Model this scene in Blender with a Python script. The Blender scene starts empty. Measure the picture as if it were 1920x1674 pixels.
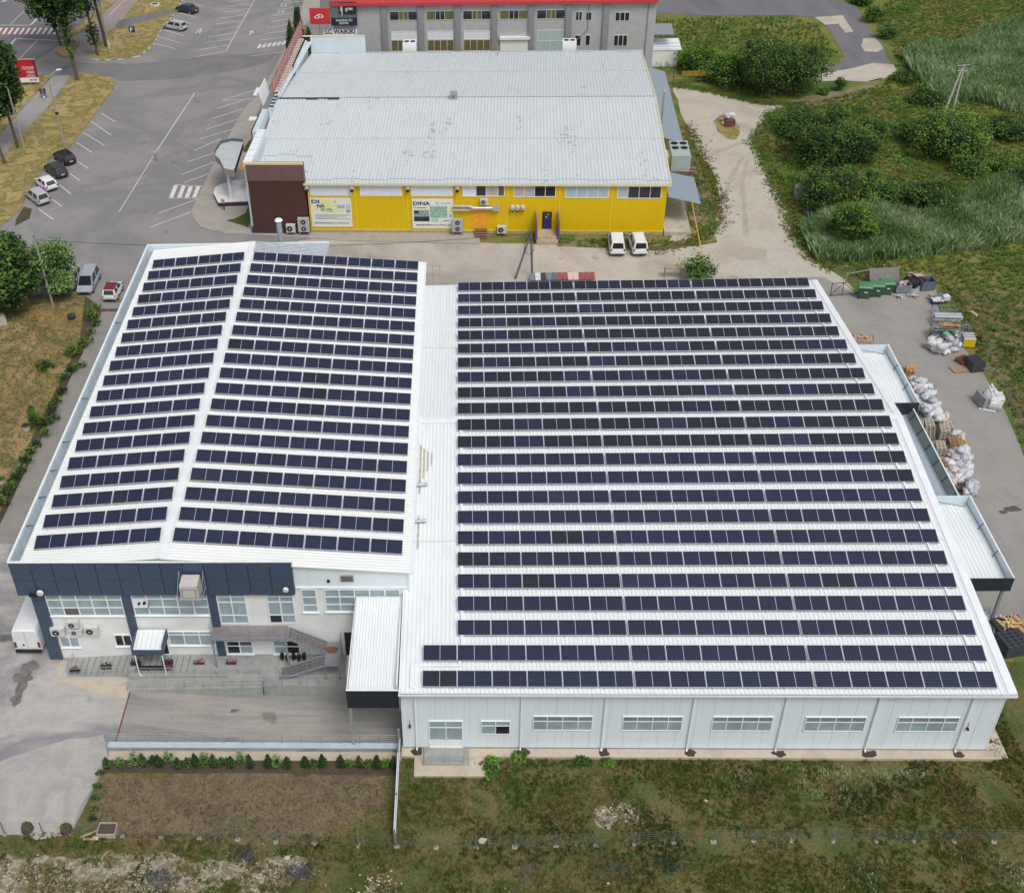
EXPO=0.0
import bpy, math, random
from mathutils import Vector, Matrix, noise
random.seed(7)
R=math.radians
col=bpy.data.collections.new("scene"); bpy.context.scene.collection.children.link(col)
# ---------------------------------------------------------------- camera
F,PX,PY=2213.855,771.445,783.035
CAM=Vector((4.536,-51.616,66.651)); pit,yaw,rol=0.6369,0.0579,-0.0431
def _axes():
    cp,sp=math.cos(pit),math.sin(pit);cy,sy=math.cos(yaw),math.sin(yaw)
    fw=Vector((-sy*cp,cy*cp,-sp));ri=Vector((cy,sy,0));up=ri.cross(fw)
    cr,sr=math.cos(rol),math.sin(rol)
    return cr*ri+sr*up,-sr*ri+cr*up,fw
AR,AU,AF=_axes()
cd=bpy.data.cameras.new("camera"); cam=bpy.data.objects.new("camera",cd); col.objects.link(cam)
cam.matrix_world=Matrix((( AR.x,AU.x,-AF.x,CAM.x),(AR.y,AU.y,-AF.y,CAM.y),(AR.z,AU.z,-AF.z,CAM.z),(0,0,0,1)))
cd.sensor_width=36; cd.lens=36*F/1920; cd.shift_x=(960-PX)/1920; cd.shift_y=-(837-PY)/1920
cd.clip_start=1; cd.clip_end=3000
bpy.context.scene.camera=cam
def ray(u,v): return AR*((u-PX)/F)-AU*((v-PY)/F)+AF
def G(u,v,z=0.0):
    d=ray(u,v); t=(z-CAM.z)/d.z; return CAM+d*t
def G2(u,v,z=0.0):
    p=G(u,v,z); return (p.x,p.y)
def PL(u,v,o,ang,off=0.0):
    """point of the photo on a vertical plane through o, heading ang: (along, height)"""
    a=R(ang); d=Vector((math.cos(a),math.sin(a),0)); n=Vector((-d.y,d.x,0)); o=Vector((o[0],o[1],0))
    r=ray(u,v); t=((o-CAM).dot(n)+off)/r.dot(n); q=CAM+r*t
    return (q-o).dot(d),q.z
def HT(u,v,v1):
    """height of something standing at ground pixel (u,v) whose top is at row v1"""
    g=G(u,v); lo,hi=-2,60
    for _ in range(40):
        m=(lo+hi)/2; p=Vector((g.x,g.y,m))-CAM
        y=PY-F*p.dot(AU)/p.dot(AF)
        if y>v1: lo=m
        else: hi=m
    return lo
# ---------------------------------------------------------------- materials
def lin(c): return tuple(((x/255)/12.92 if x/255<=0.04045 else ((x/255+0.055)/1.055)**2.4) for x in c)
MATS={}
def mat(name,rgb,rough=0.6,var=0.0,scale=3.0,metal=0.0,spec=0.5,rgb2=None,bump=0.0,detail=4.0,emit=0,coords='Object',alpha=None,stretch=None,c0=.35,c1=.65):
    if name in MATS: return MATS[name]
    m=bpy.data.materials.new(name); m.use_nodes=True; nt=m.node_tree; b=nt.nodes['Principled BSDF']
    c=lin(rgb)
    b.inputs['Base Color'].default_value=(*c,1); b.inputs['Roughness'].default_value=rough
    b.inputs['Metallic'].default_value=metal; b.inputs['Specular IOR Level'].default_value=spec
    if var or rgb2:
        tc=nt.nodes.new('ShaderNodeTexCoord'); n=nt.nodes.new('ShaderNodeTexNoise'); n.inputs['Scale'].default_value=scale; n.inputs['Detail'].default_value=detail
        if stretch:
            mp=nt.nodes.new('ShaderNodeMapping'); mp.inputs['Scale'].default_value=stretch
            nt.links.new(tc.outputs[coords],mp.inputs[0]); nt.links.new(mp.outputs[0],n.inputs['Vector'])
        else: nt.links.new(tc.outputs[coords],n.inputs['Vector'])
        cr=nt.nodes.new('ShaderNodeValToRGB'); cr.color_ramp.elements[0].position=c0; cr.color_ramp.elements[1].position=c1
        d=lin(rgb2) if rgb2 else tuple(min(1,x*(1+var)) for x in c)
        a=c if rgb2 else tuple(x*(1-var) for x in c)
        cr.color_ramp.elements[0].color=(*a,1); cr.color_ramp.elements[1].color=(*d,1)
        nt.links.new(n.outputs['Fac'],cr.inputs[0]); nt.links.new(cr.outputs[0],b.inputs['Base Color'])
        if bump:
            bm=nt.nodes.new('ShaderNodeBump'); bm.inputs['Strength'].default_value=bump; bm.inputs['Distance'].default_value=.1
            nt.links.new(n.outputs['Fac'],bm.inputs['Height']); nt.links.new(bm.outputs[0],b.inputs['Normal'])
    MATS[name]=m; return m
def ground_mat(name,cols,scale=.15,scale2=2.5,rough=.95,stretch=(1,1,1),fine=.25,spots=None,bump=.3,joints=None):
    """large patches between several colours, broken up by fine noise, optional dark spots and slab joints"""
    m=bpy.data.materials.new(name); m.use_nodes=True; nt=m.node_tree; N=nt.nodes; L=nt.links; b=N['Principled BSDF']
    b.inputs['Roughness'].default_value=rough; b.inputs['Specular IOR Level'].default_value=.2
    tc=N.new('ShaderNodeTexCoord'); mp=N.new('ShaderNodeMapping'); mp.inputs['Scale'].default_value=stretch; L.new(tc.outputs['Object'],mp.inputs[0])
    n1=N.new('ShaderNodeTexNoise'); n1.inputs['Scale'].default_value=scale; n1.inputs['Detail'].default_value=9; n1.inputs['Roughness'].default_value=.62; n1.inputs['Distortion'].default_value=.4
    L.new(mp.outputs[0],n1.inputs['Vector'])
    cr=N.new('ShaderNodeValToRGB'); k=len(cols)
    for i in range(k-2): cr.color_ramp.elements.new(.5)
    for i,c in enumerate(cols):
        e=cr.color_ramp.elements[i]; e.position=.33+.34*i/(k-1); e.color=(*lin(c),1)
    L.new(n1.outputs['Fac'],cr.inputs[0])
    n2=N.new('ShaderNodeTexNoise'); n2.inputs['Scale'].default_value=scale2; n2.inputs['Detail'].default_value=6; n2.inputs['Roughness'].default_value=.7
    L.new(tc.outputs['Object'],n2.inputs['Vector'])
    mr=N.new('ShaderNodeMapRange'); mr.inputs[1].default_value=.3; mr.inputs[2].default_value=.7; mr.inputs[3].default_value=1-fine; mr.inputs[4].default_value=1+fine
    L.new(n2.outputs['Fac'],mr.inputs[0])
    mx=N.new('ShaderNodeVectorMath'); mx.operation='SCALE'; L.new(cr.outputs[0],mx.inputs[0]); L.new(mr.outputs[0],mx.inputs['Scale'])
    out=mx.outputs[0]
    if spots:
        n3=N.new('ShaderNodeTexNoise'); n3.inputs['Scale'].default_value=spots[0]; n3.inputs['Detail'].default_value=3
        L.new(tc.outputs['Object'],n3.inputs['Vector'])
        c3=N.new('ShaderNodeValToRGB'); c3.color_ramp.elements[0].position=spots[1]; c3.color_ramp.elements[1].position=spots[1]+.07
        c3.color_ramp.elements[0].color=(0,0,0,1); c3.color_ramp.elements[1].color=(spots[3],)*3+(1,)
        L.new(n3.outputs['Fac'],c3.inputs[0])
        m3=N.new('ShaderNodeMix'); m3.data_type='RGBA'; L.new(c3.outputs[0],m3.inputs[0]); L.new(out,m3.inputs[6]); m3.inputs[7].default_value=(*lin(spots[2]),1)
        out=m3.outputs[2]
    if joints:
        br=N.new('ShaderNodeTexBrick'); br.inputs['Scale'].default_value=1; br.inputs['Brick Width'].default_value=joints[0]; br.inputs['Row Height'].default_value=joints[1]
        br.inputs['Mortar Size'].default_value=joints[2]; br.offset=joints[3]
        br.inputs['Color1'].default_value=(1,1,1,1); br.inputs['Color2'].default_value=(.93,.93,.93,1); br.inputs['Mortar'].default_value=(joints[4],)*3+(1,)
        L.new(tc.outputs['Object'],br.inputs['Vector'])
        m4=N.new('ShaderNodeMix'); m4.data_type='RGBA'; m4.blend_type='MULTIPLY'; m4.inputs[0].default_value=1
        L.new(out,m4.inputs[6]); L.new(br.outputs[0],m4.inputs[7]); out=m4.outputs[2]
    L.new(out,b.inputs['Base Color'])
    if bump:
        bm=N.new('ShaderNodeBump'); bm.inputs['Strength'].default_value=bump; bm.inputs['Distance'].default_value=.15
        L.new(n2.outputs['Fac'],bm.inputs['Height']); L.new(bm.outputs[0],b.inputs['Normal'])
    MATS[name]=m; return m
def sheet_mat(name,rgb,rough=.45,dirt=(150,140,125),amount=.35,stretch=(1,.06,1),flake=None):
    """coated metal sheet with streaks of dirt running down the slope"""
    m=bpy.data.materials.new(name); m.use_nodes=True; nt=m.node_tree; N=nt.nodes; L=nt.links; b=N['Principled BSDF']
    b.inputs['Roughness'].default_value=rough; b.inputs['Specular IOR Level'].default_value=.35
    tc=N.new('ShaderNodeTexCoord'); mp=N.new('ShaderNodeMapping'); mp.inputs['Scale'].default_value=stretch; L.new(tc.outputs['Object'],mp.inputs[0])
    n=N.new('ShaderNodeTexNoise'); n.inputs['Scale'].default_value=2.2; n.inputs['Detail'].default_value=8; n.inputs['Roughness'].default_value=.7; L.new(mp.outputs[0],n.inputs['Vector'])
    cr=N.new('ShaderNodeValToRGB'); cr.color_ramp.elements[0].position=.5; cr.color_ramp.elements[1].position=.85
    cr.color_ramp.elements[0].color=(0,0,0,1); cr.color_ramp.elements[1].color=(amount,)*3+(1,); L.new(n.outputs['Fac'],cr.inputs[0])
    mx=N.new('ShaderNodeMix'); mx.data_type='RGBA'; L.new(cr.outputs[0],mx.inputs[0]); mx.inputs[6].default_value=(*lin(rgb),1); mx.inputs[7].default_value=(*lin(dirt),1)
    out=mx.outputs[2]
    if flake:
        n3=N.new('ShaderNodeTexNoise'); n3.inputs['Scale'].default_value=1.6; n3.inputs['Detail'].default_value=5; L.new(tc.outputs['Object'],n3.inputs['Vector'])
        n4=N.new('ShaderNodeTexNoise'); n4.inputs['Scale'].default_value=1.0; n4.inputs['Detail'].default_value=2
        mp4=N.new('ShaderNodeMapping'); mp4.inputs['Scale'].default_value=(.42,.06,1); L.new(tc.outputs['Object'],mp4.inputs[0]); L.new(mp4.outputs[0],n4.inputs['Vector'])
        mm=N.new('ShaderNodeMath'); mm.operation='ADD'; L.new(n3.outputs['Fac'],mm.inputs[0]); L.new(n4.outputs['Fac'],mm.inputs[1])
        c3=N.new('ShaderNodeValToRGB'); c3.color_ramp.elements[0].position=.62*2/2; c3.color_ramp.elements[1].position=.64
        m5=N.new('ShaderNodeMath'); m5.operation='MULTIPLY'; m5.inputs[1].default_value=.5; L.new(mm.outputs[0],m5.inputs[0])
        c3.color_ramp.elements[0].color=(0,0,0,1); c3.color_ramp.elements[1].color=(.6,.6,.6,1); L.new(m5.outputs[0],c3.inputs[0])
        m6=N.new('ShaderNodeMix'); m6.data_type='RGBA'; L.new(c3.outputs[0],m6.inputs[0]); L.new(out,m6.inputs[6]); m6.inputs[7].default_value=(*lin(flake),1); out=m6.outputs[2]
        sp=N.new('ShaderNodeSeparateXYZ'); L.new(tc.outputs['Object'],sp.inputs[0]); gt=N.new('ShaderNodeMath'); gt.operation='GREATER_THAN'; gt.inputs[1].default_value=23.5; L.new(sp.outputs[1],gt.inputs[0])
        mp5=N.new('ShaderNodeMapping'); mp5.inputs['Scale'].default_value=(.5,.14,1); mp5.inputs['Location'].default_value=(7,3,0); L.new(tc.outputs['Object'],mp5.inputs[0])
        n5=N.new('ShaderNodeTexNoise'); n5.inputs['Scale'].default_value=1.0; n5.inputs['Detail'].default_value=6; n5.inputs['Roughness'].default_value=.8; L.new(mp5.outputs[0],n5.inputs['Vector'])
        c5=N.new('ShaderNodeValToRGB'); c5.color_ramp.elements[0].position=.62; c5.color_ramp.elements[1].position=.72; c5.color_ramp.elements[0].color=(0,0,0,1); c5.color_ramp.elements[1].color=(.5,.5,.5,1); L.new(n5.outputs['Fac'],c5.inputs[0])
        m7=N.new('ShaderNodeMath'); m7.operation='MULTIPLY'; L.new(c5.outputs[0],m7.inputs[0]); L.new(gt.outputs[0],m7.inputs[1])
        m8=N.new('ShaderNodeMix'); m8.data_type='RGBA'; L.new(m7.outputs[0],m8.inputs[0]); L.new(out,m8.inputs[6]); m8.inputs[7].default_value=(*lin((214,172,172)),1); out=m8.outputs[2]
    L.new(out,b.inputs['Base Color']); MATS[name]=m; return m
# ---------------------------------------------------------------- mesh builder
class MB:
    def __init__(s): s.v=[];s.f=[];s.mi=[];s.ms=[];s.c=0
    def use(s,m):
        if m not in s.ms: s.ms.append(m)
        s.c=s.ms.index(m); return s
    def face(s,pts):
        k=len(s.v); s.v.extend([tuple(p) for p in pts]); s.f.append(tuple(range(k,k+len(pts)))); s.mi.append(s.c)
    def mesh(s,vs,fs):
        k=len(s.v); s.v.extend([tuple(p) for p in vs])
        for f in fs: s.f.append(tuple(i+k for i in f)); s.mi.append(s.c)
    def box(s,x0,x1,y0,y1,z0,z1):
        s.mesh([(x0,y0,z0),(x1,y0,z0),(x1,y1,z0),(x0,y1,z0),(x0,y0,z1),(x1,y0,z1),(x1,y1,z1),(x0,y1,z1)],
               [(0,3,2,1),(4,5,6,7),(0,1,5,4),(1,2,6,5),(2,3,7,6),(3,0,4,7)]); return s
    def rbox(s,c,size,rz=0,tilt=0,rx=0):
        """rotated box: centre c, full size, heading rz, roll"""
        M=Matrix.Rotation(rz,3,'Z')@Matrix.Rotation(tilt,3,'Y')@Matrix.Rotation(rx,3,'X'); c=Vector(c); hx,hy,hz=[q/2 for q in size]
        P=[c+M@Vector((a*hx,b*hy,d*hz)) for d in(-1,1) for a,b in((-1,-1),(1,-1),(1,1),(-1,1))]
        s.mesh(P,[(0,3,2,1),(4,5,6,7),(0,1,5,4),(1,2,6,5),(2,3,7,6),(3,0,4,7)]); return s
    def tube(s,p,q,r0,r1=None,n=6,cap=True):
        p=Vector(p);q=Vector(q); r1=r0 if r1 is None else r1; d=(q-p)
        if d.length<1e-6: return s
        d.normalize(); a=d.cross(Vector((0,0,1)));
        if a.length<.01: a=Vector((1,0,0))
        a.normalize(); b=d.cross(a); vs=[]
        for c,r in((p,r0),(q,r1)):
            for i in range(n): t=2*math.pi*i/n; vs.append(c+a*r*math.cos(t)+b*r*math.sin(t))
        fs=[(i,(i+1)%n,n+(i+1)%n,n+i) for i in range(n)]
        if cap: fs+= [tuple(range(n-1,-1,-1)),tuple(range(n,2*n))]
        s.mesh(vs,fs); return s
    def path(s,pts,r,n=6):
        for a,b in zip(pts,pts[1:]): s.tube(a,b,r,r,n)
        return s
    def prism(s,poly,z0,z1):
        n=len(poly); area=sum(poly[i][0]*poly[(i+1)%n][1]-poly[(i+1)%n][0]*poly[i][1] for i in range(n))
        if area<0: poly=poly[::-1]
        vs=[(x,y,z0) for x,y in poly]+[(x,y,z1) for x,y in poly]
        s.mesh(vs,[(i,(i+1)%n,n+(i+1)%n,n+i) for i in range(n)]+[tuple(range(n,2*n)),tuple(range(n-1,-1,-1))]); return s
    def blob(s,c,r,seg=8,rings=5,squash=None,wob=0.0,seed=0):
        cx,cy,cz=c; rx,ry,rz=(r if hasattr(r,'__len__') else (r,r,r)); vs=[(cx,cy,cz-rz)]
        for i in range(1,rings):
            t=-math.pi/2+math.pi*i/rings
            for j in range(seg):
                a=2*math.pi*j/seg; w=1+wob*noise.noise(Vector((math.cos(a)*1.7+seed,math.sin(a)*1.7,t*1.3+seed)))
                vs.append((cx+rx*w*math.cos(t)*math.cos(a),cy+ry*w*math.cos(t)*math.sin(a),cz+rz*w*math.sin(t)))
        vs.append((cx,cy,cz+rz)); fs=[]
        for j in range(seg): fs.append((0,1+(j+1)%seg,1+j))
        for i in range(rings-2):
            for j in range(seg): a=1+i*seg+j; b=1+i*seg+(j+1)%seg; fs.append((a,b,b+seg,a+seg))
        k=len(vs)-1
        for j in range(seg): fs.append((k,1+(rings-2)*seg+j,1+(rings-2)*seg+(j+1)%seg))
        s.mesh(vs,fs); return s
    def build(s,name,parent=None,loc=(0,0,0),rot=(0,0,0),smooth=False,world=False):
        me=bpy.data.meshes.new(name); me.from_pydata(s.v,[],s.f); me.update()
        for m in s.ms: me.materials.append(m)
        if len(s.ms)>1: me.polygons.foreach_set('material_index',s.mi)
        if smooth: me.polygons.foreach_set('use_smooth',[True]*len(s.f))
        o=bpy.data.objects.new(name,me); col.objects.link(o); o.location=loc; o.rotation_euler=rot
        if parent:
            o.parent=parent
            if world: o.location=Vector(loc)-parent.location
        return o
def tag(o,label,cat,group=None):
    o['label']=label; o['category']=cat
    if group: o['group']=group
    return o
def thing(name,label,cat,loc=(0,0,0),rz=0,group=None):
    o=bpy.data.objects.new(name,None); col.objects.link(o); o.location=loc; o.rotation_euler=(0,0,rz); o.empty_display_size=.3
    return tag(o,label,cat,group)
def struct(o): o['kind']='structure'; return o
def stuff(o,label=None,cat=None):
    o['kind']='stuff'
    if label: o['label']=label; o['category']=cat
    return o
def copy_tree(o,parent=None):
    c=o.copy(); col.objects.link(c); c.parent=parent
    for ch in o.children: copy_tree(ch,c)
    return c
def put(proto,used,loc,rz,label,group=None,scale=None):
    """first placement uses the prototype itself, later ones are copies of it and of its parts"""
    o=proto if not used else copy_tree(proto)
    o.location=loc; o.rotation_euler=(0,0,rz); o['label']=label
    if group: o['group']=group
    if scale: o.scale=scale
    return o
FONT=None
def text(s,size,m,name,parent,loc,rot,width=None,bold=0.0,depth=.004):
    cu=bpy.data.curves.new('t','FONT'); cu.body=s; cu.size=size; cu.extrude=depth; cu.offset=bold; cu.align_x='LEFT'; cu.resolution_u=2
    o=bpy.data.objects.new('t',cu); col.objects.link(o)
    dg=bpy.context.evaluated_depsgraph_get(); me=bpy.data.meshes.new_from_object(o.evaluated_get(dg)); bpy.data.objects.remove(o)
    xs=[v.co.x for v in me.vertices]; w=max(xs)-min(xs); k=(width/w) if width else 1
    for v in me.vertices: v.co.x=(v.co.x-min(xs))*k
    me.materials.clear(); me.materials.append(m)
    o=bpy.data.objects.new(name,me); col.objects.link(o); o.parent=parent; o.location=loc; o.rotation_euler=rot; return o
# palette
white=sheet_mat('white_sheet',(234,238,240),.4,(192,188,176),.3,(1,.08,1))
whitex=sheet_mat('white_sheet_across',(234,237,236),.4,(204,200,182),.35,(.08,1,1))
hallwall=sheet_mat('pale_wall_panel',(228,237,242),.5,(168,178,180),.35,(2,2,.07))
render=mat('white_render',(232,234,232),.8,.06,.8)
navy=mat('navy_cladding',(66,82,103),.45,.08,3.0)
navydark=mat('dark_navy_steel',(44,48,60),.45,.06,3)
flash=mat('white_flashing',(238,242,246),.35,.04,1)
parapet_in=mat('pale_blue_sheet',(206,219,226),.4,.07,.5,stretch=(1,1,.2))
galv=mat('galvanised_steel',(168,176,184),.4,.1,2,metal=.3)
steelgrey=mat('grey_painted_steel',(136,142,150),.5,.08,3)
rail=mat('rail_steel',(170,174,178),.35,.05,3,metal=.4)
alu=mat('aluminium',(222,223,232),.3,.03,2,metal=.2)
pvc=mat('white_window_frame',(240,243,246),.35)
blind=mat('pane_pale_blind',(152,172,178),.12,.16,.7,spec=.6)
transom=mat('pane_transom',(128,144,150),.12,.14,.8,spec=.6)
dark=mat('pane_dark',(46,50,54),.08,.3,1.5,spec=.7)
darkb=mat('pane_dark_curtain',(96,94,80),.15,.25,2.5,spec=.5)
black=mat('black_rubber',(28,28,30),.7)
concrete=mat('concrete',(186,180,170),.9,.12,1.5)
wood=mat('pale_wood',(172,150,122),.85,.18,4)
woodgrey=mat('weathered_wood',(182,172,160),.9,.16,5)
woodor=mat('orange_wood',(196,150,88),.85,.15,4)
# ---------------------------------------------------------------- ground and paving
def sheet(name,px,z,m,thick=0.0,wob=0.0,z0=None,world=False,step=1.5):
    pts=[Vector((p[0],p[1],0)) if world else Vector((*G2(p[0],p[1]),0)) for p in px]
    if wob:
        out=[]
        for i,a in enumerate(pts):
            b=pts[(i+1)%len(pts)]; L=(b-a).length; n=max(1,int(L/step))
            for k in range(n):
                q=a.lerp(b,k/n); w=wob*(noise.noise(q*.35)+.6*noise.noise(q*1.1)) if k else 0
                d=(b-a).normalized(); out.append((q.x-d.y*w,q.y+d.x*w))
        poly=out
    else: poly=[(p.x,p.y) for p in pts]
    area=sum(poly[i][0]*poly[(i+1)%len(poly)][1]-poly[(i+1)%len(poly)][0]*poly[i][1] for i in range(len(poly)))
    if area<0: poly=poly[::-1]
    mb=MB().use(m)
    from mathutils.geometry import tessellate_polygon
    vs=[(x,y,z) for x,y in poly]; tr=tessellate_polygon([[Vector(v) for v in vs]])
    fs=[]
    for t in tr:
        a,b,c=[Vector(vs[i]) for i in t]
        fs.append(tuple(t) if (b-a).cross(c-a).z>0 else tuple(reversed(t)))
    mb.mesh(vs,fs)
    if thick:
        n=len(poly); mb.mesh([(x,y,z-thick) for x,y in poly]+vs,[(i,(i+1)%n,n+(i+1)%n,n+i) for i in range(n)])
    return struct(mb.build(name)),poly
M_ground=ground_mat('rough_meadow',[(76,98,46),(88,112,50),(104,116,56),(130,122,70),(86,108,48),(98,118,52),(80,102,48)],.07,3.5,fine=.35)
M_meadow=ground_mat('foreground_meadow',[(70,80,44),(86,92,50),(108,100,66),(94,98,56),(74,88,46),(112,102,72)],.2,5,fine=.4)
M_dry=ground_mat('dry_lawn',[(136,120,72),(164,144,98),(122,116,68),(176,154,108),(140,122,80)],.28,4,fine=.3)
M_lawnL=ground_mat('patchy_lawn',[(116,108,66),(152,128,88),(104,102,60),(164,138,100),(124,112,72)],.22,5,fine=.35)
M_soil=ground_mat('dry_soil',[(114,100,84),(102,90,76),(124,108,86),(106,98,74),(116,102,88)],.4,5,fine=.4)
M_darksoil=ground_mat('dark_bed_soil',[(78,68,58),(94,82,68)],.8,6,fine=.4)
M_asph=ground_mat('worn_asphalt',[(138,135,134),(147,144,143),(131,129,130),(150,147,145)],.07,3.5,fine=.08,bump=.08,spots=(.55,.66,(112,110,114),.6))
M_road=ground_mat('road_asphalt',[(112,111,116),(122,120,124),(106,106,112)],.1,3,fine=.08,bump=.05,stretch=(1.5,.4,1))
M_lane=ground_mat('lane_concrete',[(166,160,152),(184,178,170),(158,153,148),(188,182,172)],.06,2.5,fine=.08,bump=.1,spots=(.35,.66,(140,132,124),.55))
M_dirt=ground_mat('pale_dirt_track',[(178,169,156),(192,184,172),(168,158,145)],.12,2.5,fine=.13,bump=.25,spots=(.4,.64,(150,142,130),.6))
M_yard=ground_mat('yard_concrete',[(150,146,140),(158,155,150),(142,140,138)],.12,3,fine=.07,bump=.05,spots=(.5,.68,(120,116,112),.7),joints=(6,6,.006,0,.85))
M_fore=ground_mat('forecourt_concrete',[(134,133,138),(160,157,155),(140,139,143),(184,180,175),(152,149,149)],.1,2.2,fine=.06,bump=.04,stretch=(.7,1.1,1),spots=(.3,.66,(128,128,136),.75),joints=(5.5,5.5,.004,0,.82))
M_ramp=ground_mat('ramp_concrete',[(144,142,141),(168,163,156),(140,138,138),(164,159,153),(150,147,145)],.5,3,fine=.06,bump=.04,stretch=(.05,.6,1),spots=(.5,.66,(122,116,112),.7),joints=(6.5,20,.004,0,.75))
M_side=ground_mat('side_lane_paving',[(142,138,134),(150,146,140),(136,132,130)],.3,3,fine=.07,bump=.04)
M_pave=ground_mat('paving_slabs',[(164,158,150),(172,166,158),(156,150,144)],.2,3,fine=.06,bump=.03,joints=(.6,.3,.02,.5,.9))
M_pink=ground_mat('pinkish_paving',[(150,138,138),(160,148,146),(142,132,132)],.3,3,fine=.07,bump=.03,joints=(.6,.3,.02,.5,.9))
M_path=ground_mat('path_asphalt',[(152,148,148),(160,156,155),(144,140,140)],.3,3,fine=.07,bump=.03)
M_tile=ground_mat('grey_tiles',[(150,154,152),(166,168,162),(140,146,148)],.4,3,fine=.08,bump=.02,joints=(.6,.6,.02,0,.8))
M_slab=ground_mat('plinth_slab',[(190,176,156),(198,186,168),(178,166,150)],.4,3,fine=.07,bump=.03,joints=(4.5,9,.004,0,.7))
# base terrain with gentle relief far to the right, and a gap where the sunken loading bay is
mb=MB().use(M_ground)
def hz(x,y):
    m=max(0,min(1,(x-50)/12))*max(0,min(1,(y-60)/8))*max(0,min(1,(112-y)/8)); b=0
    for cx,cy,r,h in ((62,83,7,1.5),(75,84,8,1.2),(60,64,6,.4)): b+=h*math.exp(-((x-cx)**2+(y-cy)**2)/(r*r)*1.4)
    return -.03+b*m+(.35*(noise.noise(Vector((x*.08,y*.08,0)))+.5)*m if m else 0)
gx=[-320,-200,-120,-60,-20.2,0,20,40]+[50+i*2.0 for i in range(31)]+[140,200,320]
gy=[-70,-30,-8,.3,5.4,30,56]+[60+i*2.0 for i in range(41)]+[170,220,300,450]
vs=[(x,y,hz(x,y)) for y in gy for x in gx]; W=len(gx); fs=[]
for j in range(len(gy)-1):
    for i in range(W-1):
        if gx[i]==-20.2 and gy[j]==.3: continue
        a=j*W+i; fs.append((a,a+1,a+1+W,a+W))
mb.mesh(vs,fs); struct(mb.build('ground',smooth=True))
sheet('meadow',[(-70,-60),(95,-60),(95,-2.3),(80,2),(52,8),(40.4,8),(40.4,-.7),(5.6,-.7),(5.6,-2.2),(.8,-2.2),(.8,-.7),(-.2,-.7),(-.2,-1.0),(-70,-1.0)],-.015,M_meadow,world=True)
sheet('car_park',[(-900,700),(0,560),(120,548),(190,580),(230,560),(700,560),(760,440),(600,-60),(-200,-90),(-900,-60)],0,M_asph)
# main road strip, darker
sheet('road',[(-260,330),(60,118),(103,93),(118,72),(215,-8),(290,-70),(60,-90),(-330,120)],.008,M_road)
sheet('road_bend',[(560,-30),(1200,-40),(1503,-10),(1603,8),(1612,27),(1627,51),(1657,85),(1662,108),(1681,133),(1657,148),(1624,154),(1582,151),(1530,153),(1520,142),(1545,130),(1570,121),(1586,110),(1579,97),(1557,60),(1545,42),(1527,33),(1482,29),(1340,30),(1200,24),(560,24)],.006,M_road,wob=.15)
sheet('concrete_patch',[(1527,33),(1580,29),(1600,60),(1585,62),(1572,45),(1547,47)],.012,M_dirt,wob=.15)
sheet('concrete_patch',[(1618,73),(1640,72),(1650,82),(1656,92),(1645,98),(1622,97),(1614,86)],.012,M_dirt,wob=.3)
sheet('concrete_patch',[(1640,118),(1676,122),(1681,133),(1657,148),(1624,154),(1582,151),(1535,153),(1524,141),(1600,128)],.012,M_dirt,wob=.2)
sheet('gravel_track',[(640,455),(1250,458),(1262,440),(1300,440),(1335,420),(1340,380),(1310,335),(1300,290),(1285,230),(1262,165),(1300,160),(1340,172),(1420,192),(1500,198),(1450,215),(1430,240),(1415,268),(1432,300),(1452,345),(1478,392),(1490,440),(1520,480),(1565,512),(1585,525),(1610,556),(1500,580),(700,600)],.006,M_dirt,wob=.35)
sheet('back_lane',[(560,452),(640,443),(1000,458),(1000,560),(560,560)],.010,M_lane,wob=.5)
sheet('yard',[(1480,520),(1545,520),(1610,556),(1740,528),(1756,545),(1760,580),(1775,610),(1841,695),(1882,767),(1912,835),(1960,960),(2015,1130),(2010,1190),(1885,1215),(1650,1000)],.012,M_yard,wob=.12)
sheet('side_lane',[(189,574),(190,585),(175,616),(127,720),(11,960),(-20,1025),(40,1040),(330,590),(330,545)],.008,M_side)
fp=[(-90,21.0),(-27,21.0),(-27,8.4),(-20.2,8.4),(-20.2,5.02),(-20.2,.0),(-.1,.0),(-.1,-.9),(-20.35,-1.0),(-20.75,-3.2),(-21.1,-5.2),(-21.4,-6.9),(-90,-6.9)]
sheet('forecourt',fp,.012,M_fore,world=True)
M_pale=ground_mat('pale_concrete',[(160,157,154),(182,179,174),(166,163,160),(192,189,185)],.25,2.5,fine=.05,bump=.04,spots=(.6,.68,(150,150,156),.6),joints=(5.5,5.5,.004,0,.85))
sheet('concrete_apron',[(-34,-1.9),(-28,-1.2),(-24.5,.4),(-21.2,1.2),(-20.5,-.6),(-20.45,-1.3),(-20.95,-3.6),(-21.45,-6.85),(-34,-6.85)],.016,M_pale,world=True,wob=1.1,step=1.0)
sheet('concrete_apron',[(-25.6,8.0),(-25.7,6.3),(-20.7,6.2),(-20.4,5.1),(-20.3,4.4),(-23,5.0),(-26,6.2),(-26.2,7.9)],.016,M_slab,world=True,wob=.25,step=1.0)
M_bank=ground_mat('bare_bank',[(112,100,76),(132,116,90),(92,92,54),(122,106,82),(82,92,48)],.35,4,fine=.35)
sheet('soil_bank',[(1560,500),(1640,488),(1760,482),(1850,492),(1900,530),(1990,700),(2020,900),(1945,860),(1885,740),(1800,600),(1760,545),(1690,530),(1640,520),(1600,530)],-.004,M_bank,wob=1.2)
sheet('soil_bank',[(1690,395),(1740,360),(1775,350),(1815,385),(1830,410),(1780,405)],1.0,M_bank,wob=.6) if False else None
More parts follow.
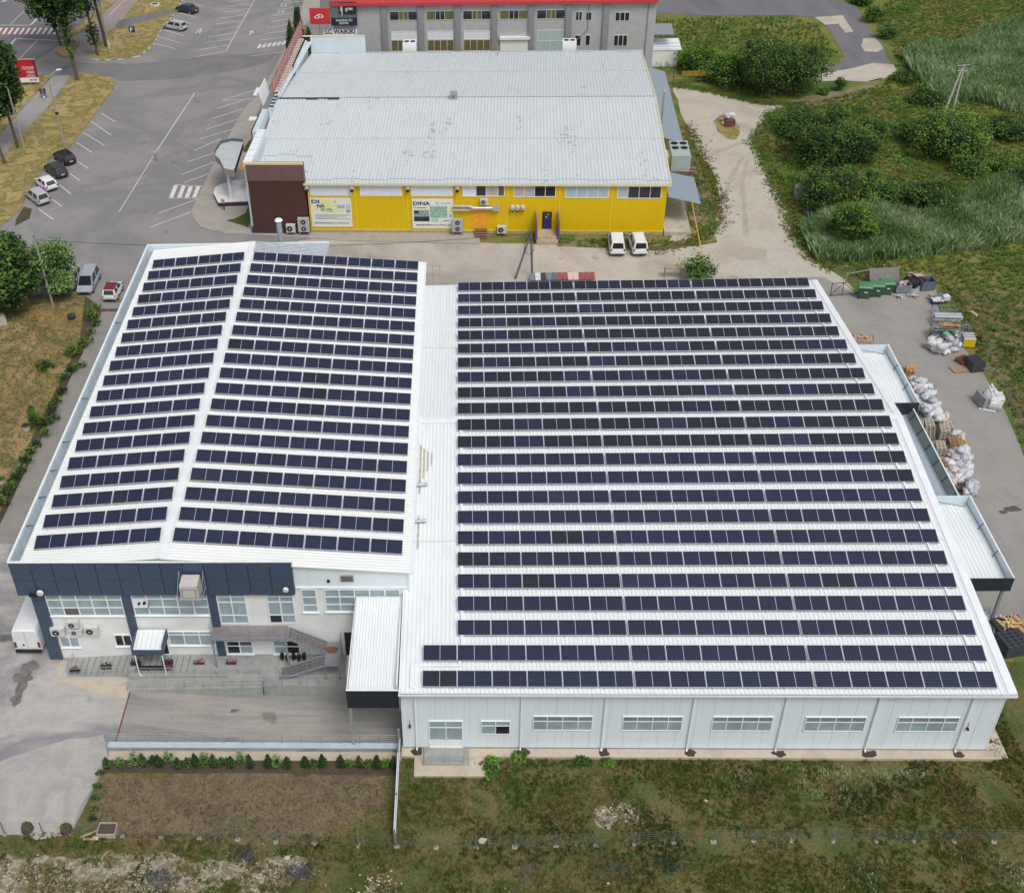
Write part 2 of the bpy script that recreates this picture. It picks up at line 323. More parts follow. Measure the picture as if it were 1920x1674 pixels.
# sunken loading bay
mb=MB().use(M_ramp)
mb.mesh([(-20.2,.1,.012),(-12.6,.1,-.7),(0,.1,-.7),(0,5.4,-.7),(-12.6,5.4,-.7),(-20.2,5.4,.012)],[(0,1,4,5),(1,2,3,4)])
struct(mb.build('ramp'))
mb=MB().use(mat('drain_grate',(120,70,66),.8)); mb.mesh([(-20.23,.2,.02),(-20.12,.2,.018),(-20.12,5.0,.018),(-20.23,5.0,.02)],[(0,1,2,3)]); struct(mb.build('drain_grate'))
# lawns with kerbs
def lawn(name,px,m,k=.1): return sheet(name,px,k,m,thick=k+.03,wob=.12)
lawn('lawn',[(-40,212),(25,165),(73,142),(100,142),(52,190),(0,253),(-40,292)],M_dry)
sheet('path',[(100,143),(133,141),(90,200),(0,298),(-120,430),(-160,400),(0,253)],.02,M_path)
lawn('lawn',[(133,146),(146,140),(182,140),(208,146),(216,156),(212,168),(183,207),(160,240),(140,262),(126,284),(98,292),(70,335),(50,362),(42,388),(18,412),(-60,470),(-140,470),(-120,432),(0,298),(90,202)],M_dry)
sheet('pink_path',[(135,113),(170,110),(195,62),(221,48),(262,-4),(290,-50),(250,-50),(222,0),(180,42),(150,75)],.02,M_pink)
sheet('pink_path',[(118,78),(150,64),(190,60),(180,74),(140,84)],.022,M_path)
lawn('lawn',[(170,110),(186,113),(232,111),(264,105),(287,85),(304,52),(330,22),(352,-25),(300,-40),(262,-4),(221,50),(196,64),(184,90)],M_dry)
lawn('lawn',[(104,97),(112,108),(135,110),(150,77),(135,76),(118,80)],M_dry)
lawn('lawn',[(118,70),(150,62),(180,40),(222,-4),(205,-8),(160,40)],M_dry)
sheet('worn_patch',[(216,50),(224,40),(262,30),(300,25),(326,20),(318,30),(260,44),(222,55)],.105,M_road,wob=.2)
sheet('worn_patch',[(30,412),(45,388),(60,392),(56,410),(28,424)],.014,M_darksoil,wob=.2)
# left lawn and its bed
lawn('lawn',[(-300,640),(0,560),(70,560),(120,548),(160,556),(150,640),(112,720),(75,790),(0,962),(-60,1060),(-420,1060)],M_lawnL,.06)
sheet('flower_bed',[(160,556),(180,570),(189,580),(190,588),(174,618),(127,720),(11,960),(-20,1025),(-60,1060),(0,962),(75,790),(112,720),(150,640)],.075,M_darksoil,wob=.15,thick=.08)
sheet('dug_bed',[(-20.35,-1.0),(-.3,-.95),(-.3,-2.1),(-10,-2.0),(-20.7,-2.1)],-.002,M_darksoil,world=True,wob=.25)
sheet('bare_plot',[(-20.75,-1.8),(-10,-1.7),(-.9,-1.8),(-1.2,-3.6),(-2.6,-4.6),(-2.4,-6.2),(-6,-6.9),(-10,-7.5),(-14,-7.2),(-20.9,-6.8)],-.006,M_soil,world=True,wob=1.4,step=.7)
M_rub=ground_mat('chalky_rubble',[(150,142,124),(124,114,90),(170,161,146),(112,106,76),(146,138,118),(120,112,84)],.8,6,fine=.25)
for i,pl in enumerate(([(-26,-8.6),(-16,-8.2),(-9.5,-8.6),(-11,-10.6),(-16,-11.6),(-26,-11.8)],[(-8.6,-8.5),(-6.2,-8.3),(-5.6,-9.6),(-7.6,-11.2),(-9.8,-10.4)],[(-1.9,-9.6),(-.4,-9.9),(-.3,-11.3),(-2.4,-11.2)],[(12.6,-4.6),(14.8,-4.2),(15.4,-5.4),(13.2,-6.2)])):
    sheet('rubble_patch',pl,-.004+.001*i,M_rub,world=True,wob=1.0,step=.3)
# slab round the hall, entrance slab
struct(MB().use(M_slab).box(-.1,40.0,-.72,.6,-.05,.22).build('plinth_slab'))
struct(MB().use(M_slab).box(39.9,40.45,-.6,12,-.05,.20).build('plinth_slab'))
struct(MB().use(M_slab).box(.8,5.6,-2.25,-.722,-.05,.14).build('entrance_slab'))
struct(MB().use(M_slab).box(-20.4,-.15,-.95,-.25,-.05,.03).build('kerb_slab'))
M_wet=mat('wet_stain',(66,52,44),.7,.2,3)
def stain(name,cx,cy,rx,ry,z,m,seed=0,wob=.35):
    pts=[]; n=22
    for i in range(n):
        a=2*math.pi*i/n; r=1+wob*noise.noise(Vector((math.cos(a)*1.3+seed*3.1,math.sin(a)*1.3,seed)))*1.6
        pts.append((cx+rx*r*math.cos(a),cy+ry*r*math.sin(a)))
    return sheet(name,pts,z,m,world=True)
for i,x in enumerate((.9,8.05,13.6,19.4,25.3,31.3,37.2)):
    stain('wet_stain',x+.1,-.36,(.42,.5,.36,.4,.5,.5,.32)[i],.3,.226,M_wet,i)
M_oil=mat('oil_stain',(116,110,104),.6,.25,2)
for (u,v,rx,ry,sd) in ((55,1250,.7,.5,1),(45,1268,.8,.55,2),(40,1290,.4,.9,3),(30,1312,.45,.6,4),(8,1196,.55,.45,5),(24,1194,.4,.4,6)):
    x,y=G2(u,v); stain('wet_patch',x,y,rx,ry,.02+sd*.001,M_oil,sd)
M_tyre=mat('dark_tyre_mark',(112,108,106),.8,.25,3)
x,y=G2(415,1332,-.7); stain('tyre_mark',x,y,1.4,.16,-.694,M_tyre,9,.3)
for (u,v,rx,ry) in ((1899,954,.75,.35),(1881,960,.35,.22),(1755,420,0,0)):
    if rx: x,y=G2(u,v); stain('oil_stain',x,y,rx,ry,.018,mat('oil_dark',(90,86,84),.6),u%7,.25)
sheet('asphalt_patch',[(88,150),(130,118),(250,120),(400,104),(520,98),(505,118),(430,135),(300,150),(220,152),(212,146),(150,136),(110,146)],.009,ground_mat('dark_asphalt',[(120,118,121),(130,128,130),(116,114,118)],.12,3,fine=.07,bump=.05),wob=.8)
M_rut=ground_mat('rut_soil',[(168,160,148),(178,169,157),(162,153,141)],.4,3,fine=.12)
for nm,px in (('rut',[(1335,440),(1350,380),(1368,330),(1390,292),(1396,294),(1376,334),(1359,382),(1345,442)]),('rut',[(1392,440),(1390,380),(1388,340),(1398,300),(1404,302),(1396,342),(1400,384),(1404,442)]),('rut',[(1300,300),(1345,280),(1400,262),(1440,250),(1440,256),(1402,268),(1348,288),(1304,308)]),('rut',[(1360,475),(1400,462),(1440,468),(1432,486),(1390,490)])):
    sheet(nm,px,.013,M_rut,wob=.22,step=.8)
# painted markings
M_paint=mat('road_paint',(216,214,212),.7,.12,2)
M_faint=mat('worn_road_paint',(158,156,156),.8,.1,2)
M_redpaint=mat('red_crossing_paint',(142,104,106),.8,.12,2)
def line(mb,a,b,w=.13,z=.016):
    p=Vector((*G2(*a),z));q=Vector((*G2(*b),z)); d=(q-p).normalized(); n=Vector((-d.y,d.x,0))*w/2
    mb.face([p-n,q-n,q+n,p+n])
mb=MB().use(M_paint)
for a,b in (((180,278),(215,253)),):
    pass
# rows of bays: left edge bays, right edge bays, upper bays, far right bays (pixel pairs read off the photograph)
for p in (((143,267),(172,286)),((146,303),(166,317)),((131,326),(150,339)),((156,249),(196,273)),((171,228),(208,254)),((190,213),(216,229)),((111,347),(133,364)),((72,392),(100,412)),((98,374),(116,387)),
          ((500,185),(418,204) if 0 else (418,189)),((467,185),(407,204)),((455,205),(398,223)),((448,223),(387,243)),((438,242),(375,261)),((415,260),(364,283)),((402,287),(352,304)),((400,305),(340,328)),((395,325),(345,343)),
          ((478,170),(418,188)),((372,373),(298,400)),((360,397),(283,426))):
    line(mb,*p)
line(mb,(365,175),(296,280)); line(mb,(296,280),(223,398),.1)
for k in range(10):   # upper-left bays between the kerb and the long line
    pass
up=[((320,-5),(345,3)),((345,5),(382,12)),((338,25),(368,34)),((330,37),(360,45)),((308,57),(345,68)),((296,69),(338,81)),((290,82),(328,92))]
for p in up: line(mb,*p)
line(mb,(482,-8),(423,97)); 
rr=[((473,-3),(432,4)),((470,7),(426,13)),((466,17),(419,24)),((462,28),(412,35)),((456,39),(405,46)),((450,50),(397,58)),((444,62),(390,70)),((437,73),(382,81)),((430,85),(375,94)),((423,97),(367,107))]
for p in rr: line(mb,*p)
far=[((572,2),(525,8)),((568,12),(518,19)),((556,24),(512,30)),((553,34),(506,42)),((545,46),(500,53)),((541,58),(494,64)),((540,69),(488,76)),((533,97),(470,106)),((548,80),(493,85))]
for p in far: line(mb,*p)
for i in range(6):
    x=484+i*9.2; line(mb,(x,91-i*1.3),(x+5,84-i*1.3),.5)
for a,b in (((366,63),(374,57)),((370,56),(378,54)),((378,54),(374,63)),((468,66),(471,60)),((467,60),(473,58)),((473,58),(475,63))): line(mb,a,b,.22)
for u,v in ((527,23),(532,11),(539,1)):
    for a,b in (((u-4,v-2),(u+5,v-3)),((u-5,v+2),(u+4,v+2)),((u-4,v-2),(u-5,v+2)),((u+5,v-3),(u+4,v+2))): line(mb,a,b,.14)
# zebra beside the kiosk
line(mb,(328,347),(382,350),.12); line(mb,(316,372),(372,372),.12)
for x in (321,336,350,364): line(mb,(x,371),(x+9,348),.55)
# main road lines
line(mb,(-40,48),(58,48),.22,.02); line(mb,(57,48),(80,26),.3,.02); line(mb,(20,46),(53,14),.12,.02)
line(mb,(30,73),(118,77),.22,.02); line(mb,(30,73),(6,98),.3,.02); line(mb,(70,76),(36,112),.12,.02); line(mb,(2,4),(12,2),.5,.02); line(mb,(240,-6),(205,30),.1,.021)
for i in range(12):
    x=2+i*10.6; line(mb,(x-7,65),(x+1,53),.45,.024)
mb.use(M_redpaint); a=[G2(*p) for p in((-60,66),(76,66),(84,52),(-48,52))]; mb.face([(x,y,.02) for x,y in a])
mb.use(M_faint)
for a,b in (((196,168),(236,190)),((205,160),(244,182)),((345,230),(380,250)),((260,300),(225,318)),((280,268),(262,280)),((330,262),(370,285)),((310,300),(345,322)),((250,330),(240,345)),((300,352),(270,330))): line(mb,a,b,.07,.017)
struct(mb.build('road_markings'))
# painted kerb of the upper lawn
mb=MB(); kp=[(172,111),(186,114),(232,112),(264,106),(287,86),(304,54),(330,24),(350,-12)]
mk=[mat('kerb_white',(206,204,198),.8,.08,2),mat('kerb_grey',(140,132,126),.8,.1,2)]; t=0
for a,b in zip(kp,kp[1:]):
    p=Vector((*G2(*a),0));q=Vector((*G2(*b),0)); n=max(1,int((q-p).length/1.0))
    for k in range(n):
        c=p.lerp(q,(k+.5)/n); d=(q-p).normalized(); mb.use(mk[t%2]); t+=1
        mb.rbox((c.x,c.y,.07),((q-p).length/n-.02,.16,.16),math.atan2(d.y,d.x))
struct(mb.build('kerb'))
# pavement round the yellow building, planted strips
sheet('pavement',[(360,395),(362,410),(376,427),(398,434),(427,439),(478,441),(560,446),(640,452),(900,458),(900,430),(600,428),(520,330),(470,310),(466,290),(480,220),(520,130),(560,60),(600,20),(600,-20),(572,-5),(560,35),(545,70),(530,100),(491,174),(462,200),(449,220),(433,249),(401,308),(377,358)],.11,M_pave,thick=.12)
sheet('green_strip',[(424,415),(466,428),(478,392),(474,383),(466,386),(460,402),(440,412)],.125,ground_mat('mown_grass',[(70,84,40),(84,98,48)],.8,6,fine=.3),wob=.08)
sheet('green_strip',[(458,288),(476,280),(470,262),(456,282)],.125,MATS['mown_grass'],wob=.08)
M_weed=ground_mat('weedy_verge',[(120,108,78),(140,130,96),(86,92,56),(150,138,104),(104,98,70)],.4,4,fine=.35)
sheet('verge',[(1045,448),(1150,452),(1270,452),(1340,440),(1345,455),(1300,462),(1240,470),(1140,466),(1045,462)],.014,M_weed,wob=.5)
sheet('verge',[(1288,235),(1302,270),(1318,300),(1340,330),(1350,380),(1345,420),(1335,445),(1300,448),(1290,400),(1312,385),(1302,330),(1290,300)],.016,M_weed,wob=.6)
sheet('grass_islet',[(1338,228),(1350,217),(1372,220),(1386,238),(1388,250),(1380,262),(1365,262),(1345,247)],.03,M_dry,wob=.3)
sheet('dry_verge',[(1452,345),(1470,345),(1492,385),(1500,430),(1540,500),(1520,480),(1490,440),(1478,392)],.02,M_dry,wob=.3)
sheet('trodden_track',[(1480,190),(1560,172),(1620,160),(1630,152),(1655,146),(1640,165),(1600,185),(1540,198),(1500,200)],.012,ground_mat('trodden_soil',[(136,124,100),(120,112,84),(146,134,112)],.4,4,fine=.3),wob=.5)
# ---------------------------------------------------------------- building helpers
def ribs(mb,p00,p10,p01,p11,pitch=.3,h=.045,w=.09,thick=.05):
    """profiled sheet: ribs run from edge p00-p10 to edge p01-p11"""
    p00,p10,p01,p11=map(Vector,(p00,p10,p01,p11)); L=(p10-p00).length; n=max(1,int(round(L/pitch)))
    up=(p10-p00).cross(p01-p00).normalized(); 
    if up.z<0: up=-up
    A=[];
    for i in range(n):
        for t,hh in ((i/n,0),(i/n+(1-w*2.2/pitch)/n,0),(i/n+(1-w*1.6/pitch)/n,h),(i/n+(1-w*.6/pitch)/n,h)): A.append((t,hh))
    A.append((1,0)); vs=[];fs=[]
    for t,hh in A: vs.append(p00.lerp(p10,t)+up*hh); vs.append(p01.lerp(p11,t)+up*hh)
    flip=(p10-p00).cross(p01-p00).z<0
    for i in range(len(A)-1):
        a=2*i; f=(a,a+2,a+3,a+1); fs.append(f[::-1] if flip else f)
    mb.mesh(vs,fs)
    q=[p00-up*thick,p10-up*thick,p11-up*thick,p01-up*thick]; mb.mesh(q,[(0,3,2,1) if not flip else (0,1,2,3)])
    for a,b in ((p00,p10),(p10,p11),(p11,p01),(p01,p00)): mb.face([a,b,b-up*thick,a-up*thick])
def window(parent,x0,x1,z0,z1,y,cols,rows,panes=None,name='window',ft=.06,sill=True,frame=None,fw=.07,lab=None):
    """framed window on a wall facing -y; cols and rows are fractions; panes maps (col,row from top) to a material"""
    f=MB().use(frame or pvc); W=x1-x0;H=z1-z0; d=.07
    f.box(x0,x1,y-d,y-.003,z0,z0+fw); f.box(x0,x1,y-d,y-.003,z1-fw,z1); f.box(x0,x0+fw,y-d,y-.003,z0+fw,z1-fw); f.box(x1-fw,x1,y-d,y-.003,z0+fw,z1-fw)
    cx=[x0]; s=sum(cols)
    for c in cols: cx.append(cx[-1]+W*c/s)
    rz=[z1]; s=sum(rows)
    for r in rows: rz.append(rz[-1]-H*r/s)
    for x in cx[1:-1]: f.box(x-ft/2,x+ft/2,y-d+.004,y-.003,z0+fw,z1-fw)
    for z in rz[1:-1]: f.box(x0+fw,x1-fw,y-d+.008,y-.003,z-ft/2,z+ft/2)
    if sill: f.box(x0-.06,x1+.06,y-.16,y-.002,z0-.045,z0-.002)
    wo=f.build(name,parent,world=False)
    if lab: wo['label']=lab
    bm={}
    for i in range(len(cols)):
        for j in range(len(rows)):
            m=(panes or {}).get((i,j),blind); bm.setdefault(m,[]).append((i,j))
    g=MB()
    for m,l in bm.items():
        g.use(m)
        for i,j in l: g.box(cx[i]+.01,cx[i+1]-.01,y-.03,y-.004,rz[j+1]+.01,rz[j]-.01)
    g.build('pane',wo)
    return wo
def rel(o): 
    return o
# ================================================================ BIG HALL (origin at its front left corner)
HW,HD,HE,HR,OV=39.203,52.06,6.224,8.821,.32
def hroof(y): return HR-(HR-HE)*abs(y-HD/2)/(HD/2+OV)
hall=thing('warehouse','long white metal warehouse on the right, its low gable roof covered with solar panels','warehouse',(0,0,0))
mb=MB().use(hallwall); X0=0.02
y0,y1,ym=0,HD,HD/2; zt=HE-.08
mb.mesh([(X0,0,.3),(HW,0,.3),(HW,0,zt),(X0,0,zt)],[(0,1,2,3)])
mb.mesh([(HW,0,.3),(HW,HD,.3),(HW,HD,zt),(HW,ym,HR-.12),(HW,0,zt)],[(0,1,2,3,4)])
mb.mesh([(X0,0,.3),(X0,0,zt),(X0,ym,HR-.12),(X0,HD,zt),(X0,HD,.3)],[(0,1,2,3,4)])
mb.mesh([(X0,HD,.3),(X0,HD,zt),(HW,HD,zt),(HW,HD,.3)],[(0,1,2,3)])
mb.use(mat('panel_joint',(198,210,216),.6))
x=1.15
while x<HW: mb.box(x-.012,x+.012,-.012,-.001,.32,zt); x+=1.15
mb.use(mat('wall_base_strip',(136,142,146),.6)); mb.box(X0,HW+.02,-.03,-.013,.22,.32); mb.box(HW+.001,HW+.03,0,HD,.22,.32)
mb.build('wall',hall)
mb=MB().use(white); OX=.36
ribs(mb,(-.06,-OV,HE),(HW+OX,-OV,HE),(-.06,ym,HR),(HW+OX,ym,HR),.29,.04,.08)
ribs(mb,(-.06,ym+.002,HR),(HW+OX,ym+.002,HR),(-.06,HD+OV,HE),(HW+OX,HD+OV,HE),.29,.03,.08)
mb.build('roof',hall)
mb=MB().use(flash)
for s in(-1,1):
    a=Vector((-.06,ym,HR+.06)); mb.mesh([(-.06,ym,HR+.075),(HW+OX,ym,HR+.075),(HW+OX,ym+s*.42,HR+.035),(-.06,ym+s*.42,HR+.035)],[(0,1,2,3) if s>0 else (0,3,2,1)])
mb.build('ridge_cap',hall)
mb=MB().use(mat('seam_grey',(196,200,198),.6,.1,3))
for yy in (38.7,12.8): z=hroof(yy); mb.box(-.05,HW+OX,yy,yy+.05,z+.012,z+.045)
mb.build('roof_seam',hall)
mb=MB().use(mat('roof_grime',(186,176,160),.7,.2,3))
for k,(x,w_,ya,yb) in enumerate(((.75,.3,17.6,23.2),(1.05,.2,19.2,22.9),(1.36,.16,20,22.6),(1.7,.12,20.6,22.4),(.8,.2,12,15.5))):
    za,zb=hroof(ya)+.012,hroof(yb)+.012; mb.face([(x,ya,za),(x+w_,ya+.3,za+.02),(x+w_*.9,yb-.4,zb-.02),(x,yb,zb)])
mb.build('grime',hall)
for yy in (18.4,14.6): mb=MB().use(galv); z=hroof(yy)+.22; mb.tube((.6,yy,z),(1.35,yy+.1,z),.13,.13,10); mb.tube((1.3,yy+.1,z),(1.45,yy+.1,z),.18,.14,10); mb.build('vent_pipe',hall)
mb=MB().use(flash)
for s,(ya,yb) in ((1,(-OV,ym)),(2,(ym,HD+OV))):   # verge trims, right and left
    za,zb=hroof(ya),hroof(yb)
    for xa,xb in ((HW+OX-.55,HW+OX+.02),):
        mb.mesh([(xa,ya,za+.05),(xb,ya,za+.07),(xb,yb,zb+.07),(xa,yb,zb+.05)],[(0,1,2,3)])
        mb.mesh([(xb,ya,za+.07),(xb,ya,za-.22),(xb,yb,zb-.22),(xb,yb,zb+.07)],[(0,1,2,3)])
mb.build('verge_trim',hall)
mb=MB().use(flash); mb.box(-.08,HW+OX,-OV-.17,-OV-.005,HE-.16,HE-.02); mb.use(mat('gutter_inside',(150,154,156),.6)); mb.box(-.04,HW+OX-.04,-OV-.13,-OV-.045,HE-.019,HE-.012)
mb.build('gutter',hall)
SPX=[.95,8.0,13.5,19.25,25.2,31.15,37.1]
for i,x in enumerate(SPX):
    mb=MB().use(flash); mb.tube((x,-.10,.42),(x,-.10,HE-.35),.055,.055,8); mb.tube((x,-.10,HE-.35),(x,-OV-.09,HE-.17),.055,.055,8); mb.tube((x,-.10,.42),(x,-.26,.26),.055,.055,8)
    mb.build('downspout',hall)
def hp(u,v): p=PL(u,v,(0,0),0); return p
W1=[(800,1347,870,1380)]
a=hp(1000,1335);b=hp(1109,1367)
for (u0,v0,u1,v1,dk) in ((1000,1335,1109,1366,None),(1169,1336,1280,1366,None),(1338,1337,1452,1367,None),(1513,1337,1626,1367,None),(1687,1338,1801,1368,None)):
    a=hp(u0,v0); b=hp(u1,v1-0)
    window(hall,a[0],a[0]+3.95,2.16,3.62,0,[1.05,1.15,1.15,1.05],[.36,.64],{(q_,0):transom for q_ in range(4)},sill=False,fw=.05,ft=.06)
a=hp(902,1346); window(hall,a[0],a[0]+1.95,1.72,3.1,0,[1,1],[.36,.64],{(1,1):dark},sill=False,fw=.05,ft=.06)
# entrance door
dw=window(hall,1.8,4.12,.3,3.1,0,[1,1],[.26,.5,.3],{(0,2):pvc,(1,2):pvc},name='door',sill=False)
MB().use(alu).box(3.02,3.06,-.11,-.07,1.1,1.4).build('handle',dw)
for x,z in ((.55,2.6),(37.4,2.55)):
    m_=MB().use(black); m_.rbox((x,-.12,z),(.12,.2,.16)); m_.tube((x,-.03,z+.55),(x,-.08,z+.05),.015); tag(m_.build('security_camera'),'small black wall camera on the white warehouse wall '+('left of its double door' if x<5 else 'near its right-hand corner'),'camera')
# entrance steps
st=thing('entrance_steps','grey tiled entrance platform with two steps and a railing before the warehouse door','steps',(3.2,-.9,0))
mb=MB().use(M_tile); mb.box(-1.75,.95,-.5,.87,.0,.34); mb.box(.952,1.35,-.5,.87,0,.23); mb.box(1.352,1.75,-.5,.87,0,.12); mb.build('platform',st)
mb=MB().use(rail)
for x in (-1.7,-.35,.9): mb.tube((x,-.45,.34),(x,-.45,1.1),.025)
for z in (.6,.85,1.1): mb.tube((-1.7,-.45,z),(.9,-.45,z),.02)
mb.tube((.9,-.45,1.1),(1.7,-.45,.7),.02); mb.tube((1.7,-.45,.12),(1.7,-.45,.7),.02); mb.tube((-1.72,-.5,0),(-1.72,-.5,2.1),.05,.05,6)
mb.build('railing',st)
# side canopies on the right wall
def side_canopy(ya,yb,xo,zt,zroof,posty,label):
    t=thing('loading_canopy',label,'canopy',(HW+.05,ya,0)); x1=xo-HW-.05; D=yb-ya
    mb=MB().use(white); ribs(mb,(.02,.08,zroof),(x1-.08,.08,zroof-.02),(.02,D/2,zroof+.18),(x1-.08,D/2,zroof+.16),.3); ribs(mb,(.02,D/2+.004,zroof+.18),(x1-.08,D/2+.004,zroof+.16),(.02,D-.08,zroof),(x1-.08,D-.08,zroof-.02),.3)
    mb.build('roof',t)
    mb=MB().use(navydark); mb.box(0,x1,-.06,.0,zt-1.25,zt); mb.build('fascia',t)
    mb=MB().use(parapet_in); mb.box(x1-.05,x1,.005,D,zt-1.2,zt); mb.box(0.0,x1-.052,D-.05,D,zt-1.2,zt); mb.use(flash); mb.box(x1-.08,x1+.03,.002,D+.02,zt+.001,zt+.03)
    mb.use(navydark)
    for k in(.33,.66): mb.tube((x1-.06,D*k,zt-.1),(x1-.35,D*k,zroof),.03)
    mb.tube((.3,D-.1,zt-.05),(x1-.3,D-.4,zroof+.05),.025)
    mb.build('parapet',t)
    for yy in posty:
        m_=MB().use(steelgrey); m_.box(x1-.5,x1-.3,yy,yy+.2,0,zt-1.2); m_.build('post',t)
    return t
side_canopy(11.65,20.9,44.17,4.82,3.95,(.1,9.0),'white-roofed loading canopy with dark fascia nearest the front on the warehouse side wall')
side_canopy(33.4,42.7,44.08,4.82,3.95,(.1,9.0),'white-roofed loading canopy with dark fascia beside the pallets, farther back on the warehouse side wall')
t=thing('annexe','low grey lean-to annexe with a ribbed roof between the two loading canopies','annexe',(HW+.05,21.0,0))
mb=MB().use(sheet_mat('blue_grey_sheet',(150,164,178),.4,(120,126,130),.5)); ribs(mb,(.0,.05,3.7),(.0,12.3,3.7),(3.75,.05,3.5),(3.75,12.3,3.5),.3); mb.build('roof',t)
mb=MB().use(hallwall); mb.box(.1,4.38,.05,.1,0,3.4); mb.mesh([(4.39,.05,0),(4.39,12.3,0),(4.39,12.3,2.41),(4.39,.05,2.41)],[(0,1,2,3)]); mb.build('wall',t)
mb=MB().use(mat('grey_green_sheet',(124,134,134),.5,.08,1)); mb.mesh([(3.95,.05,3.4),(4.4,.05,4.2),(4.4,12.3,4.2),(3.95,12.3,3.4)],[(0,1,2,3)]); mb.mesh([(4.41,.05,2.4),(4.41,12.3,2.4),(4.41,12.3,4.2),(4.41,.05,4.2)],[(0,1,2,3)])
mb.use(flash); mb.box(4.36,4.46,.02,12.32,4.2,4.24); mb.use(navydark)
for k in range(6): mb.box(3.6+0,4.5,1+k*2.1,1.08+k*2.1,2.9,2.95) if 0 else mb.tube((3.93,1+k*2.1,3.5),(4.36,1+k*2.1,4.17),.03)
mb.use(steelgrey); mb.box(3.76,3.94,.04,12.3,3.4,3.52)
mb.build('parapet',t)
# cable trunking on the roof
def trunk(name,label,pts,w=.2,h=.12):
    mb=MB().use(flash)
    for (x,y),(x2,y2) in zip(pts,pts[1:]):
        z=hroof(y)+.05+h/2; z2=hroof(y2)+.05+h/2; p=Vector((x,y,z));q=Vector((x2,y2,z2)); d=q-p; L=d.length; c=(p+q)/2
        mb.rbox(c,(L+w,w,h),math.atan2(d.y,d.x),-math.asin(d.z/L) if L else 0)
    return tag(mb.build(name),label,'cable duct')
trunk('cable_duct','white cable duct bent round the left end of the two front panel rows',[(1.0,.0),(1.0,.02),(.75,.1),(.75,1.75),(3.95,1.75),(3.95,2.0)],.16)
trunk('cable_duct','white cable duct running up the left edge of the panel block on the warehouse roof',[(4.1,2.9),(4.1,25.2)],.17)
trunk('cable_duct','white cable duct running up the right end of the warehouse panel rows',[(37.6,1.2),(37.6,25.2)],.12)
trunk('cable_duct','white cable duct running down the back slope at the right end of the warehouse rows',[(37.6,26.8),(37.6,50.2)],.12)
# ================================================================ OFFICE BUILDING
OB=(-13.6,8.2,0); ox,oy=OB[0],OB[1]
office=thing('office_building','two-storey white office block with a navy clad fascia and solar panels on its gable roof','building',OB)
def W(mb,name,par=office): 
    return mb.build(name,par,world=True)
XR,XRidge,XL=.55,-16.9,-27.74; ZR,ZRidge=9.0,10.42; sl=(ZRidge-ZR)/(XR-XRidge)
def oroof(x): return ZRidge-sl*abs(x-XRidge)
YB=52.2
mb=MB().use(render)
mb.box(-27.0,-.02,8.3,YB-.1,0,7.0)
mb.use(hallwall)
mb.mesh([(-27.0,8.3,7.002),(.3,8.3,7.002),(.3,8.3,oroof(.3)-.1),(XRidge,8.3,ZRidge-.1),(-27,8.3,oroof(-27)-.1)],[(0,1,2,3,4)])
mb.mesh([(.3,8.3,5.2),(.3,YB-.1,5.2),(.3,YB-.1,oroof(.3)-.06),(.3,8.3,oroof(.3)-.06)],[(0,1,2,3)])
mb.mesh([(.3,YB-.1,0),(-27,YB-.1,0),(-27,YB-.1,oroof(-27)-.1),(XRidge,YB-.1,ZRidge-.1),(.3,YB-.1,oroof(.3)-.1)],[(0,1,2,3,4)])
mb.mesh([(-27.01,YB-.1,0),(-27.01,8.3,0),(-27.01,8.3,9.4),(-27.01,YB-.1,9.4)],[(0,1,2,3)])
mb.box(-.02,.3,8.28,8.32,5.9,7.3)
mb.box(-7.7,.28,8.2,8.299,7.34,7.4)
W(mb,'wall')
mb=MB().use(whitex)
ribs(mb,(XR,8.0,ZR),(XR,YB,ZR),(XRidge,8.0,ZRidge),(XRidge,YB,ZRidge),.29,.04,.08)
ribs(mb,(XRidge-.002,8.05,ZRidge),(XRidge-.002,YB+2.3,ZRidge),(-27.2,8.05,oroof(-27.2)),(-27.2,YB+2.3,oroof(-27.2)),.29,.04,.08)
mb.use(galv); mb.box(-27.72,-27.0,8.1,YB+2.35,9.16,9.2); mb.box(-27.04,-27.0,8.1,YB+2.35,9.2,oroof(-27)-.06)
ribs(mb,(-9.25,YB+.003,oroof(-9.25)),(-9.25,YB+2.3,oroof(-9.25)),(XRidge,YB+.003,ZRidge),(XRidge,YB+2.3,ZRidge),.29,.04,.08)
W(mb,'roof')
mb=MB().use(flash)
for s in(-1,1): mb.mesh([(XRidge,8.02,ZRidge+.07),(XRidge,YB+2.2,ZRidge+.07),(XRidge+s*.3,YB+2.2,ZRidge+.045),(XRidge+s*.3,8.02,ZRidge+.045)],[(0,1,2,3) if s<0 else (0,3,2,1)])
mb.use(mat('ridge_closer',(226,229,226),.5))
for k in range(150): mb.box(XRidge+.302,XRidge+.5,8.2+k*.305,8.24+k*.305,ZRidge-.02,ZRidge+.03)
W(mb,'ridge_cap')
mb=MB().use(navydark); mb.box(-27.77,-7.8,8.02,8.08,6.95,10.05)
mb.use(navy); n=13
for k in range(n):
    a=-27.79+20.02*k/n; b=-27.79+20.02*(k+1)/n
    mb.box(a+.025,b-.025,7.97,8.015,6.9,8.35); mb.box(a+.025,b-.025,7.97,8.015,8.38,10.08)
mb.box(-7.8,-7.74,7.98,8.29,6.95,9.9)
W(mb,'fascia')
mb=MB().use(flash); mb.box(-27.8,-7.72,7.95,8.14,10.085,10.13); mb.box(-27.86,-27.72,8.142,54.75,10.085,10.13); mb.box(-27.72,-9.2,54.6,54.75,10.085,10.13)
mb.use(hallwall); mb.box(-27.82,-27.76,8.09,54.7,7.0,10.083)
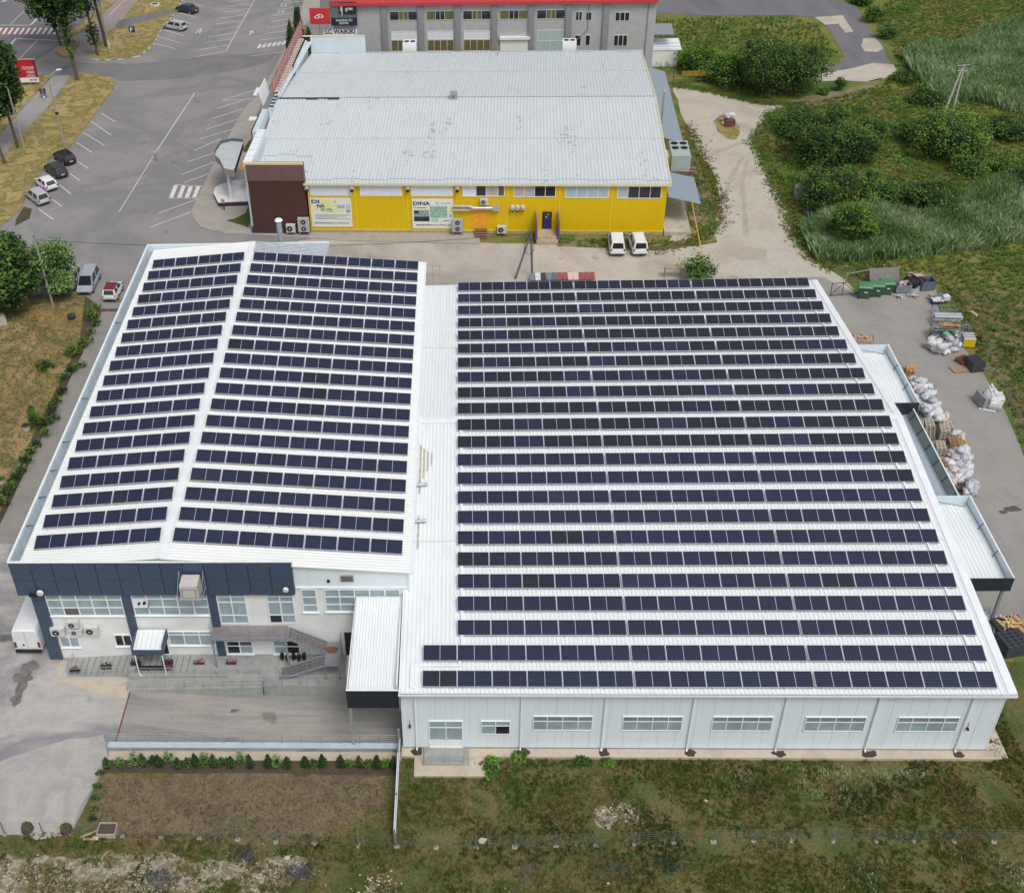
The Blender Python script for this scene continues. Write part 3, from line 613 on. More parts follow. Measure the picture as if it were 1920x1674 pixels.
mb.use(parapet_in); mb.box(-27.75,-27.7,8.09,54.6,9.1,10.083); mb.box(-27.7,-9.2,54.55,54.62,9.3,10.083); mb.box(-27.7,-7.8,8.081,8.12,9.5,10.083)
mb.box(-9.25,-9.2,YB,54.55,9.4,10.083)
mb.use(mat('parapet_joint',(170,186,194),.5))
for k in range(39): mb.box(-27.7,-27.69,9.3+k*1.15,9.33+k*1.15,9.2,10.07)
mb.use(navydark)
for y in (12,15.2,18.4,22,28,40): mb.tube((-27.68,y,9.95),(-27.35,y+.5,9.6),.035)
W(mb,'parapet')
mb=MB().use(navy)
for a,b,z0 in ((-26.95,-26.0,0),(-20.35,-19.75,0.1),(-14.12,-13.55,.1)): W(MB().use(navy).box(a,b,8.1,8.299,z0,6.94),'pilaster')

mb=MB().use(flash); mb.box(XR-.02,XR+.14,8.0,YB,ZR-.12,ZR+.03); W(mb,'gutter')
mb=MB().use(flash); mb.tube((.42,8.12,9.0),(.42,8.12,6.9),.05); mb.tube((.42,8.12,6.9),(.15,7.9,6.85),.06); mb.tube((.2,7.96,6.8),(.2,1.3,6.35),.055); W(mb,'downspout')
def OW(x0,x1,z0,z1,cols,rows,panes=None,name='window',sill=True,lab=None):
    return window(office,x0-ox,x1-ox,z0,z1,8.3-oy,cols,rows,panes,name,sill=sill,ft=.09,fw=.08,lab=lab)
OW(-25.98,-20.42,4.55,6.9,[1]*5,[.32,.36,.36],{(1,2):darkb})
OW(-19.7,-14.16,4.6,6.9,[1]*5,[.28,.36,.36],{(0,1):pvc})
OW(-13.5,-11.4,3.7,6.9,[1,1.05],[.24,.3,.72,.48],{},'door',False)
OW(-9.9,-7.95,3.75,6.9,[1,1.05],[.24,.3,.72,.48],{(0,3):dark},'door',False)
OW(-7.35,-6.25,4.9,7.2,[1],[.38,.38,.34])
OW(-5.7,-.28,4.95,7.2,[1]*5,[.36,.36,.34])
OW(-25.86,-24.4,1.2,2.3,[1,1],[1])
OW(-21.7,-20.4,1.32,2.55,[1,1],[1],{(0,0):dark,(1,0):dark})
OW(-17.62,-14.15,1.42,2.9,[1,1,1],[.25,.75])
OW(-13.42,-11.44,.5,1.9,[1,1],[.4,.6],{(0,0):dark,(0,1):dark,(1,0):darkb})
OW(-9.92,-7.95,.5,1.95,[1,1],[.45,.55],{(1,0):dark,(1,1):dark,(0,0):blind})
OW(-19.6,-17.75,.4,2.6,[1,1],[.28,.72],{(0,0):dark,(0,1):darkb,(1,0):dark,(1,1):dark},'door',False)
dd=MB().use(navydark); dd.box(-4.55,-3.5,8.22,8.298,.4,2.75); dd=W(dd,'door'); 
# white lamp discs and louvre on the facade
for u,v,yy,dr in ((76,1109,7.95,.26),(536,1103,7.95,.22)):
    x,z=PL(u,v,(0,yy),0); m_=MB().use(mat('lamp_glass',(225,228,230),.4)); m_.tube((x,yy,z),(x,yy-.22,z-.05),dr,dr*.9,14); m_.use(navydark); m_.tube((x,yy,z),(x,yy-.08,z),dr+.04,dr+.04,14)
    tag(m_.build('wall_lamp'),'round white wall lamp on the navy fascia, '+('left end above the parked van' if u<100 else 'right end above the metal stairs'),'lamp')
m_=MB().use(black); m_.rbox((-26.6,7.85,7.05),(.6,.2,.16)); tag(m_.build('floodlight'),'black floodlight under the left corner of the navy fascia','floodlight')
m_=MB().use(mat('louvre',(150,146,138),.6)); m_.box(-4.4,-3.5,8.18,8.299,8.0,8.55); m_.use(navydark)
for k in range(5): m_.box(-4.35,-3.55,8.165,8.179,8.05+k*.1,8.08+k*.1)
W(m_,'vent_louvre')
m_=MB().use(black); m_.tube((-5.3,8.3,8.0),(-5.3,8.2,8.0),.12,.12,10); W(m_,'vent_pipe')
m_=MB().use(black)
for dx,dz,r in ((-19.2,5.85,.09),(-18.8,5.9,.11)): m_.tube((dx,8.3,dz),(dx,8.1,dz),r,r,8)
m_.use(galv); m_.tube((-18.45,8.12,6.0),(-18.6,8.0,5.35),.05,.05,6); W(m_,'vent_pipe')
# chimney flue at the rear
fl=thing('flue','tall round galvanised flue rising behind the rear parapet of the office roof','flue',(-14.2,55.2,0))
mb=MB().use(galv); mb.tube((0,0,0),(0,0,12.2),.28,.28,12); mb.build('pipe',fl); mb=MB().use(flash); mb.tube((0,0,12.35),(0,0,12.5),.42,.3,12); mb.tube((0,0,12.2),(0,0,12.35),.1,.1,6); mb.build('cap',fl)
# entrance canopy
ec=thing('entrance_canopy','small white-topped entrance canopy with navy sides on two thin white posts','canopy',(-18.6,8.1,0))
mb=MB().use(white); ribs(mb,(-1.15,-1.75,2.95),(.95,-1.75,2.95),(-1.15,-.02,3.25),(.95,-.02,3.25),.35); mb.build('roof',ec)
mb=MB().use(navy); mb.box(-1.25,1.05,-1.85,-1.78,2.55,3.05); mb.box(-1.25,-1.19,-1.78,-.02,2.6,3.4); mb.box(.99,1.05,-1.78,-.02,2.6,3.4); mb.build('fascia',ec)
for x in (-1.1,.9):
    m_=MB().use(flash); m_.tube((x,-1.75,.4),(x,-1.75,2.6),.045,.045,8); 
    if x<0: m_.tube((x,-1.75,.42),(x+.25,-1.95,.42),.045,.045,8)
    m_.build('post',ec)
# terrace and ramp of grey tiles
mb=MB().use(M_tile)
mb.mesh([(-25.2,6.45,.02),(-20.55,6.45,.38),(-20.55,8.29,.38),(-25.2,8.29,.02)],[(0,1,2,3)]); mb.mesh([(-25.2,6.45,-.05),(-20.55,6.45,-.05),(-20.55,6.45,.38),(-25.2,6.45,.02)],[(0,1,2,3)])
mb.prism([(-20.55,6.2),(-13.2,6.2),(-13.2,5.7),(-10.4,5.7),(-10.4,5.3),(-3.3,5.3),(-3.3,8.29),(-20.55,8.29)],-.72,.4)
mb.mesh([(-20.5,5.15,.02),(-10.42,5.15,.36),(-10.42,6.19,.36),(-20.5,6.19,.02)],[(0,1,2,3)])
mb.mesh([(-20.5,5.15,-.72),(-10.42,5.15,-.72),(-10.42,5.15,.36),(-20.5,5.15,.02)],[(0,1,2,3)])
struct(mb.build('terrace'))
mb=MB().use(mat('dark_tile_strip',(96,104,108),.8))
for k in range(19):
    x=-24.9+k*.48; z=.02+(x+25.2)/4.65*.36+.012 if x<-20.55 else .412
    z1=z; mb.mesh([(x,6.5,z),(x+.05,6.5,z),(x+.05,8.2,z),(x,8.2,z)],[(0,1,2,3)])
struct(mb.build('grip_strips'))
# railings
def railing(label,pts,posts,h=1.0,bars=(.35,.65),m=rail,r=.022,par=None,pr=None,name='railing'):
    mb=MB().use(m); P=[Vector(p) for p in pts]; o=P[0].copy()
    L=[0]
    for a,b in zip(P,P[1:]): L.append(L[-1]+(b-a).length)
    def at(s):
        for i in range(len(P)-1):
            if s<=L[i+1]+1e-6: return P[i].lerp(P[i+1],(s-L[i])/(L[i+1]-L[i]))
        return P[-1]
    n=max(1,int(round(L[-1]/posts)))
    for k in range(n+1): q=at(L[-1]*k/n)-o; mb.tube(q,q+Vector((0,0,h)),pr or r)
    for z in list(bars)+[h]:
        for a,b in zip(P,P[1:]): mb.tube(a-o+Vector((0,0,z)),b-o+Vector((0,0,z)),r if z==h else r*.6,None,5)
    if par: ob=mb.build(name,par,loc=o-par.location); return ob
    ob=mb.build(name,None,loc=o); return tag(ob,label,'railing')
railing('thin steel railing along the outer edge of the tiled ramp under the office terrace',[(-20.4,5.2,.05),(-10.4,5.2,.38)],1.45,.8,(.4,))
railing('low steel railing round the left tiled ramp with flower pots',[(-25.1,8.1,.05),(-25.15,6.5,.05),(-20.6,6.5,.4)],1.5,.7,(.35,))
railing('thin steel railing on the inner edge of the office terrace, behind the ramp',[(-20.4,6.3,.4),(-10.7,6.3,.4)],1.5,.7,(.35,))
railing('steel railing at the terrace edge in front of the metal stairs',[(-10.3,5.38,.4),(-3.6,5.38,.4)],1.4,1.0,(.5,))
# front kerb wall with railing
kw=thing('retaining_wall','low tiled retaining wall with pale blue cap along the loading bay','wall',(-10.4,.1,0))
mb=MB().use(mat('pale_blue_cap',(186,198,212),.5,.06,1.5)); mb.box(-10.15,10.2,-.28,.2,.3,.35); mb.use(M_tile); mb.box(-10.1,10.2,-.26,.18,-.72,.3); mb.build('wall',kw)
railing('long steel railing on top of the pale low wall along the loading bay',[(-20.5,.2,.35),(-.3,.2,.35)],1.38,.95,(.3,.5,.7))
# link roof between the two buildings
lk=thing('link_canopy','white ribbed canopy with black fascia bridging office block and warehouse over the loading bay','canopy',(-1.8,4,0))
mb=MB().use(white); ribs(mb,(-1.62,-3.85,5.95),(1.55,-3.85,5.95),(-1.62,4.15,6.5),(1.55,4.15,6.5),.2,.04,.06); mb.build('roof',lk)
mb=MB().use(navydark); mb.box(-1.76,1.72,-4.03,-3.97,4.38,6.08); mb.use(steelgrey); mb.box(1.721,1.79,-4.2,-3.6,4.4,6.12); mb.build('fascia',lk)
mb=MB().use(flash); mb.box(-1.74,-1.66,-3.96,4.15,6.0,6.12); mb.box(1.56,1.66,-3.96,4.15,6.1,6.6); mb.box(-1.76,1.72,-4.035,-3.9,6.085,6.11); mb.build('edge_trim',lk)
mb=MB().use(galv); mb.box(-1.68,-1.5,-3.9,-3.72,.35,4.45); mb.build('post',lk)
# balcony and metal stairs
bal=thing('metal_balcony','grey metal balcony with railings below the upper office doors','balcony',(-11.3,8.28,0))
bg=mat('balcony_plate',(136,130,128),.7,.12,1.5)
mb=MB().use(bg); mb.box(-2.8,2.7,-1.25,0,3.42,3.5); mb.use(steelgrey); mb.box(-2.85,2.75,-1.33,-1.252,3.28,3.52); mb.build('floor',bal)
for x in (-2.75,2.65): m_=MB().use(steelgrey); m_.box(x-.06,x+.06,-1.3,-1.18,.4,3.3); m_.build('post',bal)
railing('',[(-14.1,8.2,3.5),(-14.1,6.98,3.5),(-8.55,6.98,3.5)],1.35,1.05,(.25,.5,.75),steelgrey,.022,bal)
sc=thing('metal_stairs','grey metal zigzag staircase climbing from the terrace to the office balcony','staircase',(-5.4,7,0))
def flight(a,b,w,n,name='flight'):
    """a: top left edge point, b: bottom; width w towards -y"""
    a=Vector(a);b=Vector(b); mb=MB().use(steelgrey)
    for dy in (0,-w):
        p=a+Vector((0,dy,0));q=b+Vector((0,dy,0)); d=(q-p); L=d.length; c=(p+q)/2; mb.rbox(c,(L,.05,.2),0,math.atan2(-d.z,d.x) if d.x>0 else -math.atan2(-d.z,-d.x))
    mb.use(mat('tread_plate',(112,104,100),.7,.15,2))
    for k in range(n):
        t=(k+.5)/n; p=a.lerp(b,t); mb.box(p.x-.12,p.x+.12,p.y-w,p.y,p.z-.02,p.z+.02)
    mb.build(name,sc,loc=-sc.location)
flight((-8.5,8.05,3.45),(-5.85,8.05,1.95),1.05,10); flight((-5.85,6.85,1.9),(-9.2,6.85,.45),1.0,9)
mb=MB().use(mat('landing_plate',(130,134,138),.6,.1,2)); mb.box(-5.85,-4.75,5.8,8.1,1.86,1.93); mb.use(mat('rust_stain',(122,84,66),.8,.2,3)); 
st2=[(-5.8+.55*math.cos(a)*(1+.2*math.sin(3*a)),7.35+.35*math.sin(a)) for a in [i*.4 for i in range(16)]]
mb.face([(x+.35,y,1.935) for x,y in st2]); mb.use(steelgrey)
for x,y in ((-5.8,5.85),(-4.8,5.85),(-4.8,8.05),(-7.0,7.0)): mb.tube((x,y,.4),(x,y,1.88 if x!=-7.0 else 2.5),.04)
mb.build('landing',sc,loc=-sc.location)
S=sc
railing('',[(-8.5,7.0,3.45),(-5.85,7.0,1.95)],.9,1.0,(.33,.66),steelgrey,.022,S)
railing('',[(-5.85,5.85,1.93),(-9.2,5.85,.45)],.85,1.0,(.33,.66),steelgrey,.022,S)
railing('',[(-5.8,5.83,1.93),(-4.78,5.83,1.93),(-4.78,8.08,1.93)],1.0,1.0,(.33,.66),steelgrey,.022,S)
# white plastic tank beside the stairs
tk=thing('air_handler','cream box unit with an open top slot beside the link canopy','ventilation unit',(-3.9,5.9,.4))
mb=MB().use(mat('cream_metal',(206,196,180),.6,.06,2)); mb.box(-.38,.38,-.75,1.1,0,1.35); mb.use(dark); mb.box(-.16,.16,-.3,.85,1.352,1.36); mb.build('casing',tk)
# pots and bench on the ramp
for i,(u,v) in enumerate(((140,1254),(199,1250),(256,1246),(315,1245),(374,1244),(434,1244))):
    x,y=G2(u,v,.35); z=.4 if x>-20.55 else .02+(x+25.2)/4.65*.36
    t=thing('flower_pot',('first','second','third','fourth','fifth','sixth')[i]+' flower trough from the left along the office ramp, '+('dark purple plants','dark green plant','bushy green plant','dark plant behind the bench','pink blooms','pale pink blooms')[i],'planter',(x,y,z),0,'flower troughs along the office ramp')
    mb=MB().use(mat('pot_dark',(64,58,56),.8)); mb.prism([(-.38,-.14),(.38,-.14),(.38,.14),(-.38,.14)],0,.2); mb.build('trough',t)
    mb=MB().use((mat('pot_leaf',(58,66,42),.9,.3,9),mat('pot_leaf_dark',(62,46,54),.9,.3,9),mat('pot_pink',(170,120,150),.9,.3,9))[(1,0,0,1,2,2)[i]])
    for k in range(26): a=random.uniform(-.38,.38); mb.rbox((a,random.uniform(-.16,.16),.26+random.uniform(0,.16)),(.12,.1,.02),random.random()*6,random.uniform(-1,1),random.uniform(-1,1))
    mb.build('plant',t)
x,y=G2(292,1253,.5); t=thing('bench','long low dark bench with a red end on the office terrace','bench',(x,y-.1,.4))
mb=MB().use(black); mb.box(-1.35,1.35,-.16,.16,.3,.36); mb.use(mat('bench_red',(120,52,56),.7)); mb.box(.7,1.36,-.17,.17,.361,.38); mb.build('seat',t)
for xx in(-1.2,0,1.2): mb=MB().use(rail); mb.box(xx-.03,xx+.03,-.14,.14,0,.299); mb.build('leg',t)
# black sacks under the balcony
for i in range(5):
    mb=MB().use(mat('black_plastic',(30,30,32),.35,.2,5)); mb.blob((0,0,.38),(.17,.2,.4),9,7,wob=.4,seed=i)
    tag(mb.build('rubbish_sack',None,(-9.25+(0,.42,.85,1.25,1.62)[i],7.75-(i%2)*.1,.4),smooth=True),('leftmost','second from left','middle','fourth from left','rightmost')[i]+' of the five black rubbish sacks under the metal balcony','rubbish sack','black sacks under the metal balcony')
# ---------------------------------------------------------------- solar panels
def glass_mat(name,base,base2):
    m=bpy.data.materials.new(name); m.use_nodes=True; nt=m.node_tree; N=nt.nodes; L=nt.links; b=N['Principled BSDF']
    b.inputs['Roughness'].default_value=.22; b.inputs['Specular IOR Level'].default_value=.5
    tc=N.new('ShaderNodeTexCoord'); sx=N.new('ShaderNodeSeparateXYZ'); L.new(tc.outputs['Object'],sx.inputs[0])
    def grid(sock,step,wd):
        a=N.new('ShaderNodeMath'); a.operation='PINGPONG'; a.inputs[1].default_value=step/2; L.new(sock,a.inputs[0])
        c=N.new('ShaderNodeMath'); c.operation='LESS_THAN'; c.inputs[1].default_value=wd; L.new(a.outputs[0],c.inputs[0]); return c.outputs[0]
    gx=grid(sx.outputs[0],.0925,.0028); gy=grid(sx.outputs[1],.185,.0045)
    mx=N.new('ShaderNodeMath'); mx.operation='MAXIMUM'; L.new(gx,mx.inputs[0]); L.new(gy,mx.inputs[1])
    oi=N.new('ShaderNodeObjectInfo'); cr=N.new('ShaderNodeMix'); cr.data_type='RGBA'; L.new(oi.outputs['Random'],cr.inputs[0])
    cr.inputs[6].default_value=(*lin(base),1); cr.inputs[7].default_value=(*lin(base2),1)
    n=N.new('ShaderNodeTexNoise'); n.inputs['Scale'].default_value=1.5; L.new(tc.outputs['Object'],n.inputs['Vector'])
    mr=N.new('ShaderNodeMapRange'); mr.inputs[3].default_value=.85; mr.inputs[4].default_value=1.15; L.new(n.outputs['Fac'],mr.inputs[0])
    sc_=N.new('ShaderNodeVectorMath'); sc_.operation='SCALE'; L.new(cr.outputs[2],sc_.inputs[0]); L.new(mr.outputs[0],sc_.inputs['Scale'])
    m2=N.new('ShaderNodeMix'); m2.data_type='RGBA'; L.new(mx.outputs[0],m2.inputs[0]); L.new(sc_.outputs[0],m2.inputs[6]); m2.inputs[7].default_value=(*lin((92,98,116)),1)
    L.new(m2.outputs[2],b.inputs['Base Color']); return m
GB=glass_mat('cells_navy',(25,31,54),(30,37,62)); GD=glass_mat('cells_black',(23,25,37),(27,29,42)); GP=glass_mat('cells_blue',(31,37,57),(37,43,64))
PW,PH=2.278,1.134
bk=mat('panel_bracket',(150,154,160),.5)
def panel_parts(tilt):
    fr=MB().use(alu); b=.026; t=.035
    fr.box(0,PW,0,.012,-t,0); fr.box(0,PW,PH-.012,PH,-t,0); fr.box(0,b,.012,PH-.012,-t,0); fr.box(PW-b,PW,.012,PH-.012,-t,0); fr.box(PW/2-.012,PW/2+.012,.012,PH-.012,-.01,0)
    fr.use(bk); fr.box(b,PW-b,.012,PH-.012,-t,-.03)
    gl=MB().use(GB); gl.box(b,PW/2-.012,.012,PH-.012,-.02,-.004); gl.box(PW/2+.012,PW-b,.012,PH-.012,-.02,-.004)
    # mounting: rails below, front feet, rear struts (roughly down to the roof)
    mo=MB().use(bk); s=math.sin(R(tilt))
    mo.box(-.01,PW+.01,-.045,-.003,-.07,-.036)
    for x in (.35,PW-.35):
        mo.box(x-.025,x+.025,-.02,PH,-.075,-.037); mo.tube((x,-.03,-.06),(x,-.09,-.2),.022,.022,4)
        mo.box(x-.02,x+.02,PH-.12,PH-.08,-.45,-.076)
    return fr,gl,mo
fr,gl,mo=panel_parts(16)
P0=fr.build('solar_panel'); P0g=gl.build('glass',P0); P0m=mo.build('mounting',P0)
def ordn(n): return str(n)+('th' if 10<n%100<14 else {1:'st',2:'nd',3:'rd'}.get(n%10,'th'))
spots=[]  # (x,y,z,tiltX,rollY,label,darkness)
rows=[.037,2.10,4.194,6.263,8.273,10.324,12.375,14.416,16.457,18.494,20.525,22.565,24.581,26.733,29.359,32.04,34.689,37.337,39.95,42.575,45.247,47.929,50.608]
for r,y in enumerate(rows):
    z=hroof(y)+.2
    if y>26.7: z=hroof(y)+.2
    n=16 if r<2 else 15; x0=1.491 if r<2 else 1.491+2.298
    for k in range(n):
        kk=k+(0 if r<2 else 1)
        x=1.491+kk*2.298+(.0865 if kk>5 else 0)+(.0865 if kk>10 else 0)
        rt=10+0
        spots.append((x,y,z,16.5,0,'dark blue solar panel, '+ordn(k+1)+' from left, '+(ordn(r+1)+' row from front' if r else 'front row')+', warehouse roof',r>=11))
for r in range(19):
    y=9.67+r*2.2567
    for k in range(7):
        x=-16.33+k*2.33; spots.append((x,y,oroof(x)+.2,17,math.degrees(math.atan(sl)),'dark blue solar panel, '+ordn(k+1)+' from ridge, '+(ordn(r+1)+' row from front' if r else 'front row')+', right slope of office roof',False))
    for k in range(4):
        x=-26.47+k*2.33; spots.append((x,y,oroof(x)+.2,17,-math.degrees(math.atan(sl)),'dark blue solar panel, '+ordn(k+1)+' from parapet, '+(ordn(r+1)+' row from front' if r else 'front row')+', left slope of office roof',False))
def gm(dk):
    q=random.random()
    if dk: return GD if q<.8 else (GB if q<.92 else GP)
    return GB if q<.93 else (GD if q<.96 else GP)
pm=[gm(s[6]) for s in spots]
order=sorted(range(len(spots)),key=lambda i:(Vector(spots[i][:3])-CAM).length)
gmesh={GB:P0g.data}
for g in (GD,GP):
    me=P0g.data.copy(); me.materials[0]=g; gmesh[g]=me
used=False
for i in order[:300]:
    x,y,z,tx,ry,lab,dk=spots[i]
    o=P0 if not used else P0.copy()
    if used:
        col.objects.link(o)
        for ch in (P0g,P0m):
            c=ch.copy(); col.objects.link(c); c.parent=o
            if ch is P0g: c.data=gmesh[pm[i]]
    used=True
    o.location=(x,y,z); o.rotation_euler=(R(tx),R(ry),0); tag(o,lab,'solar panel','solar panels in rows on the two white roofs')
# the rest, farther up the two roofs, as one object per the 300 limit
vs=[];fs=[];mi=[]; slots=[alu,bk,GB,GD,GP]
far=MB(); far.ms=slots
for i in order[300:]:
    x,y,z,tx,ry,lab,dk=spots[i]; M=Matrix.Translation((x,y,z))@Matrix.Rotation(R(ry),4,'Y')@Matrix.Rotation(R(tx),4,'X')
    for src in (P0.data,P0g.data,P0m.data):
        k=len(far.v); far.v.extend([tuple(M@v.co) for v in src.vertices])
        for p in src.polygons:
            far.f.append(tuple(a+k for a in p.vertices))
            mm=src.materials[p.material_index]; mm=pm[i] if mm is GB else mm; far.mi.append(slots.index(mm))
# object-space cell grid for the merged ones: same pitch along the rows
def merged_glass(src,nm):
    m=src.copy(); m.name=nm; return m
o=far.build('solar_panel_rows'); stuff(o,'remaining rows of solar panels far up the two white roofs','solar panels')
# the merged mesh keeps its own cell grid through a UV map in panel coordinates
uv=o.data.uv_layers.new(name='cells'); 
li=0; base=[v.co for v in P0.data.vertices]
cnt=[len(P0.data.vertices),len(P0g.data.vertices),len(P0m.data.vertices)]; tot=sum(cnt)
allc=[tuple(v.co) for v in P0.data.vertices]+[tuple(v.co) for v in P0g.data.vertices]+[tuple(v.co) for v in P0m.data.vertices]
for lp in o.data.loops:
    c=allc[lp.vertex_index%tot]; uv.data[lp.index].uv=(c[0],c[1])
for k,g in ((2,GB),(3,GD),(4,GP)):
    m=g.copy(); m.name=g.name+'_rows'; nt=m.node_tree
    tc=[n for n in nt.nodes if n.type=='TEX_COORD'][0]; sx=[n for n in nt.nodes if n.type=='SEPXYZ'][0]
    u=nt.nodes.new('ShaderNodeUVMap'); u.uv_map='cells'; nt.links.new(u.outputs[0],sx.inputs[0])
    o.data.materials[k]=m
# ---------------------------------------------------------------- air conditioners
acw=mat('ac_casing',(206,206,204),.5,.06,3); acg=mat('ac_grille',(120,122,124),.6)
def make_ac(w,h,d,fans=1,legs=0,m=None,vert=False):
    t=thing('air_conditioner','', 'air conditioner')
    mb=MB().use(m or acw); mb.box(-w/2,w/2,-d/2,d/2,legs,legs+h); mb.use(galv)
    if legs:
        for a in(-w*.42,w*.42):
            for b in(-d*.42,d*.42): mb.box(a-.03,a+.03,b-.03,b+.03,0,legs)
    else:
        for a in(-w*.35,w*.35): mb.box(a-.02,a+.02,-d/2,d/2+.25,-.06,-.002)
    mb.build('casing',t)
    for k in range(fans):
        cx=(-w*.12 if not vert else 0); cz=legs+h*((k+.5)/fans if vert or fans>1 else .5); r=min(w,h/fans)*.38
        f=MB().use(acg); f.tube((cx,-d/2-.001,cz),(cx,-d/2-.03,cz),r,r,14); f.use(black); f.tube((cx,-d/2-.031,cz),(cx,-d/2-.036,cz),r*.78,r*.78,14); f.use(acw); f.tube((cx,-d/2-.037,cz),(cx,-d/2-.042,cz),r*.28,r*.28,8)
        f.build('fan_grille',t)
    return t
def place_ac(t,loc,rz,lab,group=None):
    t.location=loc; t.rotation_euler=(0,0,rz); t['label']=lab
    if group: t['group']=group
def onwall(u,v,y): x,z=PL(u,v,(0,y),0); return x,z
G1='air conditioners on the office front wall'
for (u,v,w,h,lab) in ((110,1192,1.05,.75,'cream wall air conditioner nearest the left navy pilaster'),(138,1177,.85,.6,'small upper air conditioner of the stacked pair on the office wall'),(143,1190,1.0,.5,'lower air conditioner of the stacked pair on the office wall'),(173,1190,1.05,.75,'cream wall air conditioner right of the stacked pair, below the office windows')):
    x,z=onwall(u,v,7.9); place_ac(make_ac(w,h,.4),(x,8.05,z),0,lab,G1)
t=thing('roof_ventilation_unit','large cream cubic ventilation unit in a wire bracket on the navy fascia','ventilation unit',(-14.85,7.15,7.9))
mb=MB().use(mat('cream_unit',(200,196,190),.6,.05,2)); mb.box(-.62,.62,-.6,.6,0,1.25); mb.use(acg); mb.box(-.5,.5,-.62,-.601,.15,1.0); mb.use(mat('cream_unit',(0,0,0))); mb.box(-.44,.44,-.625,-.621,.2,.95); mb.build('casing',t)
mb=MB().use(rail)
for x in(-.85,.85):
    for y in(-.6,.7): mb.tube((x,y,-.25),(x,y,1.5 if y>0 else .5),.025)
    mb.tube((x,-.6,-.05),(x,.75,-.05),.025); mb.tube((x,-.6,.5),(x,.7,1.5),.02)
for z in (.2,.6,1.0): mb.tube((.87,-.4,z),(.87,.7,z),.015)
mb.tube((-.85,-.6,-.05),(.85,-.6,-.05),.03); mb.build('bracket',t)
# ================================================================ YELLOW SHOP BUILDING
YO=(-14.02,76.10); YA=-2.623
yel=thing('shop_building','yellow metal shop hall with a grey ribbed gable roof and a brown corner tower','building',(YO[0],YO[1],0),R(YA))
yellow=sheet_mat('yellow_sheet',(226,190,14),.5,(190,146,18),.3,(2.5,2.5,.1)); yelcol=mat('yellow_trim',(236,204,44),.45,.05,2)
greyroof=sheet_mat('grey_ribbed_roof',(205,211,214),.45,(170,176,180),.5,(1,.1,1),flake=(142,150,158))
def yp(u,v,off=0): return PL(u,v,YO,YA,off)
YW,YD=41.95,44.0
mb=MB().use(yellow); mb.box(0,YW,0,YD,.45,6.5); mb.mesh([(YW+.001,0,6.5),(YW+.001,YD,6.5),(YW+.001,22,8.1)],[(0,1,2)])
mb.use(mat('yellow_joint',(214,172,16),.6))
k=0
while k*1.0<YW: 
    mb.box(k-.012,k+.012,-.012,-.001,.5,6.5); k+=1
mb.use(yelcol); mb.box(-.02,YW+.02,-.05,-.013,.42,.55)
for a in (0,5.6,11.75,17.6,23.5,29.6,35.6): mb.box(a+.0,a+.14,-.045,-.013,.56,6.5)
mb.box(.15,23.4,-.05,-.046,4.74,4.84)
mb.use(mat('rubble_base',(176,160,132),.9,.25,6)); mb.box(-.02,YW+.03,-.06,-.001,0,.42)
mb.build('wall',yel)
mb=MB().use(greyroof)
ribs(mb,(-.35,-.35,6.62),(YW+.4,-.35,6.62),(-.35,22,8.3),(YW+.4,22,8.3),.42,.05,.12)
ribs(mb,(-7.1,10,6.62+(8.3-6.62)*10.35/22.35),(-.352,10,6.62+(8.3-6.62)*10.35/22.35),(-7.1,22,8.3),(-.352,22,8.3),.42,.05,.12)
ribs(mb,(-6.9,.3,6.64),(-.352,.3,6.64),(-7.1,9.99,6.62+(8.3-6.62)*10.35/22.35),(-.352,9.99,6.62+(8.3-6.62)*10.35/22.35),.42,.05,.12)
ribs(mb,(-7.1,22.002,8.3),(YW+.4,22.002,8.3),(-5.8,YD,6.62),(YW+.4,YD,6.62),.42,.05,.12)
mb.build('roof',yel)
mb=MB().use(mat('roof_lap',(160,172,182),.5))
for i,x in enumerate([k*3.3-.3 for k in range(13)]):
    y=.45+(.25 if i%2 else .0); z=6.62+(8.3-6.62)*(y+.35)/22.35; mb.box(x,x+3.28,y,y+.07,z+.03,z+.075)
for x,y in ((-6.6,6.2),(-4.4,6.6),(-2.2,6.1),(-6.5,2.6),(-4.3,3.0),(-2.3,2.4)): z=6.62+(8.3-6.62)*(y+.35)/22.35; mb.box(x,x+2.1,y,y+.07,z+.03,z+.075)
for i in range(14):
    x=-5.6+i*3.4; y=YD-.5-(.3 if i%2 else 0); z=8.3-(8.3-6.62)*(y-22)/22; mb.box(x,x+3.38,y,y+.1,z+.03,z+.075)
mb.use(mat('roof_lap_soft',(182,192,200),.5))
for y in (10.6,33.5): z=8.3-(1.68)*abs(y-22)/22.35; mb.box(-6.6,YW+.3,y,y+.05,z+.02,z+.06)
mb.use(mat('ridge_lap',(120,130,138),.6)); mb.box(-7.1,YW+.4,21.93,22.0,8.31,8.37)
mb.use(mat('bitumen',(62,58,64),.8,.2,3)); mb.box(-7.1,1.2,21.6,21.92,8.3,8.36); 
for x,w in ((-3.2,1.6),(-.3,.9),(.7,.6)): mb.box(x,x+w,21.35,21.6,8.28,8.34)
mb.build('roof_flashing',yel)
mb=MB().use(mat('cream_trim',(222,214,170),.6,.06,2)); mb.box(-.36,YW+.42,-.46,-.36,6.4,6.62); 
mb.mesh([(YW+.41,-.35,6.3),(YW+.41,22,8.0),(YW+.41,22,8.4),(YW+.41,-.35,6.72)],[(0,1,2,3)]); mb.mesh([(YW+.41,22,8.0),(YW+.41,YD,6.3),(YW+.41,YD,6.72),(YW+.41,22,8.4)],[(0,1,2,3)])
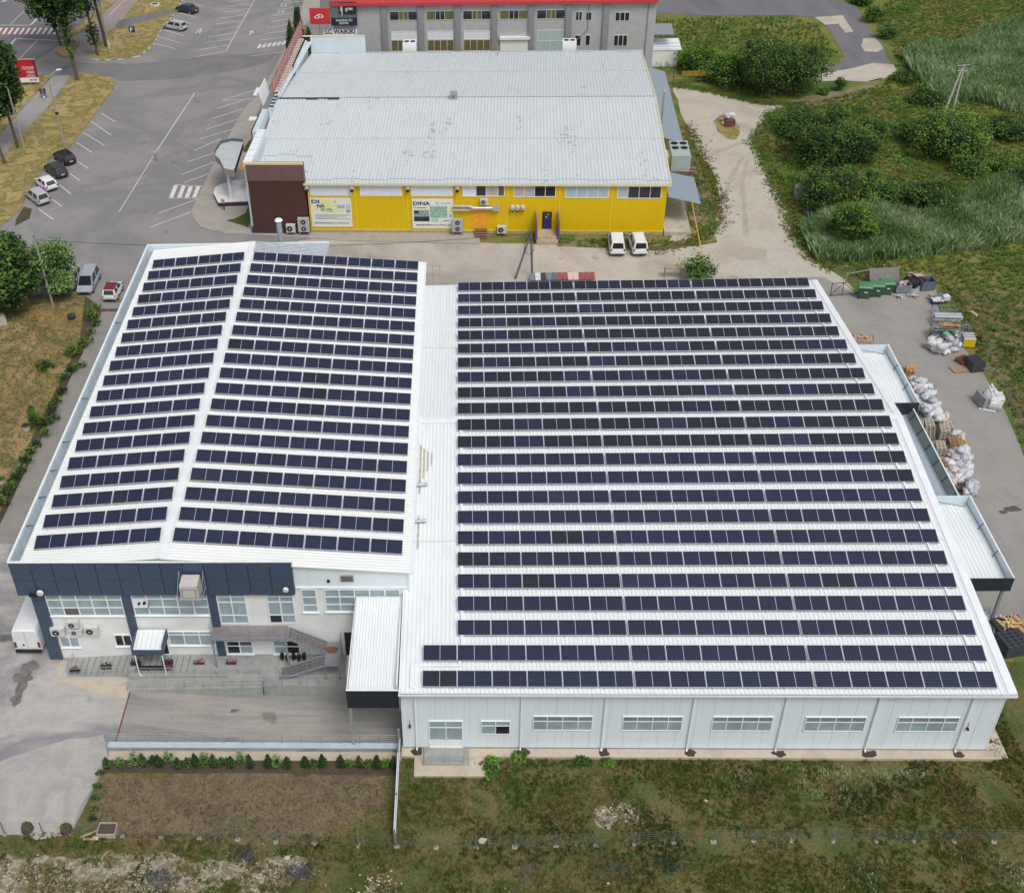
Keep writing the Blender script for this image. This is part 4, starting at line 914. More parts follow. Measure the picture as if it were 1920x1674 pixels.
mb.mesh([(YW+.25,-.35,6.72),(YW+.41,-.35,6.72),(YW+.41,22,8.4),(YW+.25,22,8.4)],[(0,1,2,3)]); mb.mesh([(YW+.25,22,8.4),(YW+.41,22,8.4),(YW+.41,YD,6.72),(YW+.25,YD,6.72)],[(0,1,2,3)])
mb.build('verge_trim',yel)
# windows and white blanked openings
wp=mat('white_panel',(226,232,240),.5,.04,2)
for a,b in ((.3,5.25),(6.25,11.2),(12.3,17.2)):
    mb=MB().use(pvc); mb.box(a,b,-.06,-.014,4.92,6.4); mb.use(wp); mb.box(a+.08,b-.08,-.068,-.061,5.0,6.32); mb.use(mat('panel_joint',(0,0,0)))
    for k in range(1,4): x=a+(b-a)*k/4; mb.box(x-.012,x+.012,-.072,-.069,5.0,6.32)
    o=mb.build('window',yel); o['label']='blanked window with white panels'
cur=mat('pane_curtain',(190,178,172),.4,.1,2); teal=mat('pane_light',(176,198,200),.15,.06,2)
window(yel,18.35,23.25,4.9,6.4,0,[1.5,1.1,1.35,.7],[1],{(0,0):wp,(1,0):dark,(2,0):cur,(3,0):darkb},sill=False)
window(yel,24.3,29.2,4.85,6.35,0,[1,1,1,1],[1],{(0,0):cur,(1,0):cur,(2,0):dark,(3,0):dark},sill=False)
window(yel,30.3,35.3,4.75,6.3,0,[1,1,1,1],[1],{(i,0):teal for i in range(4)},sill=False)
window(yel,36.25,41.3,4.7,6.25,0,[1,1,1,1],[1],{(0,0):teal,(1,0):dark,(2,0):dark,(3,0):dark},sill=False)
bluepaint=mat('door_blue',(34,44,130),.5); nv=mat('door_navy',(40,40,62),.5)
mb=MB().use(nv); mb.box(27.75,28.85,-.09,-.015,.75,2.95); mb.use(bluepaint); mb.box(27.9,28.7,-.1,-.091,.85,1.75); d_=mb.build('door',yel); mb=MB().use(dark); mb.box(27.95,28.65,-.1,-.091,1.85,2.8); mb.use(cur); mb.box(28.35,28.5,-.106,-.101,2.55,2.72); mb.box(28.1,28.3,-.106,-.101,2.2,2.4); mb.build('pane',d_)
mb=MB().use(mat('orange_door',(240,170,40),.5,.08,2)); mb.box(19.4,21.4,-.04,-.016,.7,3.1); o=mb.build('door',yel); o['label']='plain orange metal door'
# brown tower at the left corner
brown=mat('brown_cladding',(80,52,46),.55,.08,1.5); brown2=mat('brown_cladding_light',(116,90,86),.55,.06,1.5)
mb=MB().use(brown); mb.box(-6.95,-.2,-.3,.6,.9,6.95); mb.use(mat('brown_base',(72,52,62),.6)); mb.box(-7.15,-.15,-.42,.55,0,.9)
mb.use(brown2); mb.box(-7.0,-.22,-.36,.55,6.952,9.0)
mb.use(mat('brown_joint',(100,72,66),.6))
for z in (2.7,4.9): mb.box(-6.95,-.2,-.312,-.301,z,z+.03)
mb.use(mat('cream_trim',(0,0,0))); mb.box(-7.0,-.2,-.4,-.12,9.002,9.25)
mb.use(parapet_in); mb.box(-6.0,-.3,.56,.6,6.96,9.0)
mb.build('tower',yel)
# left parapet: stepped, with white caps, then the sign frame
mb=MB().use(parapet_in)
def wall_y(x,ya,yb,z0,z1a,z1b,th=.3): mb.mesh([(x-th/2,ya,z0),(x+th/2,ya,z0),(x+th/2,yb,z0),(x-th/2,yb,z0),(x-th/2,ya,z1a),(x+th/2,ya,z1a),(x+th/2,yb,z1b),(x-th/2,yb,z1b)],[(0,3,2,1),(4,5,6,7),(0,1,5,4),(1,2,6,5),(2,3,7,6),(3,0,4,7)])
mb.use(flash); mb.box(-7.3,-6.3,-.1,9.4,8.6,9.25)
for k in range(5): mb.use(mat('ridge_lap',(0,0,0))); mb.box(-7.31,-6.29,1.5+k*1.8,1.54+k*1.8,9.252,9.262)
mb.use(parapet_in); mb.box(-7.25,-6.35,-.08,9.35,.2,8.598)
wall_y(-7.7,9.5,16.5,.2,8.9,9.0,.7); wall_y(-7.15,16.6,21.8,.2,8.9,8.9,.3)
wall_y(-6.9,21.9,33,.2,8.8,8.5,.25); wall_y(-6.5,33.1,43.8,.2,8.6,8.5,.25)
mb.mesh([(-7.0,22.0,8.5),(-6.6,22,8.5),(-5.6,43.8,8.3),(-6.3,43.8,8.3)],[(0,1,2,3)])
mb.box(-5.9,2.2,43.9,44.1,6.5,9.0); mb.use(mat('cream_trim',(0,0,0))); mb.box(-7.0,2.25,43.85,44.2,9.002,9.1)
mb.use(mat('brown_base',(0,0,0))); mb.box(-8.2,-8.06,9.5,16.5,5.5,9.0); mb.use(navydark)
for k in range(4): mb.box(-7.3,-6.75,17.3+k*1.1,17.7+k*1.1,8.92,9.0)
mb.build('parapet',yel)
sf=thing('rooftop_sign_frame','long rusty red lattice sign frame with white backing boards along the yellow shop roof','sign frame',(YO[0],YO[1],0),R(YA))
red=mat('rusty_red',(170,96,92),.7,.15,4); 
mb=MB().use(red)
for k in range(25):
    y=23.2+k; x=-7.8; mb.use(red); mb.box(x-.05,x+.05,y,y+.16,7.6,10.2); mb.tube((x,y,10.2),(x+1.0,y,8.7),.03,.03,4); mb.use(mat('frame_white',(214,202,198),.6)); mb.box(x-.05,x+.05,y+.42,y+.62,7.7,10.1)
mb.use(red)
for z in (7.6,8.9,10.2): mb.tube((-7.8,23.2,z),(-7.8,48,z),.04,.04,4)
mb.build('lattice',sf)
mb=MB().use(mat('backing_board',(206,196,184),.7,.1,2))
for k in range(21): y=23.1+k; x=-7.6; mb.box(x,x+.8,y,y+.7,8.7,8.76)
mb.build('backing_boards',sf)
bb=thing('roof_board','white back of a tilted advertising board on the shop parapet near the ridge','sign board',(YO[0],YO[1],0),R(YA))
mb=MB().use(flash); mb.rbox((-8.7,21.6,9.3),(.12,4.6,2.0),0,R(-12)); mb.rbox((-9.5,20.9,9.6),(.5,2.6,.12)); mb.box(-9.3,-8.0,13.6,14.6,8.6,8.75); mb.build('board',bb)
# banners
ink=mat('ink_navy',(44,50,84),.6); mint=mat('ink_mint',(176,210,200),.6); lemon=mat('ink_lemon',(236,230,160),.6); aqua=mat('ink_aqua',(150,198,196),.6); paperw=mat('banner_paper',(232,234,226),.6,.03,2)
olive=mat('ink_olive',(120,130,60),.6); greyp=mat('photo_grey',(150,160,158),.5,.35,6); greenp=mat('photo_green',(150,188,172),.5,.25,5)
def banner(x0,x1,z0,z1,label):
    t=thing('banner',label,'banner',(YO[0],YO[1],0),R(YA)); W_=x1-x0;H_=z1-z0
    mb=MB().use(paperw); mb.box(x0,x1,-.1,-.052,z0,z1); mb.build('sheet',t)
    def bx(mb,m,a,b,c,d,k=0): mb.use(m); mb.box(x0+a*W_,x0+b*W_,-.106-k*.003,-.101-k*.003,z1-d*H_,z1-c*H_)
    return t,bx,W_,H_
t,bx,bw,bh=banner(.2,5.1,.85,4.68,'white shop banner nearest the brown tower, DI NA in two lines over pale squares')
mb=MB()
for q in ((lemon,.27,.52,.06,.42),(lemon,.55,.68,.10,.32),(mint,.58,.63,.09,.16),(aqua,.66,.84,.24,.36),(lemon,.5,.8,.38,.5),(mint,.36,.53,.36,.48),(aqua,.24,.33,.36,.46),(mint,.87,.97,.22,.5),(lemon,.04,.2,.26,.42),(lemon,.85,.97,.42,.5)): bx(mb,*q)
for k,(a,b) in enumerate(((.1,.96),(.1,.86),(.1,.62),(.1,.96))): bx(mb,mat('ink_soft',(120,132,150),.6),a,b,.575+k*.045,.592+k*.045)
mb.build('print',t); 
text('DI',1.0*.62,ink,'lettering',t,(.36,-.115,3.98),(R(90),0,0),.95,.02); text('NA',.62,ink,'lettering',t,(.98,-.115,3.42),(R(90),0,0),.95,.02)
text('FIECARE DETALIU E LA LOCUL LUI',.24,ink,'lettering',t,(.55,-.115,1.3),(R(90),0,0),4.1,.006)
t,bx,bw,bh=banner(12.35,17.2,.72,4.6,'white shop banner in the third bay, with DINA in one line and two photographs')
mb=MB()
for q in ((mint,.58,.66,.1,.2),(lemon,.9,.98,.3,.5),(aqua,.9,.98,.52,.62),(mint,.46,.64,.66,.78),(lemon,.1,.36,.28,.33),(mint,.04,.1,.25,.33),(greenp,.44,.86,.25,.64),(greyp,.04,.42,.38,.76),(mat('photo_dark',(44,48,52),.5,.3,5),.04,.42,.6,.76,1),(mat('photo_dark',(0,0,0)),.05,.16,.4,.5,1)): bx(mb,*q)
bx(mb,olive,.12,.35,.29,.32,1); bx(mb,olive,.76,.9,.72,.75,1); bx(mb,mat('ink_soft',(0,0,0)),.7,.95,.14,.16); mb.build('print',t)
text('DINA',.62,ink,'lettering',t,(12.5,-.115,3.78),(R(90),0,0),2.0,.02); text('FIECARE DETALIU E LA LOCUL LUI',.24,ink,'lettering',t,(12.8,-.115,1.1),(R(90),0,0),4.0,.006)
# wall cameras, ducts, air conditioners of the shop
for i,a in enumerate((-.0,5.35,11.95,17.75)):
    t=thing('wall_lamp',('leftmost','second from left','third from left','rightmost')[i]+' of the four cowled lamps under the eave of the yellow wall','lamp',(YO[0],YO[1],0),R(YA),'cowled lamps under the yellow eave')
    mb=MB().use(mat('cowl',(206,196,186),.6)); mb.tube((a,-.05,6.1),(a,-.5,5.95),.22,.26,10); mb.use(black); mb.tube((a,-.5,5.9),(a,-.42,5.7),.2,.2,10); mb.build('cowl',t)
t=thing('exhaust_duct','shiny steel exhaust duct forked at its left end on the yellow wall','duct',(YO[0],YO[1],0),R(YA))
mb=MB().use(mat('steel_duct',(206,204,200),.25,.08,2,metal=.6))
for z in (3.25,3.75): mb.tube((17.2,-.3,z),(19.0,-.3,z),.16,.16,10); mb.tube((19.0,-.3,z),(19.7,-.3,3.5),.16,.2,10)
mb.tube((19.6,-.3,3.5),(22.0,-.3,3.5),.22,.22,12); mb.box(21.9,22.7,-.55,-.02,3.25,3.85); mb.box(22.3,22.75,-.5,-.1,3.851,3.95); mb.build('pipe',t)
t=thing('exhaust_fans','row of three round exhaust fans beside the steel duct on the yellow wall','fan',(YO[0],YO[1],0),R(YA))
mb=MB().use(mat('cowl',(0,0,0)))
for a in (24.2,24.8,25.4): mb.tube((a,-.05,3.6),(a,-.5,3.5),.3,.24,12)
mb.use(black)
for a in (24.2,24.8,25.4): mb.tube((a,-.4,3.3),(a,-.3,3.1),.16,.12,8)
mb.build('fan_casing',t)
def yac(x,z,w,h,d,fans,legs,lab,off=.3,vert=False,m=None):
    a=R(YA); dx,dy=math.cos(a),math.sin(a); t=make_ac(w,h,d,fans,legs,m,vert); yy=-off-d/2; place_ac(t,(YO[0]+dx*x+dy*-yy*1.0, YO[1]+dy*x+dx*yy,z),a,lab,'air conditioners at the shop building')
yac(-2.3,0,1.1,1.0,.45,1,.5,'single-fan air conditioner on legs before the brown tower',.5)
yac(-.7,0,1.35,1.75,.5,2,.6,'tall grey double-fan unit on legs between brown tower and first banner',.5,True,mat('ac_grey',(178,180,184),.5))
yac(17.75,0,1.25,1.6,.5,2,.6,'tall grey double-fan unit on legs between second banner and orange door',.25,True,MATS['ac_grey'])
yac(23.0,.35,1.1,.9,.45,1,0,'white single-fan air conditioner low on the yellow wall right of the orange door',.15)
yac(20.9,4.0,.95,.7,.35,1,0,'small air conditioner on the yellow wall above the steel duct',.1)
# doorway stair of the shop with purple handrails
t=thing('entrance_stairs','tan concrete entrance stairs with purple side boards at the blue shop door','steps',(YO[0],YO[1],0),R(YA))
mb=MB().use(mat('tan_concrete',(190,170,140),.9,.1,2)); mb.box(27.2,29.5,-2.0,-.07,0,.72); mb.use(mat('rubble_base',(0,0,0))); mb.box(27.1,29.6,-2.7,-2.001,0,.42); mb.build('steps',t)
for a_ in (26.95,29.55):
    mb=MB().use(mat('purple_board',(104,80,134),.6,.1,2)); mb.box(a_,a_+.2,-2.2,-.1,.3,2.5); mb.use(mat('mauve_board',(170,136,150),.6)); mb.box(a_,a_+.2,-1.2,-.1,2.5,3.2); mb.build('side_board',t)
t=thing('wooden_steps','brown wooden steps with pale edges under the orange door of the yellow wall','steps',(YO[0],YO[1],0),R(YA))
mb=MB().use(mat('dark_wood',(104,72,58),.8,.15,3))
for k in range(4): mb.box(19.8,21.2,-1.3+k*.3,-1.02+k*.3,0,.18+k*.18); 
mb.use(wood)
for k in range(4): mb.box(19.8,21.2,-1.33+k*.3,-1.301+k*.3,.1+k*.18,.19+k*.18)
mb.build('steps',t)
# roof vent and small satellite boxes
t=thing('roof_vent','small square metal vent at the middle of the grey shop roof ridge','vent',(YO[0],YO[1],0),R(YA)); mb=MB().use(galv); mb.box(15.8,16.8,21.2,22.2,8.3,9.1); mb.use(acg); mb.box(16.0,16.5,21.16,21.199,8.5,8.9); mb.build('casing',t)
# lean-to roofs on the right side
lean=sheet_mat('lean_to_sheet',(140,154,166),.45,(120,126,130),.5,(1,.3,1))
for nm,a,b,z1,z2,x1,lab in (('lean_to',18.2,43.5,4.6,3.6,45.9,'long blue-grey lean-to roof along the back half of the yellow shop side'),('lean_to',1.4,8.6,4.2,3.3,46.2,'short blue-grey lean-to roof at the front right corner of the yellow shop')):
    t=thing(nm,lab,'lean-to roof',(YO[0],YO[1],0),R(YA)); mb=MB().use(lean); ribs(mb,(YW+.42,a,z1),(YW+.42,b,z1),(x1,a,z2),(x1,b,z2),.5,.03,.1); mb.build('roof',t)
    mb=MB().use(steelgrey)
    for y in (a+.3,(a+b)/2,b-.3): mb.box(x1-.3,x1-.2,y-.05,y+.05,0,z2-.06)
    mb.build('post',t)
struct(MB().use(concrete).box(42.1,45.2,-.2,9.5,0,.45).build('loading_dock',loc=(YO[0],YO[1],0),rot=(0,0,R(YA))))
t=thing('chiller_platform','rusty steel platform with railing carrying the chiller beside the yellow shop','platform',(YO[0],YO[1],0),R(YA))
rust=mat('rust_plate',(104,72,66),.85,.25,2)
mb=MB().use(rust); mb.box(42.3,46.6,9.8,16.5,3.0,3.12); mb.build('deck',t); mb=MB().use(rail)
for x in (42.6,46.4):
    for y in (10,16.3): mb.box(x-.06,x+.06,y-.06,y+.06,0,3.0)
for x in (42.4,44.4,46.5): mb.tube((x,9.85,3.1),(x,9.85,4.0),.03)
for z in (3.55,4.0): mb.tube((42.4,9.85,z),(46.5,9.85,z),.025)
mb.tube((42.6,10,1),(44.4,9.9,3),.05); mb.tube((46.4,10,1.8),(44.4,9.9,.2),.05); mb.tube((44.4,9.9,.2),(42.5,10,2.4),.05); mb.build('frame',t)
t=thing('chiller','grey-green rooftop chiller with four round fans on the steel platform','chiller',(YO[0],YO[1],0),R(YA))
mb=MB().use(mat('chiller_green',(166,182,178),.5,.06,1)); mb.box(43.6,45.9,10.6,15.2,3.14,5.2); mb.use(flash); mb.box(42.4,43.58,12.2,14.2,3.3,4.4); mb.build('casing',t)
mb=MB().use(black)
for x in (44.2,45.3):
    for y in (13.0,14.4): mb.tube((x,y,5.205),(x,y,5.25),.45,.45,14)
mb.build('fan_grille',t)
t=thing('stove_pipe','thin grey stove pipe with a cap at the yellow shop side wall','flue',(YO[0],YO[1],0),R(YA)); mb=MB().use(galv); mb.tube((43.3,21.5,4),(43.3,21.5,9.2),.13,.13,8); mb.tube((43.3,21.5,9.2),(43.3,21.5,9.5),.3,.1,8); mb.build('pipe',t)
# kiosk terrace with canopy by the tower
kp=G2(474,380); kq=G2(407,381)
t=thing('kiosk_terrace','raised white corner terrace with dark base beside the brown tower','terrace',(-22.0,86,0))
P=[G2(476,377,.7),G2(409,380,.7),G2(400,362,.7),G2(403,352,.7),G2(415,345,.7),G2(440,338,.7),G2(470,335,.7)]
lp=[(x+22.0,y-86) for x,y in P]
mb=MB().use(mat('plum_base',(72,52,62),.6)); mb.prism(lp,0,.66); mb.use(mat('white_floor',(222,222,220),.7,.06,1)); mb.prism(lp,.661,.7); mb.build('platform',t)
m_=MB().use(mat('white_pillar',(214,222,230),.4)); x,y=G2(434,372,.7); m_.tube((x+22,y-86,.7),(x+22,y-86,5.0),.24,.24,12); m_.build('column',t)
t=thing('kiosk_canopy','grey rounded canopy on a white column beside the brown tower','canopy',(-26,89,0))
P=[G2(*p,5.0) for p in ((456,268),(435,266),(415,271),(405,285),(403,292),(412,300),(420,317),(436,321),(440,318))]
lp=[(x+26,y-89) for x,y in P]; mb=MB().use(mat('canopy_grey',(190,196,198),.6,.08,1)); mb.prism(lp,5.0,5.08); mb.use(mat('canopy_rim',(206,196,186),.6)); 
for a,b in list(zip(lp,lp[1:]))[3:]: 
    mb.mesh([(a[0],a[1],4.2),(b[0],b[1],4.2),(b[0],b[1],5.1),(a[0],a[1],5.1)],[(0,1,2,3),(3,2,1,0)])
mb.use(mat('blue_grey_plate',(132,144,152),.5))
for a,b in list(zip(lp,lp[1:]))[:4]: mb.mesh([(a[0],a[1],5.0),(b[0],b[1],5.0),(b[0],b[1],5.5),(a[0],a[1],5.5)],[(0,1,2,3),(3,2,1,0)])
mb.use(navydark); a,b=lp[-1],lp[0]; mb.mesh([(a[0],a[1],4.4),(b[0],b[1],4.4),(b[0],b[1],5.05),(a[0],a[1],5.05)],[(0,1,2,3),(3,2,1,0)])
mb.build('roof',t)
t=thing('awning','orange awning strip between the kiosk canopy and the white parapet','awning',(-23,90,0)); p=G2(463,296,4.2); q=G2(448,320,4.2)
mb=MB().use(mat('orange_awning',(204,140,60),.6,.2,1)); P=[(a-(-23),b-90) for a,b in (G2(449,319,4.2),G2(464,319,4.2),G2(470,296,4.2),G2(456,296,4.2))]; mb.prism(P,4.1,4.2); mb.build('cover',t)
# ================================================================ GREY SHOPPING BUILDING BEHIND
GO=(-13.0,128.4); GA=-2.6
gry=thing('shopping_centre','long grey two-storey shopping building with a red roof edge','building',(GO[0],GO[1],0),R(GA))
gwall=mat('grey_panel_wall',(180,180,184),.8,.05,1.2); gpil=mat('grey_pilaster',(142,144,150),.8,.05,1.5)
mb=MB().use(gwall); mb.box(-2.2,46.3,0,14,0,11.0); 
mb.use(gpil)
for k in range(7): a=5.2+k*5.55; mb.box(a,a+.9,-.35,-.001,0,10.9)
mb.box(45.0,45.2,-.1,-.001,0,10.9)
mb.build('wall',gry)
mb=MB().use(mat('red_fascia',(196,62,66),.5,.06,2)); mb.box(-2.6,46.4,-.7,.2,10.95,11.35); mb.mesh([(-2.6,-.7,11.352),(46.4,-.7,11.352),(46.4,14,12.6),(-2.6,14,12.6)],[(0,1,2,3)]); mb.build('roof',gry)
def gp(u,v): return PL(u,v,GO,GA)
for k in range(5):
    a=6.45+k*5.55
    ol=mat('pane_olive',(112,106,72),.3,.2,2)
    window(gry,a,a+4.2,8.55,9.9,0,[1.3,.65,.65,1.3],[1],{(0,0):(dark,ol)[k%2],(1,0):(ol,dark)[k%2],(2,0):(ol,dark)[k%2],(3,0):(dark,ol)[k%2]},sill=False,fw=.04,ft=.05)
    if k<3 or k==4: window(gry,a+.1,a+4.1,5.6 if k<3 else 3.6,6.85,0,[1,1],[1] if k<3 else [1,1],{(i,j):(wp if k<3 else teal) for i in range(2) for j in range(2)},sill=False,fw=.04,ft=.04,lab='pale blanked window')
    if k<3: window(gry,a+.1,a+4.1,3.8,5.5,0,[1,1,1,1],[1],{(i,0):ol for i in range(4)},sill=False,fw=.04,ft=.05)
mb=MB().use(flash); mb.box(23.2,27.6,-.3,-.02,2.2,5.6); mb.box(23.1,27.7,-.6,-.02,5.601,6.0); mb.build('roller_shutter',gry)
for u0,v0,u1,v1,n in ((1079,22,1092,39,2),(1098,23,1110,39,1),(1153,23,1181,40,3),(1150,66,1177,87,3),(1077,66,1090,87,1),(1097,66,1107,86,1)):
    a=gp(u0,v1);b=gp(u1,v0); window(gry,a[0],b[0],a[1],b[1],0,[1]*n,[1],{(i,0):dark for i in range(n)},sill=False,fw=.05,ft=.07)
mb=MB().use(gpil); mb.tube((33.6,-.1,4.2),(36.3,-.1,6.9),.05); mb.tube((36.3,-.1,6.9),(36.3,-.1,10.9),.05); mb.build('downspout',gry)
for (u,v,lab) in ((722,92,'left'),(1040,82,'right')):
    pass
def gsign(label,name='sign'): return thing(name,label,'sign',(GO[0],GO[1],0),R(GA))
t=gsign('square red sign box with a white looped emblem at the corner of the grey building')
a=gp(584,42); b=gp(619,12); cx,cz=(a[0]+b[0])/2-.2,(a[1]+b[1])/2
mb=MB().use(mat('sign_red',(206,62,62),.5,.05,2)); mb.box(a[0],b[0],-1.1,-.8,a[1],b[1]); mb.build('panel',t)
mb=MB().use(mat('sign_white',(240,236,236),.5))
def ring(cx,cz,rx,rz,ang,wd,y):
    n=18;P=[];Q=[]
    for i in range(n):
        q=2*math.pi*i/n; 
        for L_,k in ((P,1),(Q,1-wd)): x_=rx*k*math.cos(q);z_=rz*k*math.sin(q); L_.append((cx+x_*math.cos(ang)-z_*math.sin(ang),y,cz+x_*math.sin(ang)+z_*math.cos(ang)))
    mb.mesh(P+Q,[(i,(i+1)%n,n+(i+1)%n,n+i) for i in range(n)])
ring(cx-.2,cz-.08,.42,.26,.1,.42,-1.11); ring(cx+.3,cz+.08,.48,.27,-.35,.42,-1.115)
mb.build('emblem',t); mb=MB().use(steelgrey); mb.box(cx-.06,cx+.06,-1.0,-.88,0,a[1]); mb.build('post',t)
t=gsign('dark sports poster with a pale figure beside the red sign box','poster')
a=gp(622,47); b=gp(668,2); mb=MB().use(mat('poster_dark',(44,52,64),.5,.15,1)); mb.box(a[0],b[0],-.5,-.36,a[1],b[1]); mb.use(mat('poster_mid',(104,122,134),.5,.25,1)); w_=b[0]-a[0];h_=b[1]-a[1]
mb.box(a[0]+.05,a[0]+w_*.32,-.51,-.501,a[1]+h_*.45,b[1]-.1); mb.box(a[0]+.05,b[0]-.05,-.512,-.511,a[1]+h_*.34,a[1]+h_*.46); mb.use(mat('poster_pale',(206,204,206),.5))
for (fx,fz,fw_,fh) in ((.38,.62,.1,.22),(.42,.45,.05,.2),(.4,.85,.06,.07),(.58,.6,.08,.14),(.7,.66,.16,.1),(.64,.72,.1,.05)): mb.box(a[0]+w_*fx,a[0]+w_*(fx+fw_),-.52,-.514,a[1]+h_*fz,a[1]+h_*(fz+fh))
mb.build('print',t)
pw=mat('sign_white',(0,0,0))
text('MAGAZINUL TĂU',.42,pw,'lettering',t,(a[0]+w_*.2,-.53,a[1]+h_*.19),(R(90),0,0),w_*.62,.01); text('DE SPORT',.42,pw,'lettering',t,(a[0]+w_*.32,-.53,a[1]+h_*.07),(R(90),0,0),w_*.36,.01)
text('SPORTLANDIA',.36,pw,'lettering',t,(a[0]+w_*.32,-.53,a[1]+h_*.88),(R(90),0,0),w_*.45,.01)
t=gsign('white LC WAIKIKI shop sign in navy letters below the poster')
a=gp(608,66); b=gp(670,54); mb=MB().use(mat('sign_white',(0,0,0))); mb.box(a[0],b[0],-.5,-.36,a[1],b[1]); mb.build('panel',t)
text('LC WAIKIKI',.95,mat('sign_navy',(46,52,92),.5),'lettering',t,(a[0]+.3,-.52,a[1]+.35),(R(90),0,0),b[0]-a[0]-.6,.03)
# porch and stairs at the right end, rooftop units on the shop's far edge
t=thing('rooftop_unit','pair of fan units behind the far roof edge of the yellow shop, left one','air conditioner',(YO[0],YO[1],0),R(YA))
for i,(x0,lab) in enumerate(((7.6,'white two-fan unit behind the far roof edge, left of the grey building pilasters'),(31.0,'white two-fan unit with a hood behind the far roof edge, near the small windows'))):
    if i: t=thing('rooftop_unit',lab,'air conditioner',(YO[0],YO[1],0),R(YA))
    t['label']=lab
    mb=MB().use(flash); mb.box(x0,x0+2.0,44.6,46.4,5.6,7.6); mb.use(steelgrey)
    for a_ in (0,1.9):
        for b_ in (44.6,46.3): mb.box(x0+a_,x0+a_+.1,b_,b_+.1,0,5.599)
    mb.build('casing',t); mb=MB().use(black); mb.tube((x0+.55,45.6,7.605),(x0+.55,45.6,7.64),.38,.38,12); mb.tube((x0+1.45,45.6,7.605),(x0+1.45,45.6,7.64),.38,.38,12); mb.build('fan_grille',t)
t=thing('porch','white porch stair with railing at the right end of the grey building','porch',(GO[0],GO[1],0),R(GA))
mb=MB().use(render); mb.box(46.5,50.5,3,8,0,2.6); mb.use(flash); mb.box(46.5,51,2.9,8,2.601,2.75)
mb.use(rail)
for z in (3.2,3.7): mb.tube((46.6,3,z),(50.8,3,z),.05)
mb.box(46.5,49.8,4,9,4.6,4.75); mb.build('porch_body',t)
